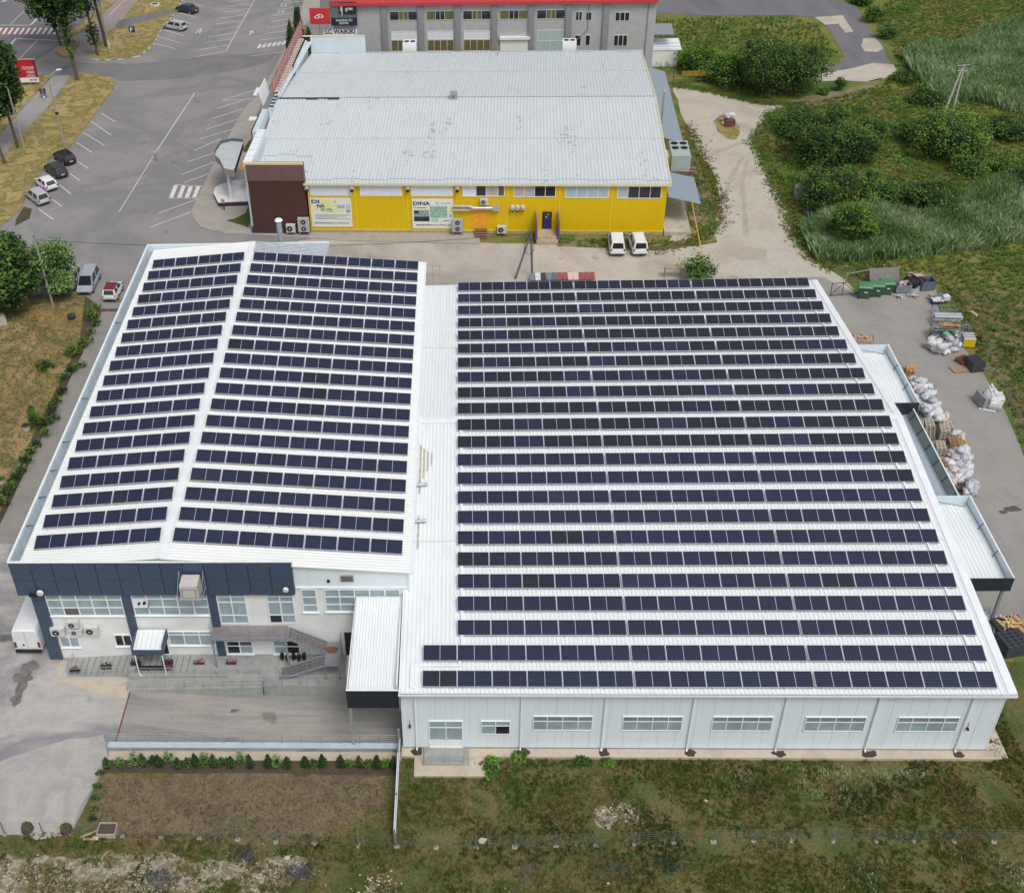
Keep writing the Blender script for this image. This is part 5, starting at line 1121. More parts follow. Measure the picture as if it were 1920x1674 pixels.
# ================================================================ vehicles
def paint(name,rgb): return mat(name,rgb,.22,.03,1,metal=0,spec=.6)
carglass=mat('car_glass',(38,46,54),.08,spec=.8); plate=mat('number_plate',(225,225,222),.4); tail=mat('tail_lamp',(150,30,34),.3); head=mat('head_lamp',(205,210,214),.15); hub=mat('wheel_rim',(168,170,174),.35,metal=.5); tr=mat('tyre',(30,30,32),.8); trim=mat('black_trim',(36,37,40),.5)
def make_car(name,cat,pm_,L=4.3,W=1.76,H=1.5,hood=.95,hz=.92,ws=.75,rear=.35,rtop=.22,roofm=None,trunk_=0.0,rails=False,tailm=None,van=False):
    """x forward; origin on the ground under the middle"""
    t=thing(name,'',cat); h=L/2; w=W/2; zb=.3; belt=hz
    xw0=h-hood; xw1=xw0-ws; xr1=-h+trunk_+rear; xr0=-h+trunk_+.04
    b=MB().use(pm_)
    # lower body: lofted stations (x, z bottom, z top, half width)
    st_=[(h,.38,.62,w*.72),(h-.12,.3,.74,w*.88),(h-.45,.27,belt-.14,w*.97),(xw0,.27,belt-.02,w),(0,.25,belt,w),(xr0+.25,.27,belt+.03,w),(-h+.3,.28,belt+.02 if not trunk_ else belt-.02,w*.99),(-h+.08,.32,belt-.02 if not trunk_ else belt-.06,w*.92),(-h,.4,belt-.14,w*.84)]
    vs=[];n=8
    for x,z0,z1,ww in st_:
        vs+=[(x,-ww*.9,z0),(x,-ww,z0+.14),(x,-ww,(z0+z1)/2+.05),(x,-ww*.93,z1),(x,ww*.93,z1),(x,ww,(z0+z1)/2+.05),(x,ww,z0+.14),(x,ww*.9,z0)]
    fs=[]
    for i in range(len(st_)-1):
        for j in range(n): a=i*n+j; c=i*n+(j+1)%n; fs.append((a,a+n,c+n,c))
    fs+=[tuple(range(n)),tuple(range(len(vs)-1,len(vs)-n-1,-1))]; b.mesh(vs,fs)
    # cabin
    wt=w*.76 if not van else w*.9; wbn=w*.92; zt=H
    C=[(xw0,-wbn,belt-.03),(xw0,wbn,belt-.03),(xr0,wbn,belt-.03),(xr0,-wbn,belt-.03)]
    T=[(xw1,-wt,zt-.03),(xw1,wt,zt-.03),(xr1,wt,zt-.03),(xr1,-wt,zt-.03)]
    M_=[(xw1-.25,-wt*.97,zt+.01),(xw1-.25,wt*.97,zt+.01),(xr1+.2,wt*.97,zt),(xr1+.2,-wt*.97,zt)]
    b.mesh(C+T,[(0,1,5,4),(1,2,6,5),(2,3,7,6),(3,0,4,7)]); b.use(roofm or pm_); b.mesh(T+M_,[(0,1,5,4),(1,2,6,5),(2,3,7,6),(3,0,4,7),(4,5,6,7)])
    b.use(trim); b.box(h-.06,h+.02,-w*.6,w*.6,.36,.5); b.box(-h-.03,-h+.05,-w*.8,w*.8,.3,.44)
    for s in(-1,1): b.rbox((xw0-.1,s*(w+.08),belt+.06),(.14,.18,.12))
    if rails:
        b.use(hub)
        for s in(-1,1): b.tube((xw1-.3,s*wt*.9,zt+.05),(xr1+.2,s*wt*.9,zt+.05),.02)
    b.build('body',t,smooth=False)
    def pane(nm,A,Bq,Cq,D,inset,off):
        A,Bq,Cq,D=map(Vector,(A,Bq,Cq,D)); c=(A+Bq+Cq+D)/4; nrm=(Bq-A).cross(D-A).normalized()*off
        P=[c+(q-c)*inset+nrm for q in (A,Bq,Cq,D)]
        g=MB().use(carglass); g.face(P); g.mesh(P+[p-nrm*.9 for p in P],[(0,1,5,4),(1,2,6,5),(2,3,7,6),(3,0,4,7)]); g.build(nm,t)
    pane('windscreen',C[0],C[1],T[1],T[0],.9,.012)
    pane('rear_window',C[2],C[3],T[3],T[2],.8 if not van else .6,.012)
    for s in(-1,1):
        k=[0,3] if s<0 else [1,2]
        c0,c1,t0,t1=Vector(C[k[0]]),Vector(C[k[1]]),Vector(T[k[0]]),Vector(T[k[1]])
        segs=((.06,.5),(.53,.93)) if not van else ((.06,.36),)
        for a,e in segs:
            q=[c0.lerp(c1,a),c0.lerp(c1,e),t0.lerp(t1,e),t0.lerp(t1,a)]
            if s<0: q=q[::-1]; 
            # orient outward
            nn=(q[1]-q[0]).cross(q[3]-q[0])
            if nn.y*s<0: q=[q[1],q[0],q[3],q[2]]
            pane('side_window',*q,.86,.012)
    for s in(-1,1):
        g=MB().use(head); g.rbox((h-.16,s*w*.72,.66),(.22,.3,.16),s*-.35); g.build('headlight',t)
        g=MB().use(tailm or tail); g.rbox((-h+.05,s*w*.82,belt-.12 if not van else 1.1),(.1,.18,.26 if not van else .4)); g.build('taillight',t)
        for x in (h-.82,-h+.8):
            g=MB().use(tr); g.tube((x,s*(w-.2),.31),(x,s*(w+.01),.31),.31,.31,16); wh=g.build('wheel',t)
            g=MB().use(hub); g.tube((x,s*(w+.011),.31),(x,s*(w+.02),.31),.2,.19,10); g.build('rim',wh)
    g=MB().use(plate); g.box(-h-.045,-h-.03,-.26,.26,.56 if not van else .62,.68 if not van else .74); g.build('number_plate',t)
    return t
def park(t,u,v,ang,lab,group=None,z=0.02):
    x,y=G2(u,v); t.location=(x,y,z); t.rotation_euler=(0,0,ang); t['label']=lab
    if group: t['group']=group
def head_of(a,b):
    p=Vector(G2(*a));q=Vector(G2(*b)); return math.atan2(q.y-p.y,q.x-p.x)
silver=paint('silver_paint',(186,190,196)); blackp=paint('black_paint',(34,36,40)); darkblue=paint('dark_grey_paint',(54,58,66)); whitep=paint('white_paint',(232,234,236)); redp=paint('dark_red_roof',(120,34,44)); greyp2=paint('grey_paint',(168,174,184))
hd=head_of((172,286),(143,267)); gl_='cars parked along the dry lawn'
park(make_car('parked_car','car',blackp,4.3),122,302,hd,'black hatchback at the lamp post, topmost of the four cars along the lawn',gl_)
park(make_car('parked_car','car',darkblue,4.5,rear=.3,H=1.55),106,326,hd,'dark grey estate car between the black hatchback and the white one',gl_)
park(make_car('parked_car','car',whitep,4.0,rear=.5,H=1.45),88,351,hd,'white hatchback parked beside the silver people carrier along the lawn',gl_)
park(make_car('parked_car','car',silver,4.3,hood=.7,ws=.9,H=1.62,rear=.25),72,376,hd,'silver people carrier at the near end of the car row along the lawn',gl_)
hd2=head_of((382,12),(345,5))
park(make_car('parked_car','car',darkblue,4.5,trunk_=.55,rear=.5,H=1.42),351,23,hd2,'dark saloon car parked at the far kerb at the top')
park(make_car('parked_car','car',silver,4.6,rear=.3,H=1.48,rails=True),329,55,hd2,'silver estate car parked by the far kerb, nearer than the dark saloon')
park(make_car('parked_car','car',greyp2,4.7,1.85,1.72,hood=.75,ws=1.0,rear=.25),168,536,head_of((180,505),(158,552)),'silver people carrier facing the camera left of the office building')
park(make_car('parked_car','car',paint('green_white_paint',(206,214,206)),4.3),134,533,head_of((146,505),(124,548)),'pale car half hidden behind the feathery green tree')
park(make_car('parked_car','car',whitep,3.5,1.63,1.48,hood=.7,rear=.35,roofm=redp,tailm=mat('pink_lamp',(214,120,126),.3)),214,553,head_of((205,575),(228,530)),'small white city car with a dark red roof, near the office parapet')
for t_,u,lab in ((1,1155,'left one of the two white vans parked before the yellow wall'),(2,1195,'right one of the two white vans, with a roof bar, before the yellow wall')):
    park(make_car('parked_van','van',whitep,4.3,1.8,1.82,hood=.8,ws=.75,rear=.2,hz=1.02,rails=(t_==2),tailm=trim),u,466,R(88 if t_==1 else 92),lab,'white vans at the yellow building')
# large panel van beside the office
t=thing('panel_van','large white high-roof panel van parked beside the left corner of the office','van',(-28.65,11.45,0.02),R(90))
mb=MB().use(whitep); 
def loft(mb,st,prof):
    n=len(prof); vs=[]
    for x,z0,z1,w_ in st: vs+=[(x,a*w_,z0+(z1-z0)*b) for a,b in prof]
    fs=[(i*n+j,(i+1)*n+j,(i+1)*n+(j+1)%n,i*n+(j+1)%n) for i in range(len(st)-1) for j in range(n)]
    fs+=[tuple(range(n)),tuple(range(len(vs)-1,len(vs)-n-1,-1))]; mb.mesh(vs,fs)
pf=[(-.96,0),(-1,.12),(-1,.45),(-.94,.88),(-.84,.98),(-.4,1.0),(.4,1.0),(.84,.98),(.94,.88),(1,.45),(1,.12),(.96,0)]
loft(mb,[(2.9,.35,.95,.85),(2.6,.3,1.15,.97),(1.95,.3,1.4,1.02),(1.2,.3,2.45,1.02),(-2.65,.3,2.55,1.03),(-2.8,.35,2.45,1.0)],pf)
mb.use(trim); mb.box(-2.95,-2.75,-.98,.98,.32,.55); mb.box(-2.81,-2.795,-.01,.01,.6,2.35)
for k in range(9): mb.box(-2.4+k*.42,-2.36+k*.42,-.75,.75,2.551,2.556) if 0 else None
mb.build('body',t)
g=MB().use(carglass); g.face([(1.97,-.9,1.42),(1.97,.9,1.42),(1.25,.85,2.2),(1.25,-.85,2.2)]); g.build('windscreen',t)
for s in(-1,1):
    g=MB().use(tail); g.box(-2.84,-2.78,s*.9-.09,s*.9+.09,.75,1.3); g.build('taillight',t)
    g=MB().use(head); g.rbox((2.75,s*.75,.85),(.2,.3,.2)); g.build('headlight',t)
    for x in (1.95,-1.8):
        g=MB().use(tr); g.tube((x,s*.84,.36),(x,s*1.04,.36),.36,.36,16); wh=g.build('wheel',t); g=MB().use(hub); g.tube((x,s*1.041,.36),(x,s*1.05,.36),.2,.2,10); g.build('rim',wh)
g=MB().use(plate); g.box(-2.835,-2.812,-.6,-.1,.72,.84); g.build('number_plate',t); g=MB().use(black); g.rbox((-2.81,.28,1.0),(.03,.14,.16)); g.build('handle',t)
# ================================================================ people
def person(u,v,rz,lab,top,legs,skin=(190,150,125),hair=(40,32,28),stride=.22,arms=0,extra=None,z=.02,pt=None):
    """one skinned figure about 1.72 m tall, walking or standing"""
    x,y=pt or G2(u,v,z)
    J=[(0,0,.95),(0,0,1.2),(0,.0,1.42),(0,.01,1.52),(0,.02,1.64),
       (-.1,0,.92),(-.11,stride*.5,.5),(-.11,stride*.2-.1*(stride>0),.08),(-.11,stride*.2+.08,.04),
       (.1,0,.92),(.11,-stride*.3,.5),(.11,-stride,.09),(.11,-stride+.14,.04),
       (-.19,0,1.4),(-.24,-.05+arms*.1,1.13),(-.22,.08+arms*.25,.9+arms*.2),
       (.19,0,1.4),(.24,.05+arms*.1,1.13),(.22,.14+arms*.25,.92+arms*.2)]
    E_=[(0,1),(1,2),(2,3),(3,4),(0,5),(5,6),(6,7),(7,8),(0,9),(9,10),(10,11),(11,12),(2,13),(13,14),(14,15),(2,16),(16,17),(17,18)]
    rad=[.13,.14,.13,.06,.095,.085,.06,.045,.04,.085,.06,.045,.04,.065,.045,.035,.065,.045,.035]
    me=bpy.data.meshes.new('p'); me.from_pydata(J,E_,[]); o=bpy.data.objects.new('p',me); col.objects.link(o)
    sk=o.modifiers.new('s','SKIN'); 
    if not me.skin_vertices: me.attributes.new('skin_vertex','FLOAT','POINT') if 0 else None
    sv=me.skin_vertices[0].data if me.skin_vertices else None
    if sv:
        for i,r in enumerate(rad): sv[i].radius=(r,r*.85 if i in(0,1,2) else r)
        sv[0].use_root=True
    sb=o.modifiers.new('b','SUBSURF'); sb.levels=1; sb.render_levels=1
    dg=bpy.context.evaluated_depsgraph_get(); m2=bpy.data.meshes.new_from_object(o.evaluated_get(dg)); bpy.data.objects.remove(o)
    ms=[mat('skin_%d'%skin[0],skin,.6),mat('cloth_%d_%d_%d'%top,top,.85,.1,4),mat('cloth_%d_%d_%d'%legs,legs,.85,.1,4),mat('hair_%d'%hair[0],hair,.8),mat('shoe_dark',(50,46,46),.7)]
    m2.materials.clear()
    for q in ms: m2.materials.append(q)
    for p in m2.polygons:
        c=p.center; i=0
        if c.z>1.5: i=3 if (c.z>1.66 or c.y<.0) else 0
        elif c.z<.09: i=4
        elif c.z<.94 and abs(c.x)<.19: i=2
        elif abs(c.x)>.205 and c.z<1.12: i=0
        else: i=1
        p.material_index=i
    ob=bpy.data.objects.new('person',m2); col.objects.link(ob); ob.location=(x,y,z); ob.rotation_euler=(0,0,rz); tag(ob,lab,'person')
    f=MB().use(ms[0]); f.rbox((0,.115,1.62),(.025,.04,.04)); f.use(ms[3])
    for s in(-1,1): f.rbox((s*.035,.1,1.655),(.02,.012,.012))
    f.rbox((0,.1,1.575),(.05,.01,.012)); f.build('face',ob)
    if extra: extra(ob)
    return ob
def bag(m,c,s): 
    def f(ob): MB().use(m).rbox(c,s).build('bag',ob)
    return f
person(79,184,R(200),'person in dark red top carrying a white bag on the path',(70,34,40),(70,84,110),z=.03,extra=None)
person(86,184,R(200),'person in dark clothes with a shoulder bag walking on the path',(48,40,52),(44,40,48),z=.03,extra=bag(mat('dark_bag',(40,38,52),.7),(.28,-.05,.85),(.14,.34,.4)))
b_=MB().use(mat('white_bag',(226,226,230),.6)); b_.blob((0,0,.18),(.14,.2,.2),8,6); px_=G2(79,184,.6); tag(b_.build('carrier_bag',None,(px_[0]+.35,px_[1]-.1,.55)),'white carrier bag in the hand of the person in dark red','bag')
person(293,301,R(20),'person in pale top and blue trousers crossing the car park',(196,182,172),(108,132,168),stride=.3)
person(420,394,R(160),'person in beige top beside the plum base of the kiosk terrace',(168,160,140),(66,60,58),stride=.0,arms=.6,z=.12)
# ================================================================ poles and lamps
conc=mat('pole_concrete',(158,152,144),.85,.1,2)
def pole(u,v,h,lab,lamp=None,r0=.16,lean=(0,0),m=None,name='street_lamp',cat='lamp post',z=0):
    x,y=G2(u,v); t=thing(name,lab,cat,(x,y,z)); mb=MB().use(m or conc); mb.tube((0,0,0),(lean[0],lean[1],h),r0,r0*.6,8); mb.build('pole',t)
    if lamp:
        mb=MB().use(galv); a=Vector((lean[0],lean[1],h)); mb.path([a,a+Vector((lamp[0]*.3,lamp[1]*.3,1.3)),a+Vector((lamp[0],lamp[1],1.8))],.05); mb.build('arm',t)
        mb=MB().use(mat('lamp_head',(226,228,228),.4)); mb.rbox(a+Vector((lamp[0]*1.15,lamp[1]*1.15,1.82)),(.7,.35,.14),math.atan2(lamp[1],lamp[0])); mb.build('lamp_head',t)
    return t
t=pole(124,285,9.6,'concrete street lamp with a curved arm standing behind the black hatchback',(1.3,.5),lean=(-.3,.2))
MB().use(black).rbox((-.15,.1,5.6),(.4,.3,.3)).build('box',t)
pole(48,287,9.3,'concrete pole on the dry lawn, in front of the leftmost tree',None,name='utility_pole',cat='pole',lean=(-.3,0))
t=pole(205,93,17,'tall concrete pole with a white-painted foot on the upper lawn',None,name='utility_pole',cat='pole',lean=(-.4,0)); m_=MB().use(mat('kerb_white',(0,0,0))); m_.tube((0,0,0),(-.02,0,1.5),.18,.17,8); m_.build('painted_foot',t)
x,y=G2(100,575); t=thing('utility_pole','grey pole with a small lamp rising between the two left trees','pole',(x,y,0)); mb=MB().use(conc); mb.tube((0,0,0),(-.3,.2,8.6),.14,.09,8); mb.build('pole',t); mb=MB().use(galv); mb.rbox((-.35,.1,8.8),(.25,.3,.3)); mb.build('lamp_head',t)
wire0=Vector((x-.3,y+.2,8.2))
UTX,UTY=G2(1808,121,8.5)
ut=thing('utility_pole','leaning pair of concrete utility poles joined at the top among the bushes','pole',(UTX,UTY,0))
mb=MB().use(mat('pole_pale',(196,192,180),.85,.08,2)); mb.tube((0,0,0),(.1,.1,8.4),.16,.11,8); mb.tube((-1.6,-.6,0),(-.12,.1,8.0),.16,.11,8); mb.build('pole',ut)
mb=MB().use(galv); mb.tube((-.8,0,8.3),(1.2,.2,8.4),.05); mb.tube((-.6,.1,7.6),(.8,.1,7.6),.05)
for k in(-.8,.2,1.1): mb.tube((k,.05,8.35),(k,.05,8.7),.06)
mb.build('crossarm',ut)
pp=thing('utility_pole','A-shaped pair of grey wooden poles with cable loop in the lane behind the warehouse','pole',(*G2(966,523),0))
g0=Vector((*G2(966,527),0)); g1=Vector((*G2(998,525),0)); top=None
mb=MB().use(mat('old_wood_pole',(112,106,100),.9,.12,2)); apex=(g1-g0)*.82+Vector((0,.3,5.2)); mb.tube((0,0,0),apex,.14,.1,8); mb.tube(g1-g0,apex+Vector((.1,0,.1)),.14,.1,8); mb.build('pole',pp)
mb=MB().use(black); c_=apex+Vector((-.1,-.35,-1.2)); pts=[c_+Vector((.55*math.cos(a),0,1.0*math.sin(a))) for a in [i*math.pi/8 for i in range(17)]]; mb.path(pts,.03,5); mb.build('cable_loop',pp)
apw=pp.location+apex
def wire(lab,a,b,sag=.6,r=.02,name='overhead_wire'):
    a=Vector(a);b=Vector(b); mb=MB().use(mat('wire_black',(40,40,42),.7)); P=[a.lerp(b,i/14)-Vector((0,0,sag*4*(i/14)*(1-i/14)))-a for i in range(15)]; mb.path(P,r,4); o=mb.build(name,None,loc=a); return tag(o,lab,'wire')
wire('black overhead cable from the left lamp pole to the poles in the back lane',wire0,apw+Vector((0,0,.2)),1.2,.028)
utp=Vector((UTX+.1,UTY,8.6))
for k,lab in enumerate(('upper','middle','lower')): wire(lab+' of the three thin wires leaving the twin utility poles to the right',utp+Vector((0,0,-.4*k)),Vector((130,88-4*k,8.5-.5*k)),1.0,.018)
yp1=thing('boom_pole','long thin yellow pole leaning from the lean-to roof down to the back lane','pole',(*G2(1320,495),0)); mb=MB().use(mat('yellow_pole',(206,178,60),.6,.1,2)); q_=G(1297,378,3.6); mb.tube((0,0,0),q_-Vector(yp1.location),.07,.05,6); mb.build('pole',yp1)
# parking sign and billboard
x,y=G2(250,72); t=thing('parking_sign','small blue parking sign with a white P on the upper lawn','sign',(x,y,0)); mb=MB().use(galv); mb.tube((0,0,0),(0,0,1.6),.05); mb.build('pole',t); mb=MB().use(mat('sign_blue',(48,62,110),.5)); mb.box(-.5,.5,-.06,-.02,1.0,2.0); mb.build('panel',t); text('P',.95,mat('sign_white',(0,0,0)),'lettering',t,(-.28,-.07,1.16),(R(90),0,0),None,.02)
x,y=G2(291,12); t=thing('well_cover','pale round concrete ring on the far lawn','manhole',(x,y,.1)); mb=MB().use(mat('kerb_white',(0,0,0))); mb.tube((0,0,0),(0,0,.35),.9,.9,14,False); mb.tube((0,0,.3),(0,0,.3501),.9,.6,14,False); mb.build('ring',t)
bl=thing('billboard','large red billboard with white lettering and a white lower band beside the left tree','billboard',(-64.3,127.0,0),0)
a=PL(26,115,(-64.3,127.0),0); b=PL(66.5,115,(-64.3,127.0),0); c=PL(74,154,(-64.3,127.0),0)
bx0,bx1,bz1,bz0=a[0]+.1,c[0],a[1]+.2,c[1]; sh=0
mb=MB().use(mat('board_red',(186,34,46),.5,.06,.4)); mb.box(bx0,bx1,-.1,.1,bz0+.75,bz1); mb.use(mat('board_maroon',(120,30,60),.5)); mb.box(bx1-.45,bx1-.05,-.105,-.101,bz0+.8,bz1-.1); mb.use(mat('banner_paper',(0,0,0))); mb.box(bx0,bx1,-.1,.1,bz0,bz0+.749); mb.use(mat('board_rim',(206,150,150),.5)); mb.box(bx0-.06,bx1+.06,-.13,.13,bz1+.001,bz1+.1); mb.build('panel',bl)
mb=MB().use(steelgrey); mb.box((bx0+bx1)/2-.2,(bx0+bx1)/2+.2,.11,.45,0,bz1-.3); mb.build('post',bl)
wr=mat('board_white_ink',(232,206,208),.6); w_=bx1-bx0
text('В БАЛАБАНИИ',.72,wr,'lettering',bl,(bx0+w_*.30,-.115,bz1-1.55),(R(90),0,0),w_*.58,.012)
text('9 РОМИНИИ',.62,wr,'lettering',bl,(bx0+w_*.46,-.115,bz1-2.2),(R(90),0,0),w_*.42,.012)
text('• КРЕДИТЫ',.62,wr,'lettering',bl,(bx0+w_*.42,-.115,bz1-2.85),(R(90),0,0),w_*.46,.012)
mb=MB().use(mat('ink_soft',(0,0,0))); mb.box(bx0+w_*.55,bx0+w_*.72,-.106,-.101,bz0+.25,bz0+.5); mb.box(bx0+w_*.76,bx0+w_*.92,-.106,-.101,bz0+.25,bz0+.5); mb.build('small_print',bl)
# ================================================================ fences
def wire_fence(lab,pts,h,foot=True,lean=0,step=2.5,wires=6,name='wire_fence',r=.005,vr=.0):
    P=[Vector((*p,0)) for p in pts]; o=P[0]; t=thing(name,lab,'fence',o)
    cm=mat('fence_wire',(120,126,112),.6); 
    for i,p in enumerate(P):
        q=p-o; mb=MB().use(mat('fence_post_metal',(120,126,124),.5,.08,2)); mb.box(q.x-.03,q.x+.03,q.y-.03,q.y+.03,0,h+.05); po=mb.build('post',t)
        if foot: mb=MB().use(mat('foot_concrete',(162,156,138),.9,.2,4)); mb.rbox((q.x+random.uniform(-.04,.04),q.y-.02,-.02+.06*random.random()),(random.uniform(.2,.36),random.uniform(.2,.32),.14),random.uniform(-.4,.4)); mb.build('footing',po)
    for a,b in zip(P,P[1:]):
        mb=MB().use(cm); a=a-o;b=b-o
        for k in range(wires): z=.12+(h-.12)*k/(wires-1); mb.tube(a+Vector((0,0,z)),b+Vector((0,0,z)),r,r,3,False)
        mb.build('wire_mesh',t)
    return t
fx=[-30.8,-28.3,-25.75,-23.2,-20.6,-18.0,-15.4,-12.9,-10.4,-7.9,-5.4,-2.56,-.12,2.37,4.91,7.4,9.95,12.48,14.91,17.4,19.9,22.45,24.86,27.37,30.04,32.37,34.85,37.38,39.9,42.4]
def fyv(x): return -6.85-.75*math.exp(-((x-3)/14)**2) if x>-22 else -6.85
wire_fence('long wire mesh fence with concrete footed posts across the near meadow',[(x,fyv(x)) for x in fx],1.25)
# dividing fence between plot and warehouse meadow
t=thing('divider_fence','narrow grey metal fence running from the warehouse corner towards the near fence','fence',(-.25,-1.0,0))
mb=MB().use(galv); mb.box(-.02,.04,-6.3,.9,.15,1.25) ; mb.use(flash); mb.box(-.05,-.0,-6.3,-.2,1.255,1.32); mb.box(.06,.1,-6.4,.9,1.28,1.34); mb.build('panel',t)
for yy in (-6.3,-3.6,-.2,.9): mb=MB().use(steelgrey); mb.box(-.06,.08,yy-.05,yy+.05,0,1.5 if yy<.5 else 2.3); mb.build('post',t)
rp=[G2(*p) for p in ((1645,553),(1690,538),(1745,528),(1762,575),(1790,625),(1845,690),(1868,735),(1886,765),(1905,800),(1922,850))]
wire_fence('wire mesh fence behind the bins and scrap along the yard edge',rp,1.7,False,wires=6)
t=thing('yard_gate','open rusty tubular gate with diagonal braces at the warehouse rear corner','gate',(43.9,59.2,0))
g0=Vector((*G2(1556,556),0))-Vector((43.9,59.2,0)); g1=Vector((*G2(1605,552),0))-Vector((43.9,59.2,0)); mb=MB().use(mat('gate_brown',(96,90,88),.7)); Z=Vector((0,0,1))
for z in (.15,1.6): mb.tube(g0+Z*z,g1+Z*z,.05)
mb.tube(g0,g0+Z*1.7,.05); mb.tube(g1,g1+Z*.2,.05); gm_=g0.lerp(g1,.45); mb.tube(gm_+Z*.1,gm_+Z*1.6,.05); mb.tube(g0+Z*.15,gm_+Z*1.6,.04); mb.tube(gm_+Z*1.6,g1+Z*.15,.04); mb.build('frame',t)
q0=G(1600,540,0)-t.location
t=thing('gate_bar','pale green tubular bar gate lying open behind the green bins','gate',(*G2(1585,530),0)); mb=MB().use(mat('pale_green_tube',(150,164,140),.6)); qq=Vector((*G2(1630,523),0))-Vector(t.location); mb.tube((0,0,1.1),qq+Vector((0,0,1.2)),.05); mb.tube((0,0,0),(0,0,1.2),.05); mb.tube(qq,qq+Vector((0,0,1.3)),.05); mb.build('frame',t)
# ================================================================ vegetation
def leafm(name,rgb): return mat(name,rgb,.85,.25,1.2,spec=.15)
L_dark=[leafm('leaf_dark_a',(68,94,46)),leafm('leaf_dark_b',(90,120,56)),leafm('leaf_dark_c',(54,78,42))]
L_mid=[leafm('leaf_mid_a',(86,118,54)),leafm('leaf_mid_b',(108,142,64)),leafm('leaf_mid_c',(70,100,50))]
L_poplar=[leafm('leaf_poplar_a',(66,92,48)),leafm('leaf_poplar_b',(84,112,56)),leafm('leaf_poplar_c',(50,74,42))]
L_pale=[leafm('leaf_pale_a',(104,136,76)),leafm('leaf_pale_b',(128,160,94)),leafm('leaf_pale_c',(84,114,62))]
L_lime=[leafm('leaf_lime_a',(84,116,46)),leafm('leaf_lime_b',(108,138,56)),leafm('leaf_lime_c',(64,92,40))]
L_teal=[leafm('leaf_teal_a',(64,92,70)),leafm('leaf_teal_b',(84,112,84)),leafm('leaf_teal_c',(48,72,54))]
bark=mat('bark',(96,84,72),.95,.25,4)
def crown_mesh(blobs,n,size,mats,seed=0,fill=.55,core=None,droop=0,aspect=.7,ck=.34):
    """many small leaf faces spread through several overlapping ellipsoids"""
    rnd=random.Random(seed); mb=MB(); mb.ms=list(mats); tot=sum(b[3]*b[4]*b[5] for b in blobs)**1 
    for (cx,cy,cz,rx,ry,rz) in blobs:
        k=max(20,int(n*(rx*ry*rz)/tot))
        for _ in range(k):
            u=rnd.uniform(-1,1); a=rnd.uniform(0,6.283); s=math.sqrt(1-u*u); r=1-(1-fill)*rnd.random()**1.5 if rnd.random()<.8 else rnd.random()
            d=Vector((s*math.cos(a),s*math.sin(a),u)); w=1+.28*noise.noise(d*1.9+Vector((cx,cy,cz+seed)))+.18*noise.noise(d*5+Vector((cy,cx,seed)))
            p=Vector((cx+rx*d.x*r*w,cy+ry*d.y*r*w,cz+rz*d.z*r*w))
            if p.z<.05: p.z=rnd.uniform(.05,.4)
            # clumps: leaves gather round noise peaks
            q=noise.noise(p*(1.1/max(.5,size*2.2)))
            if q<-.33: continue
            nz=noise.noise(p*.55+Vector((seed,0,0)))+rnd.uniform(-.22,.22)
            mb.c=1 if nz>.13 else (2 if nz<-.12 else 0)
            e=size*rnd.uniform(.6,1.3); M=Matrix.Rotation(rnd.uniform(0,6.28),3,'Z')@Matrix.Rotation(rnd.uniform(-.9,.9),3,'X')@Matrix.Rotation(rnd.uniform(-.9,.9),3,'Y')
            P=[p+M@Vector(v) for v in ((-e*.5,0,0),(0,-e*.5*aspect,.05*e),(e*.55,0,-droop*e),(0,e*.5*aspect,.05*e))]
            mb.face(P)
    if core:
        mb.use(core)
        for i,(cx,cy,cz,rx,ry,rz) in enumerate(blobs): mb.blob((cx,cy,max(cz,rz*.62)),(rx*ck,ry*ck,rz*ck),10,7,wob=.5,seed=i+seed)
    return mb
def blobs_for(rng,R_,H_,base,k,flat=1):
    B=[(0,0,base+(H_-base)*.5,R_*.78,R_*.78,(H_-base)*.5)]
    for i in range(k):
        a=6.283*i/k+rng.uniform(-.4,.4); t=rng.uniform(.25,.8); rr=R_*rng.uniform(.35,.55); d=R_*rng.uniform(.45,.7)*(1.15-abs(t-.45))
        B.append((d*math.cos(a),d*math.sin(a),base+(H_-base)*t,rr,rr,rr*rng.uniform(.7,1.0)))
    return B
def trunk(parent,h,r,rng,limbs=4,lean=(0,0),spread=1.2,m=None):
    mb=MB().use(m or bark); P=Vector((0,0,0)); top=Vector((lean[0],lean[1],h)); mb.tube(P,P.lerp(top,.5),r,r*.75,8); mb.tube(P.lerp(top,.5),top,r*.75,r*.4,8)
    for i in range(limbs):
        a=6.283*i/limbs+rng.uniform(-.5,.5); s=P.lerp(top,rng.uniform(.4,.85)); e=s+Vector((math.cos(a)*spread,math.sin(a)*spread,rng.uniform(.8,1.8)*spread)); mb.tube(s,e,r*.4,r*.12,6)
    return mb.build('trunk',parent)
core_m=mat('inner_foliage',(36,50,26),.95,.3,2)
def tree(u,v,H_,R_,cb,mats,lab,n=2600,size=.45,seed=1,name='tree',k=6,lean=(0,0),tr_=.25,group=None,pt=None,core=True,limbs=5,fill=.55,droop=0,z=0,cat='tree',sq=1.0):
    x,y=pt or G2(u,v); rng=random.Random(seed); t=thing(name,lab,cat,(x,y,z),0,group)
    trunk(t,max(.4,cb+(H_-cb)*.6),tr_,rng,limbs,lean,R_*.5)
    B=[(a+lean[0]*.9,b*sq+lean[1]*.9,c,d,e*sq,f) for a,b,c,d,e,f in blobs_for(rng,R_,H_,cb,k)]
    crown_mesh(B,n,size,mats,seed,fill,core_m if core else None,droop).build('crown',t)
    return t
gp_='street poplars beside the road'
tree(34,278,15.5,3.6,4.6,L_poplar,'tall street tree at the left edge before the red billboard',8000,.5,11,'poplar_tree',7,(-.8,.6),.24,gp_)
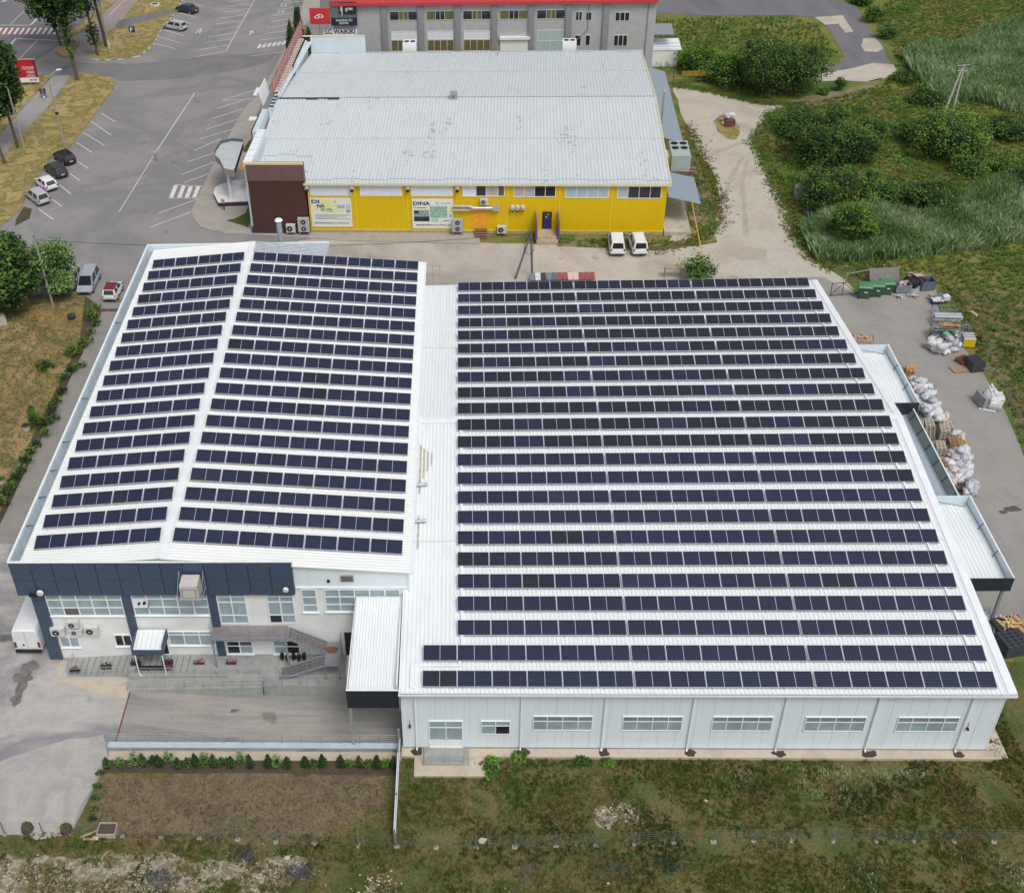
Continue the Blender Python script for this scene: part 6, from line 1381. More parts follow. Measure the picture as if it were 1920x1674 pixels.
tree(10,308,13.0,2.6,6.5,L_poplar,'street tree at the left edge, mostly outside the frame',3000,.5,12,'poplar_tree',5,(-1.5,.4),.24,gp_)
tree(146,151,24,5.2,7.8,L_poplar,'tallest street tree, its long leaning trunk at the tip of the dry lawn',15000,.55,13,'poplar_tree',9,(-1.6,1.2),.3,gp_)
tree(115,87,15,4.4,4.4,L_dark,'dark bushy street tree on a leaning trunk beside the red crossing',8000,.5,14,'poplar_tree',6,(-1.6,.8),.26,gp_)
t=tree(184,105,18,3.7,6.8,L_poplar,'street tree with a leafy tuft low on its trunk, on the upper lawn',7000,.55,15,'poplar_tree',6,(-1.0,.8),.26,gp_)
crown_mesh([(-.3,.1,3.6,1.15,1.1,2.0)],420,.4,L_poplar,31).build('foliage',t)
tree(200,88,20,3.2,10.5,L_dark,'dark-trunked street tree right behind the pole with the white foot',5000,.5,16,'poplar_tree',6,(-1.4,.6),.3,gp_)
t=[o for o in col.objects if o.get('label','').startswith('tallest street')][0]
crown_mesh([(-.1,.0,6.2,.9,.9,2.6),(0,0,9.0,1.2,1.2,1.6)],500,.42,L_dark,32).build('foliage',t)
tree(20,572,7.9,4.3,.8,L_dark,'broad dark tree at the left edge above the patchy lawn',15000,.42,21,k=9,tr_=.35)
tree(104,558,7.0,3.1,.5,L_pale,'feathery pale green willow leaning over the half hidden car',7500,.3,22,'willow_tree',9,(.5,.2),.2,core=False,limbs=11,fill=.15,droop=.3)
# conifers by the shop sign frame
for i,(u,v,v1,r,lab) in enumerate(((546,100,30,1.5,'taller dark columnar conifer beyond the sign frame'),(553,102,80,1.3,'short dark conifer at the far end of the sign frame'),(545,96,55,1.3,'nearer dark columnar conifer left of the sign frame'))):
    pt=((-20.5,127.2),(-19.0,126.4),(-21.7,126.6))[i]; hh=(11.2,8.4,9.2)[i]
    t=thing('conifer',lab,'tree',(*pt,0)); rng=random.Random(i); MB().use(bark).tube((0,0,0),(0,0,hh*.8),.15,.05).build('trunk',t)
    crown_mesh([(0,0,hh*.3,r,r,hh*.32),(0,0,hh*.55,r*.78,r*.78,hh*.32),(0,0,hh*.8,r*.45,r*.45,hh*.24)],2600,.3,L_dark,40+i,.8,core_m,ck=.8).build('crown',t)
# bushes and small trees of the waste land: (u, v of the foot, top row, radius m, tones, label)
BU=[(1440,190,48,5.4,L_dark,'largest dark tree clump above the gravel track, left of the concrete road bend'),
(1500,184,70,4.6,L_dark,'dark tree at the right of the big clump beside the road bend'),
(1385,165,78,4.2,L_mid,'mid green tree at the left of the big clump by the track'),
(1312,140,76,3.6,L_lime,'bright green tree behind the rusty rail, right of the grey building'),
(1345,158,108,2.6,L_mid,'low green bush between bright tree and big clump'),
(1574,172,132,.95,L_mid,'thin young shrub standing at the end of the concrete patch'),
(1552,318,206,5.2,L_dark,'dark spreading bush nearest the bend of the gravel track'),
(1500,262,198,3.3,L_dark,'dark bush at the top left, touching the gravel track'),
(1620,318,238,2.6,L_dark,'small dark bush at the right foot of the track-side bush'),
(1575,225,196,1.6,L_lime,'bright green shrub top above the track-side bush'),
(1640,268,222,2.2,L_mid,'loose grey-green shrub between the two large dark bushes'),
(1790,310,184,5.6,L_mid,'large round dark green bush below the twin utility poles'),
(1815,345,300,2.2,L_mid,'lower right lobe bush at the foot of the pole bush'),
(1700,270,232,1.5,L_mid,'small green shrub left of the pole bush'),
(1898,272,220,2.9,L_dark,'dark round bush at the right edge, above the reeds'),
(1902,385,330,2.8,L_dark,'dark bush at the right edge halfway down the waste land'),
(1550,392,302,3.9,L_dark,'rounded dark bush just above the small grey barrel'),
(1655,402,342,3.0,L_mid,'green bush in the middle, left of the bare mound'),
(1755,410,350,3.6,L_dark,'wide dark bush in front of the bare mound'),
(1596,480,366,3.4,L_lime,'bright green pointed bush nearest the warehouse end of the track'),
(1712,478,440,1.4,L_lime,'small lime shrub at the near edge of the reeds'),
(1640,45,0,1.9,L_mid,'green bush on the bank above the road bend'),
(1662,75,40,1.8,L_mid,'second green bush on the bank, right of the first'),
(1620,12,-18,2.2,L_mid,'green bush cut by the top edge, right of the road'),
(1790,135,108,2.3,L_dark,'dark shrub in the reeds left of the utility pole tops'),
(1700,158,132,2.0,L_dark,'dark shrub just right of the concrete patch corner'),
(1745,200,170,2.6,L_dark,'dark shrub behind the pole bush, on its left'),
(1545,180,165,.9,L_mid,'tiny shrub at the edge of the trodden track'),
(1640,350,325,1.3,L_mid,'small grey-green shrub between the barrel bush and the mound'),
(1870,335,300,1.6,L_mid,'small shrub right of the pole bush, below the edge bush'),
(1680,520,505,.9,L_mid,'low green weed bush behind the tilted board')]
for i,(u,v,v1,r,ms,lab) in enumerate(BU):
    H_=max(.8,HT(u,v,v1)); x,y=G2(u,v); y+=r*.55; H_=max(.8,H_-r*.45) if r>1.5 else H_
    H_=min(H_,r*2.3 if i else r*2.1)
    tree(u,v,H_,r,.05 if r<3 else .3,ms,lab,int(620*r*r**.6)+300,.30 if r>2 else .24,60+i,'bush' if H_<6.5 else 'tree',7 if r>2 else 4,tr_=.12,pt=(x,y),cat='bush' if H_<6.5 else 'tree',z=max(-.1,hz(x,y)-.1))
tree(1310,525,3.0,2.3,.15,L_mid,'leafy green bush by the wooden frame at the warehouse rear edge',1700,.26,97,'bush',7,tr_=.1,cat='bush')
for (u,v,r,ms,lab) in ((173,600,.95,L_lime,'brightest green shrub at the top of the long flower bed'),(138,668,.9,L_lime,'light green shrub in the upper half of the long flower bed'),(70,800,.95,L_lime,'bright green shrub halfway down the long flower bed'),(62,785,.5,L_pale,'small pale shrub behind the bright one halfway down the bed'),(85,692,1.3,L_dark,'low oval green plant patch on the patchy lawn')):
    x,y=G2(u,v); tree(u,v,.6 if 'oval' in lab else 1.7,r,.02,ms,lab,500,.17,int(u),'shrub',4,tr_=.04,cat='shrub',z=.07,sq=.6 if 'oval' in lab else 1)
line_=[(180,580),(181,612),(172,628),(165,645),(158,652),(148,664),(150,690),(135,700),(122,712),(118,740),(108,757),(98,775),(104,790),(84,800),(88,820),(70,838),(60,852),(50,870),(42,886),(30,902),(22,918),(12,935),(4,950)]
words=['topmost','second','third','fourth','fifth','sixth','seventh','eighth','ninth','tenth','eleventh','twelfth','thirteenth','fourteenth','fifteenth','sixteenth','seventeenth','eighteenth','nineteenth','twentieth','twenty-first','twenty-second','lowest']
for i,(u,v) in enumerate(line_):
    tree(u,v,.7+.5*random.random(),.55+.35*random.random(),.02,(L_mid,L_dark,L_mid,L_dark)[i%4],words[i]+' low dark shrub, counted from the top of the long flower bed',170,.17,200+i,'shrub',3,tr_=.03,group='low shrubs in the long flower bed',cat='shrub',z=.07)
for i,(u,v) in enumerate(((135,598),(50,805),(3,905))):
    x,y=G2(u,v); t=thing('planter',('dark round planter with a plant on the lawn near the top','grey round concrete ring planter beside the flower bed','round planter at the left edge by the lower flower bed')[i],'planter',(x,y,.07)); mb=MB().use(concrete if i else mat('pot_dark',(0,0,0))); mb.tube((0,0,0),(0,0,.45),.42,.46,12,False); mb.use(M_darksoil); mb.tube((0,0,.2),(0,0,.38),.42,.42,12); mb.build('pot',t)
    crown_mesh([(0,0,.45,.3,.3,.2)],40,.16,L_dark,i).build('plant',t)
# thujas and flowering shrubs in front of the low wall
TX=[-20.3,-17.4,-16.2,-15.0,-13.9,-12.85,-11.6,-10.35,-8.9,-7.45,-5.95,-4.6,-3.1,-.75] 
tp=[(202,1440),(270,1437),(300,1438),(335,1440),(368,1437),(402,1437),(435,1439),(470,1440),(505,1438),(540,1440),(573,1437),(606,1438),(640,1438),(674,1437),(708,1440),(740,1440)]
for i,(u,v) in enumerate(tp):
    x,y=G2(u,v); hh=1.15+.35*((i*37)%10)/10; t=thing('thuja',words[i].replace('topmost','leftmost')+' small conical thuja from the left along the pale low wall','shrub',(x,y,0),0,'small thujas along the low wall')
    MB().use(bark).tube((0,0,0),(0,0,hh*.6),.03,.01,5).build('trunk',t)
    crown_mesh([(0,0,hh*.3,.32,.32,hh*.32),(0,0,hh*.55,.25,.25,hh*.32),(0,0,hh*.8,.14,.14,hh*.24)],420,.1,L_dark,300+i,.8,core_m,ck=.8).build('crown',t)
flw=[(228,1436,L_mid),(255,1434,L_pale),(290,1432,L_dark),(318,1430,L_pale),(355,1436,L_dark),(385,1432,L_pale),(420,1436,L_dark),(455,1432,L_pale),(520,1436,L_pale),(590,1440,L_mid),(655,1438,L_mid),(690,1440,L_mid),(724,1438,L_mid)]
for i,(u,v,ms) in enumerate(flw):
    tree(u,v,.9+.3*(ms is L_pale),.42+.12*(ms is L_pale),.02,ms,words[i].replace('topmost','leftmost')+(' pale-flowering' if ms is L_pale else ' leafy')+' shrub from the left between the small thujas',240,.13,330+i,'shrub',3,tr_=.03,group='shrubs between the thujas',cat='shrub')
for i,(u,v) in enumerate(((184,1478),(178,1520),(190,1452),(180,1500),(175,1538))): tree(u,v,.55,.35,.0,L_mid if i%2 else L_dark,('third','fifth','first','fourth','lowest')[i]+' small shrub down the right edge of the pale forecourt',120,.13,350+i,'shrub',2,tr_=.02,cat='shrub')
# leafy weeds by the slab
for i,(u,v,s) in enumerate(((922,1435,.75),(975,1422,.65),(925,1455,.5),(1095,1432,.7),(1140,1432,.5),(1480,1440,.4))):
    x,y=G2(u,v); tag(crown_mesh([(0,0,s*.35,s,s*.8,s*.4)],220,.26,L_mid,370+i,.3,droop=.3).build('weed_clump',None,(x,y,0)),('first','second','third','fourth','fifth','sixth')[i]+' broad-leaved weed clump from the left along the warehouse slab','weed','weed clumps along the warehouse slab')
# planters behind the near fence
for i,(u,v) in enumerate(((52,1555),(125,1557))):
    x,y=G2(u,v); t=thing('planter',('left','right')[i]+' of two round brown tyre planters at the forecourt edge by the fence','planter',(x,y,0)); mb=MB().use(mat('tyre_planter',(84,68,64),.9,.25,4)); mb.tube((0,0,0),(0,0,.4),.42,.36,10); mb.build('pot',t); crown_mesh([(0,0,.45,.33,.33,.22)],70,.14,L_dark,i+9).build('plant',t)
t=thing('sand_box','grey wooden box of soil with loose boards beside the forecourt corner','box',(*G2(203,1560),0)); mb=MB().use(woodgrey)
for a,b,c,d in ((-.6,.6,-.45,-.4),(-.6,.6,.4,.45),(-.6,-.55,-.4,.4),(.55,.6,-.4,.4)): mb.box(a,b,c,d,0,.45)
mb.use(M_darksoil); mb.box(-.55,.55,-.4,.4,.01,.36); mb.build('box_frame',t); mb=MB().use(wood); mb.rbox((-1.0,-.1,.12),(1.0,.12,.05),.5); mb.rbox((-1.0,-.55,.06),(1.0,.14,.05),.02); mb.build('board',t)
# ---- undergrowth, grass, reeds and wild flowers: uncountable
rnd_=random.Random(31); UB=[]
for (u,v,r,h) in [(1462,215,2.2,1.2),(1480,240,2.6,1.6),(1520,228,2,1.2),(1600,250,2.4,1.1),(1620,215,2.2,.9),(1668,245,2.4,1.0),(1690,300,1.6,.9),(1700,330,1.4,.8),(1630,300,2,1.2),(1480,300,1.8,1.2),(1462,330,1.5,1.0),(1500,340,2,1.3),(1620,345,1.8,.9),(1700,370,2.2,1.1),(1840,400,2.5,1.2),(1870,300,2,1.1),(1880,360,2.4,1.2),(1540,430,2.2,1.6),(1520,455,1.6,1.2),(1650,430,2,1.6),(1575,205,1.6,.7),(1680,205,2,.9),(1720,240,2,.9),(1700,120,1.8,.9),(1740,175,2.4,1.3),(1850,240,2.2,1.1),(1905,320,2.4,1.3),(1610,505,1.5,.5),(1660,510,1.4,.5),(1800,500,1.6,.5),(1850,560,1.2,.4),(1870,620,1.1,.5),(1850,640,1.3,.6),(1900,700,1.4,.5),(1890,660,1.1,.5),(1225,60,2.2,.9),(1255,90,2,1.0),(1290,60,1.6,.8),(1240,120,1.8,1.0),(1700,20,2.2,.9),(1680,60,2,1.0),(1330,430,.8,.3),(1310,345,.9,.4),(1320,380,.9,.4),(1300,290,.7,.3)]:
    x,y=G2(u,v)
    for k in range(3): UB.append((x+rnd_.uniform(-1,1)*r*.7,y+rnd_.uniform(-1,1)*r*.7,hz(x,y)+h*.35,r*rnd_.uniform(.5,.9),r*rnd_.uniform(.5,.9),h*rnd_.uniform(.4,.75)))
stuff(crown_mesh(UB,17000,.24,L_mid,77,.5).build('undergrowth'),'low tangled undergrowth between the bushes right of the gravel track','undergrowth')
def along(px,w_):
    P=[Vector(G2(*p)) for p in px]; Ls=[(b-a).length for a,b in zip(P,P[1:])]; T=sum(Ls)
    def f(r):
        s=r.random()*T
        for a,b,l in zip(P,P[1:],Ls):
            if s<=l: q=a.lerp(b,s/l); return q.x+r.gauss(0,w_),q.y+r.gauss(0,w_)
            s-=l
        return P[-1].x,P[-1].y
    return f
def tufts(name,n,region,h,mats,label,blades=5,w=.035,lean=.5,seed=5,dens=None,zf=None,cat='grass'):
    rnd=random.Random(seed); mb=MB(); mb.ms=list(mats); c=0; tries=0
    while c<n and tries<n*20:
        tries+=1; x,y=region(rnd)
        if x is None: continue
        d=noise.noise(Vector((x*.35,y*.35,seed)))+.5*noise.noise(Vector((x*1.3,y*1.3,seed)))
        if dens is not None and d<dens+rnd.uniform(-.25,.25): continue
        c+=1; z=zf(x,y) if zf else -.01; q=noise.noise(Vector((x*.22+9,y*.22,seed)))+rnd.uniform(-.3,.3); k=len(mats)
        mb.c=min(k-1,max(0,int((q+.5)*k))); hh=h*rnd.uniform(.5,1.2)
        for b in range(blades):
            a=rnd.uniform(0,6.28); l=lean*rnd.random()*hh; p=Vector((x+rnd.uniform(-.1,.1),y+rnd.uniform(-.1,.1),z)); ww=w*rnd.uniform(.7,1.4)
            e=Vector((math.cos(a),math.sin(a),0)); s=Vector((-e.y,e.x,0))*ww; tpt=p+e*l+Vector((0,0,hh)); m1=p+e*l*.35+Vector((0,0,hh*.6))
            mb.face([p-s,p+s,m1+s*.8,tpt,m1-s*.8])
    return stuff(mb.build(name),label,cat)
g1=[leafm('grass_green',(80,104,44)),leafm('grass_olive',(102,110,56)),leafm('grass_dry',(142,122,80)),leafm('grass_dark',(62,84,40))]
gdry=[leafm('grass_dry',(0,0,0)),leafm('straw',(166,144,92)),leafm('grass_brown',(120,94,62)),leafm('grass_olive',(0,0,0))]
def front(rnd):
    x=rnd.uniform(-27,44); y=rnd.uniform(-12.5,-.8) 
    if x<-.1 and y>-6.8: return None,None
    if .6<x<5.8 and y>-2.4: return None,None
    if y<-8.3 and (x<-9.6 or -9<x<-5.7) and noise.noise(Vector((x*.5,y*.9,2)))<-.1: return None,None
    return x,y
tufts('grass',15000,front,.2,g1,'uneven green grass of the near meadow along and below the warehouse',5,.022,.9,3,-.12)
tufts('dry_grass',7000,front,.15,gdry,'dry brown grass mixed through the near meadow',5,.02,1.1,4,-.05)
tufts('plot_weeds',1300,lambda r:(r.uniform(-20.6,-.5),r.uniform(-6.9,-2.6)),.14,gdry+g1[:1],'sparse dry weeds on the bare plot between forecourt and dividing fence',4,.02,1.2,6)
fl=[mat('flower_violet',(122,122,152),.8),mat('flower_blue',(108,114,142),.8),mat('flower_grey',(140,140,150),.8)]
def patch(cs):
    def f(r):
        cx,cy,rx,ry=r.choice(cs); return cx+rx*r.gauss(0,.5),cy+ry*r.gauss(0,.5)
    return f
tufts('wild_flowers',1300,patch([(8.2,-8.6,1.8,1.2),(6.6,-10.6,3.2,1.2),(1.0,-11.5,2,1),(13.5,-9.2,2.2,1.0),(17,-8.6,1.0,.7),(-9.9,-8.2,.8,.5),(-14.8,-10,1.0,.6),(-6,-9.4,1,.7)]),.26,fl+g1[:1]+g1[3:],'violet-blue wild flowers in patches below the near fence',3,.014,.6,8,cat='flowers')
wf=[mat('flower_white',(186,196,166),.8),mat('leaf_pale_a',(0,0,0))]
tufts('white_flowers',900,patch([(27,-3.2,3,1.2),(22,-2.6,1.6,1.0),(31,-1.7,5,.5),(36,-8.2,2.2,1.0),(38.6,-9.4,1.2,1.0),(28,-9.4,3,1.2)]),.24,wf,'pale flowering weeds in the near meadow',3,.02,.8,9,cat='flowers')
def edge_in(px):
    poly=[G2(*p) for p in px]; xs=[p[0] for p in poly]; ys=[p[1] for p in poly]
    def inside(x,y):
        c=False; j=len(poly)-1
        for i in range(len(poly)):
            if (poly[i][1]>y)!=(poly[j][1]>y) and x<(poly[j][0]-poly[i][0])*(y-poly[i][1])/(poly[j][1]-poly[i][1])+poly[i][0]: c=not c
            j=i
        return c
    def f(r):
        x=r.uniform(min(xs),max(xs)); y=r.uniform(min(ys),max(ys)); return (x,y) if inside(x,y) else (None,None)
    return f
reed=[leafm('reed_c',(106,138,80)),leafm('reed_a',(134,164,112)),leafm('reed_b',(152,180,132)),leafm('reed_e',(120,152,88)),leafm('reed_d',(178,194,154))]
tufts('reeds',12000,edge_in([(1500,440),(1560,410),(1640,400),(1720,420),(1800,400),(1860,370),(1990,360),(2040,430),(1850,470),(1720,485),(1600,492),(1530,490)]),1.9,reed,'tall grey-green reeds across the ditch behind the warehouse',5,.045,.6,10,-.45,hz,'reeds')
tufts('reeds',11000,edge_in([(1690,110),(1740,90),(1800,95),(1850,60),(1960,40),(2100,120),(2050,230),(1900,215),(1830,190),(1760,200),(1720,150)]),1.9,reed,'far band of grey-green reeds around the utility poles',5,.055,.6,11,-.4,hz,'reeds')
fieldg=[leafm('field_green',(106,134,60)),leafm('field_lime',(118,146,66)),leafm('field_mid',(112,136,62)),leafm('field_olive',(124,134,68)),leafm('field_straw',(148,138,84)),leafm('field_dark',(96,122,56))]
tufts('wild_grass',26000,edge_in([(1425,270),(1470,205),(1560,185),(1640,165),(1690,130),(1665,80),(1640,30),(1700,-40),(2060,-40),(2200,200),(2080,520),(2140,700),(2060,1000),(1925,850),(1890,765),(1770,560),(1750,515),(1600,520),(1500,460),(1470,380),(1440,320)]),.38,fieldg,'rough waste-land grass right of the gravel track',6,.04,1.6,12,None,hz)
tufts('verge_grass',2600,along([(1500,198),(1450,215),(1430,240),(1415,268),(1432,300),(1452,345),(1478,392),(1490,440),(1520,480),(1556,505)],.55),.25,fieldg,'ragged grass along the right edge of the gravel track',5,.035,1.3,21)
tufts('verge_grass',2200,along([(1265,160),(1340,172),(1420,192),(1500,198)],.5),.25,fieldg,'ragged grass along the far edge of the gravel track',5,.035,1.3,22)
tufts('verge_grass',1800,along([(1288,235),(1318,300),(1350,370),(1345,425),(1300,455),(1240,468),(1140,464)],.6),.2,gdry+fieldg[:2],'ragged dry grass along the inner edge of the gravel track',5,.03,1.3,23)
tufts('wild_grass',2500,edge_in([(1205,40),(1340,34),(1480,34),(1530,50),(1570,100),(1545,125),(1450,190),(1290,150),(1225,110)]),.45,fieldg,'grass of the triangle inside the road bend',5,.07,.9,13,None)
tufts('wild_grass',1200,edge_in([(1288,250),(1340,330),(1350,400),(1335,450),(1230,470),(1045,462),(1045,448),(1290,452)]),.3,fieldg,'weedy grass at the foot and right side of the yellow building',5,.04,.9,14,-.05)
tufts('lawn_grass',2500,edge_in([(0,580),(140,560),(160,600),(130,700),(80,790),(0,940),(-100,1000),(-100,600)]),.12,gdry+g1[:2],'short dry grass on the patchy left lawn',4,.03,1.2,15,None,lambda x,y:.06)
tufts('grass',900,lambda r:(r.uniform(39.5,41.5),r.uniform(-1,11)),.3,g1,'grass strip along the right end of the warehouse',5,.03,.9,16)
# ================================================================ yard clutter
def rz_(a): return R(a)
# bins
bing=mat('bin_green',(54,92,64),.5,.08,2); binl=mat('bin_lid_green',(78,128,90),.45,.08,2)
for i,(u,v,lab) in enumerate(((1620,562,'left one of three green wheeled waste containers'),(1642,559,'middle one of three green wheeled waste containers, lid strap marked'),(1661,555,'right one of three green wheeled waste containers'))):
    x,y=G2(u,v); t=thing('waste_container',lab,'waste container',(x,y+.45,.01),R(-8+4*i),'green waste containers by the gate'); t.scale=(1.08,1,1.25)
    mb=MB().use(bing); mb.mesh([(-.5,-.38,.18),(.5,-.38,.18),(.5,.38,.18),(-.5,.38,.18),(-.64,-.5,1.12),(.64,-.5,1.12),(.64,.5,1.12),(-.64,.5,1.12)],[(0,3,2,1),(4,5,6,7),(0,1,5,4),(1,2,6,5),(2,3,7,6),(3,0,4,7)]); mb.box(-.7,.7,-.54,-.501,.98,1.1); mb.build('body',t)
    mb=MB().use(binl); mb.mesh([(-.7,-.54,1.14),(.7,-.54,1.14),(.7,.54,1.24),(-.7,.54,1.24),(-.62,-.4,1.24),(.62,-.4,1.24),(.62,.45,1.36),(-.62,.45,1.36)],[(0,1,5,4),(1,2,6,5),(2,3,7,6),(3,0,4,7),(4,5,6,7),(0,3,2,1)]); mb.build('lid',t)
    for a in(-.45,.45):
        for b in(-.35,.35): mb=MB().use(black); mb.tube((a-.03,b,.1),(a+.03,b,.1),.1,.1,10); mb.build('wheel',t)
    mb=MB().use(plate); mb.rbox((.1,-.48,.72),(.3,.02,.1),0,.2 if i==1 else 0); mb.build('sticker',t)
def box_crate(name,lab,cat,u,v,sz,m,rz=0,open_=True,fill=None,legs=0,z=.012,dz=0):
    x,y=G2(u,v); t=thing(name,lab,cat,(x,y+sz[1]/2,z),R(rz)); w,d,h=sz; mb=MB().use(m); a=.05
    if open_:
        mb.box(-w/2,w/2,-d/2,-d/2+a,legs,h); mb.box(-w/2,w/2,d/2-a,d/2,legs,h); mb.box(-w/2,-w/2+a,-d/2+a,d/2-a,legs,h); mb.box(w/2-a,w/2,-d/2+a,d/2-a,legs,h); mb.box(-w/2+a,w/2-a,-d/2+a,d/2-a,legs,legs+.08)
    else: mb.box(-w/2,w/2,-d/2,d/2,legs,h)
    if legs:
        for p in(-1,1):
            for q in(-1,1): mb.box(p*(w/2-.08)-.06,p*(w/2-.08)+.06,q*(d/2-.08)-.06,q*(d/2-.08)+.06,0,legs)
    mb.build('crate_body',t)
    if fill:
        rnd=random.Random(u); mb=MB()
        for k in range(14): mb.use(fill[k%len(fill)]); mb.rbox((rnd.uniform(-w*.35,w*.35),rnd.uniform(-d*.35,d*.35),h*.75+rnd.random()*.25),(rnd.uniform(.2,.5),rnd.uniform(.1,.3),.08),rnd.random()*3,rnd.uniform(-.5,.5))
        mb.build('contents',t)
    return t
greyb=mat('grey_plastic',(122,128,140),.6,.1,2); dkp=mat('dark_plastic',(62,64,72),.6,.12,2); whp=mat('white_plastic_scrap',(212,214,216),.5,.1,3); cardb=mat('cardboard',(190,160,150),.9,.1,3)
box_crate('wire_crate','grey mesh pallet crate with white scrap, right of the green containers','crate',1692,551,(1.7,1.2,.95),greyb,6,True,[whp,cardb,greyb],.1)
box_crate('crate','dark grey plastic box with a raised lid at the yard corner','crate',1738,546,(1.5,1.2,1.1),mat('slate_plastic',(96,104,118),.6,.1,2),8)
t=thing('tarpaulin_heap','black tarpaulin heap topped with cardboard at the back corner of the yard','heap',(*G2(1716,541),0)); mb=MB().use(black); mb.blob((0,.7,.55),(1.25,.75,.7),12,8,wob=.5,seed=4); mb.use(cardb); mb.rbox((.3,.7,1.28),(1.1,.7,.06),.3,.15); mb.rbox((-.4,.9,1.2),(.7,.5,.05),1.0,-.1); mb.build('cover',t)
for i,(u,v) in enumerate(((1706,548),(1712,549),(1718,547),(1722,543))):
    x,y=G2(u,v); mb=MB().use(whp); mb.tube((0,0,0),(0,0,.42),.16,.18,10); mb.use(greyb); mb.tube((0,0,.421),(0,0,.45),.17,.12,10); tag(mb.build('bucket',None,(x,y,.012)),('leftmost','second','third','rightmost')[i]+' white bucket before the black tarpaulin heap','bucket','white buckets in the yard corner')
for i,(u,v,lab) in enumerate(((1686,558,'small grey scrap pile before the mesh crate'),(1710,556,'flat grey scrap strips before the white buckets'))):
    t=thing('scrap_pile',lab,'scrap',(*G2(u,v),.012)); mb=MB(); rnd=random.Random(i)
    for k in range(7): mb.use((cardb,greyb,whp)[k%3]); mb.rbox((rnd.uniform(-.4,.4),rnd.uniform(-.2,.2),.06+k*.025),(.6,.16,.05),rnd.random()*3)
    mb.build('scrap',t)
t=thing('leaning_board','grey weathered board leaning behind the green containers','board',(*G2(1658,537),0)); mb=MB().use(mat('board_grey',(128,122,120),.9,.1,2)); mb.rbox((0,.6,.9),(3.2,.06,1.9),.05,0,-.6); mb.use(mat('board_pale',(166,168,160),.9)); mb.rbox((-.4,.1,.3),(2.2,.06,.5),.05,0,-.5); mb.build('board',t)
# machine parts and frames along the fence
t=thing('white_appliance','white and grey discarded appliances stacked by the fence','appliance',(*G2(1762,570),.01)); mb=MB().use(whp); mb.box(-.9,.2,-.4,.5,.5,.58); mb.rbox((.6,.3,.6),(.7,.6,.5),.2); mb.use(dkp); mb.box(-.85,.15,-.35,.45,0,.499); mb.use(greyb); mb.rbox((-.2,.6,.7),(1.2,.2,.1),.5,.1); mb.use(cardb); mb.rbox((-.7,.9,.5),(.4,.4,.3),.3); mb.build('casing',t)
def frame_(name,lab,u,v,w,d,h,m,rz=0,z=.01,n=3):
    t=thing(name,lab,'frame',(*G2(u,v),z),R(rz)); mb=MB().use(m)
    for zz in (.1,h):
        for y in(0,d): mb.tube((-w/2,y,zz),(w/2,y,zz),.04,.04,5)
        for k in range(n+1): x=-w/2+w*k/n; mb.tube((x,0,zz),(x,d,zz),.035,.035,5)
    for x in(-w/2,w/2):
        for y in(0,d): mb.tube((x,y,0),(x,y,h),.04,.04,5)
    mb.build('tubes',t); return t
frame_('steel_frame','blue-grey steel frame rack beside the discarded appliances',1770,596,2.2,1.0,.9,mat('frame_blue_grey',(120,130,148),.5,.1,2),-4)
frame_('steel_frame','silver steel rack with long profiles on top, by the fence',1772,612,2.6,.9,.8,rail,-3)
t=thing('profile_bundle','bundle of long silver and white profiles on the steel rack','profiles',(*G2(1774,606),.9),R(-4)); mb=MB()
for k in range(7): mb.use((rail,whp,alu)[k%3]); mb.box(-1.4+.05*(k%3),1.4,-.5+k*.16,-.4+k*.16,0,.07)
mb.build('profile',t)
t=thing('scrap_rack','open grey rack full of brown boards and metal scrap','rack',(*G2(1772,640),.01)); mb=MB().use(mat('rack_grey_green',(110,122,122),.6,.12,2))
for x in(-1.2,1.2):
    for y in(0,1.3): mb.tube((x,y,0),(x,y,1.3),.05,.05,5)
for z in(.35,1.25): mb.box(-1.25,1.25,0,1.3,z,z+.05)
mb.build('frame',t); mb=MB(); rnd=random.Random(3)
for k in range(16): mb.use((wood,mat('red_brown_board',(124,84,70),.85,.15,3),greyb,woodor)[k%4]); mb.rbox((rnd.uniform(-.9,.9),rnd.uniform(.2,1.1),1.34+.02*k),(rnd.uniform(.8,1.8),.12,.05),rnd.uniform(-.3,.3))
mb.build('boards',t)
mb=MB().use(wood); mb.rbox((0,0,.9),(.1,.1,2.2),0,.6); tag(mb.build('plank',None,(*G2(1745,632),0)),'thin brown plank leaning against the scrap rack','plank')
t=thing('metal_scrap','tangle of pale blue-grey metal bars right of the scrap rack','scrap',(*G2(1797,625),.01)); mb=MB(); rnd=random.Random(8)
for k in range(22): mb.use((galv,greyb,whp)[k%3]); mb.rbox((rnd.uniform(-.9,.9),rnd.uniform(-.2,1.2),.2+rnd.random()*.8),(rnd.uniform(.5,1.4),.07,.07),rnd.random()*3,rnd.uniform(-.6,.6))
mb.build('bars',t)
mb=MB().use(mat('cream_pvc',(214,206,170),.5)); mb.tube((0,0,.9),(.25,-.9,1.0),.12,.12,8); tag(mb.build('pipe_piece',None,(*G2(1817,598),0)),'short cream pipe stuck up beside the fence','pipe')
t=thing('stacked_trays','stack of pale trays with a yellow front at the fence','trays',(*G2(1815,652),.01),R(-6)); mb=MB().use(mat('tray_yellow',(222,186,40),.5,.1,2)); mb.box(-.55,.55,-.06,0,.1,1.0); 
for k in range(6): mb.use((whp,greyb)[k%2]); mb.box(-.55,.55,.02+k*.22,.2+k*.22,.1,1.05)
mb.build('tray',t)
t=thing('red_crate','rusty red-brown crate before the dark slotted container','crate',(*G2(1805,680),.01),R(30)); mb=MB().use(mat('red_brown_board',(0,0,0)))
for k in range(5): mb.box(-.5,.5,-.45+k*.2,-.35+k*.2,.45,.5)
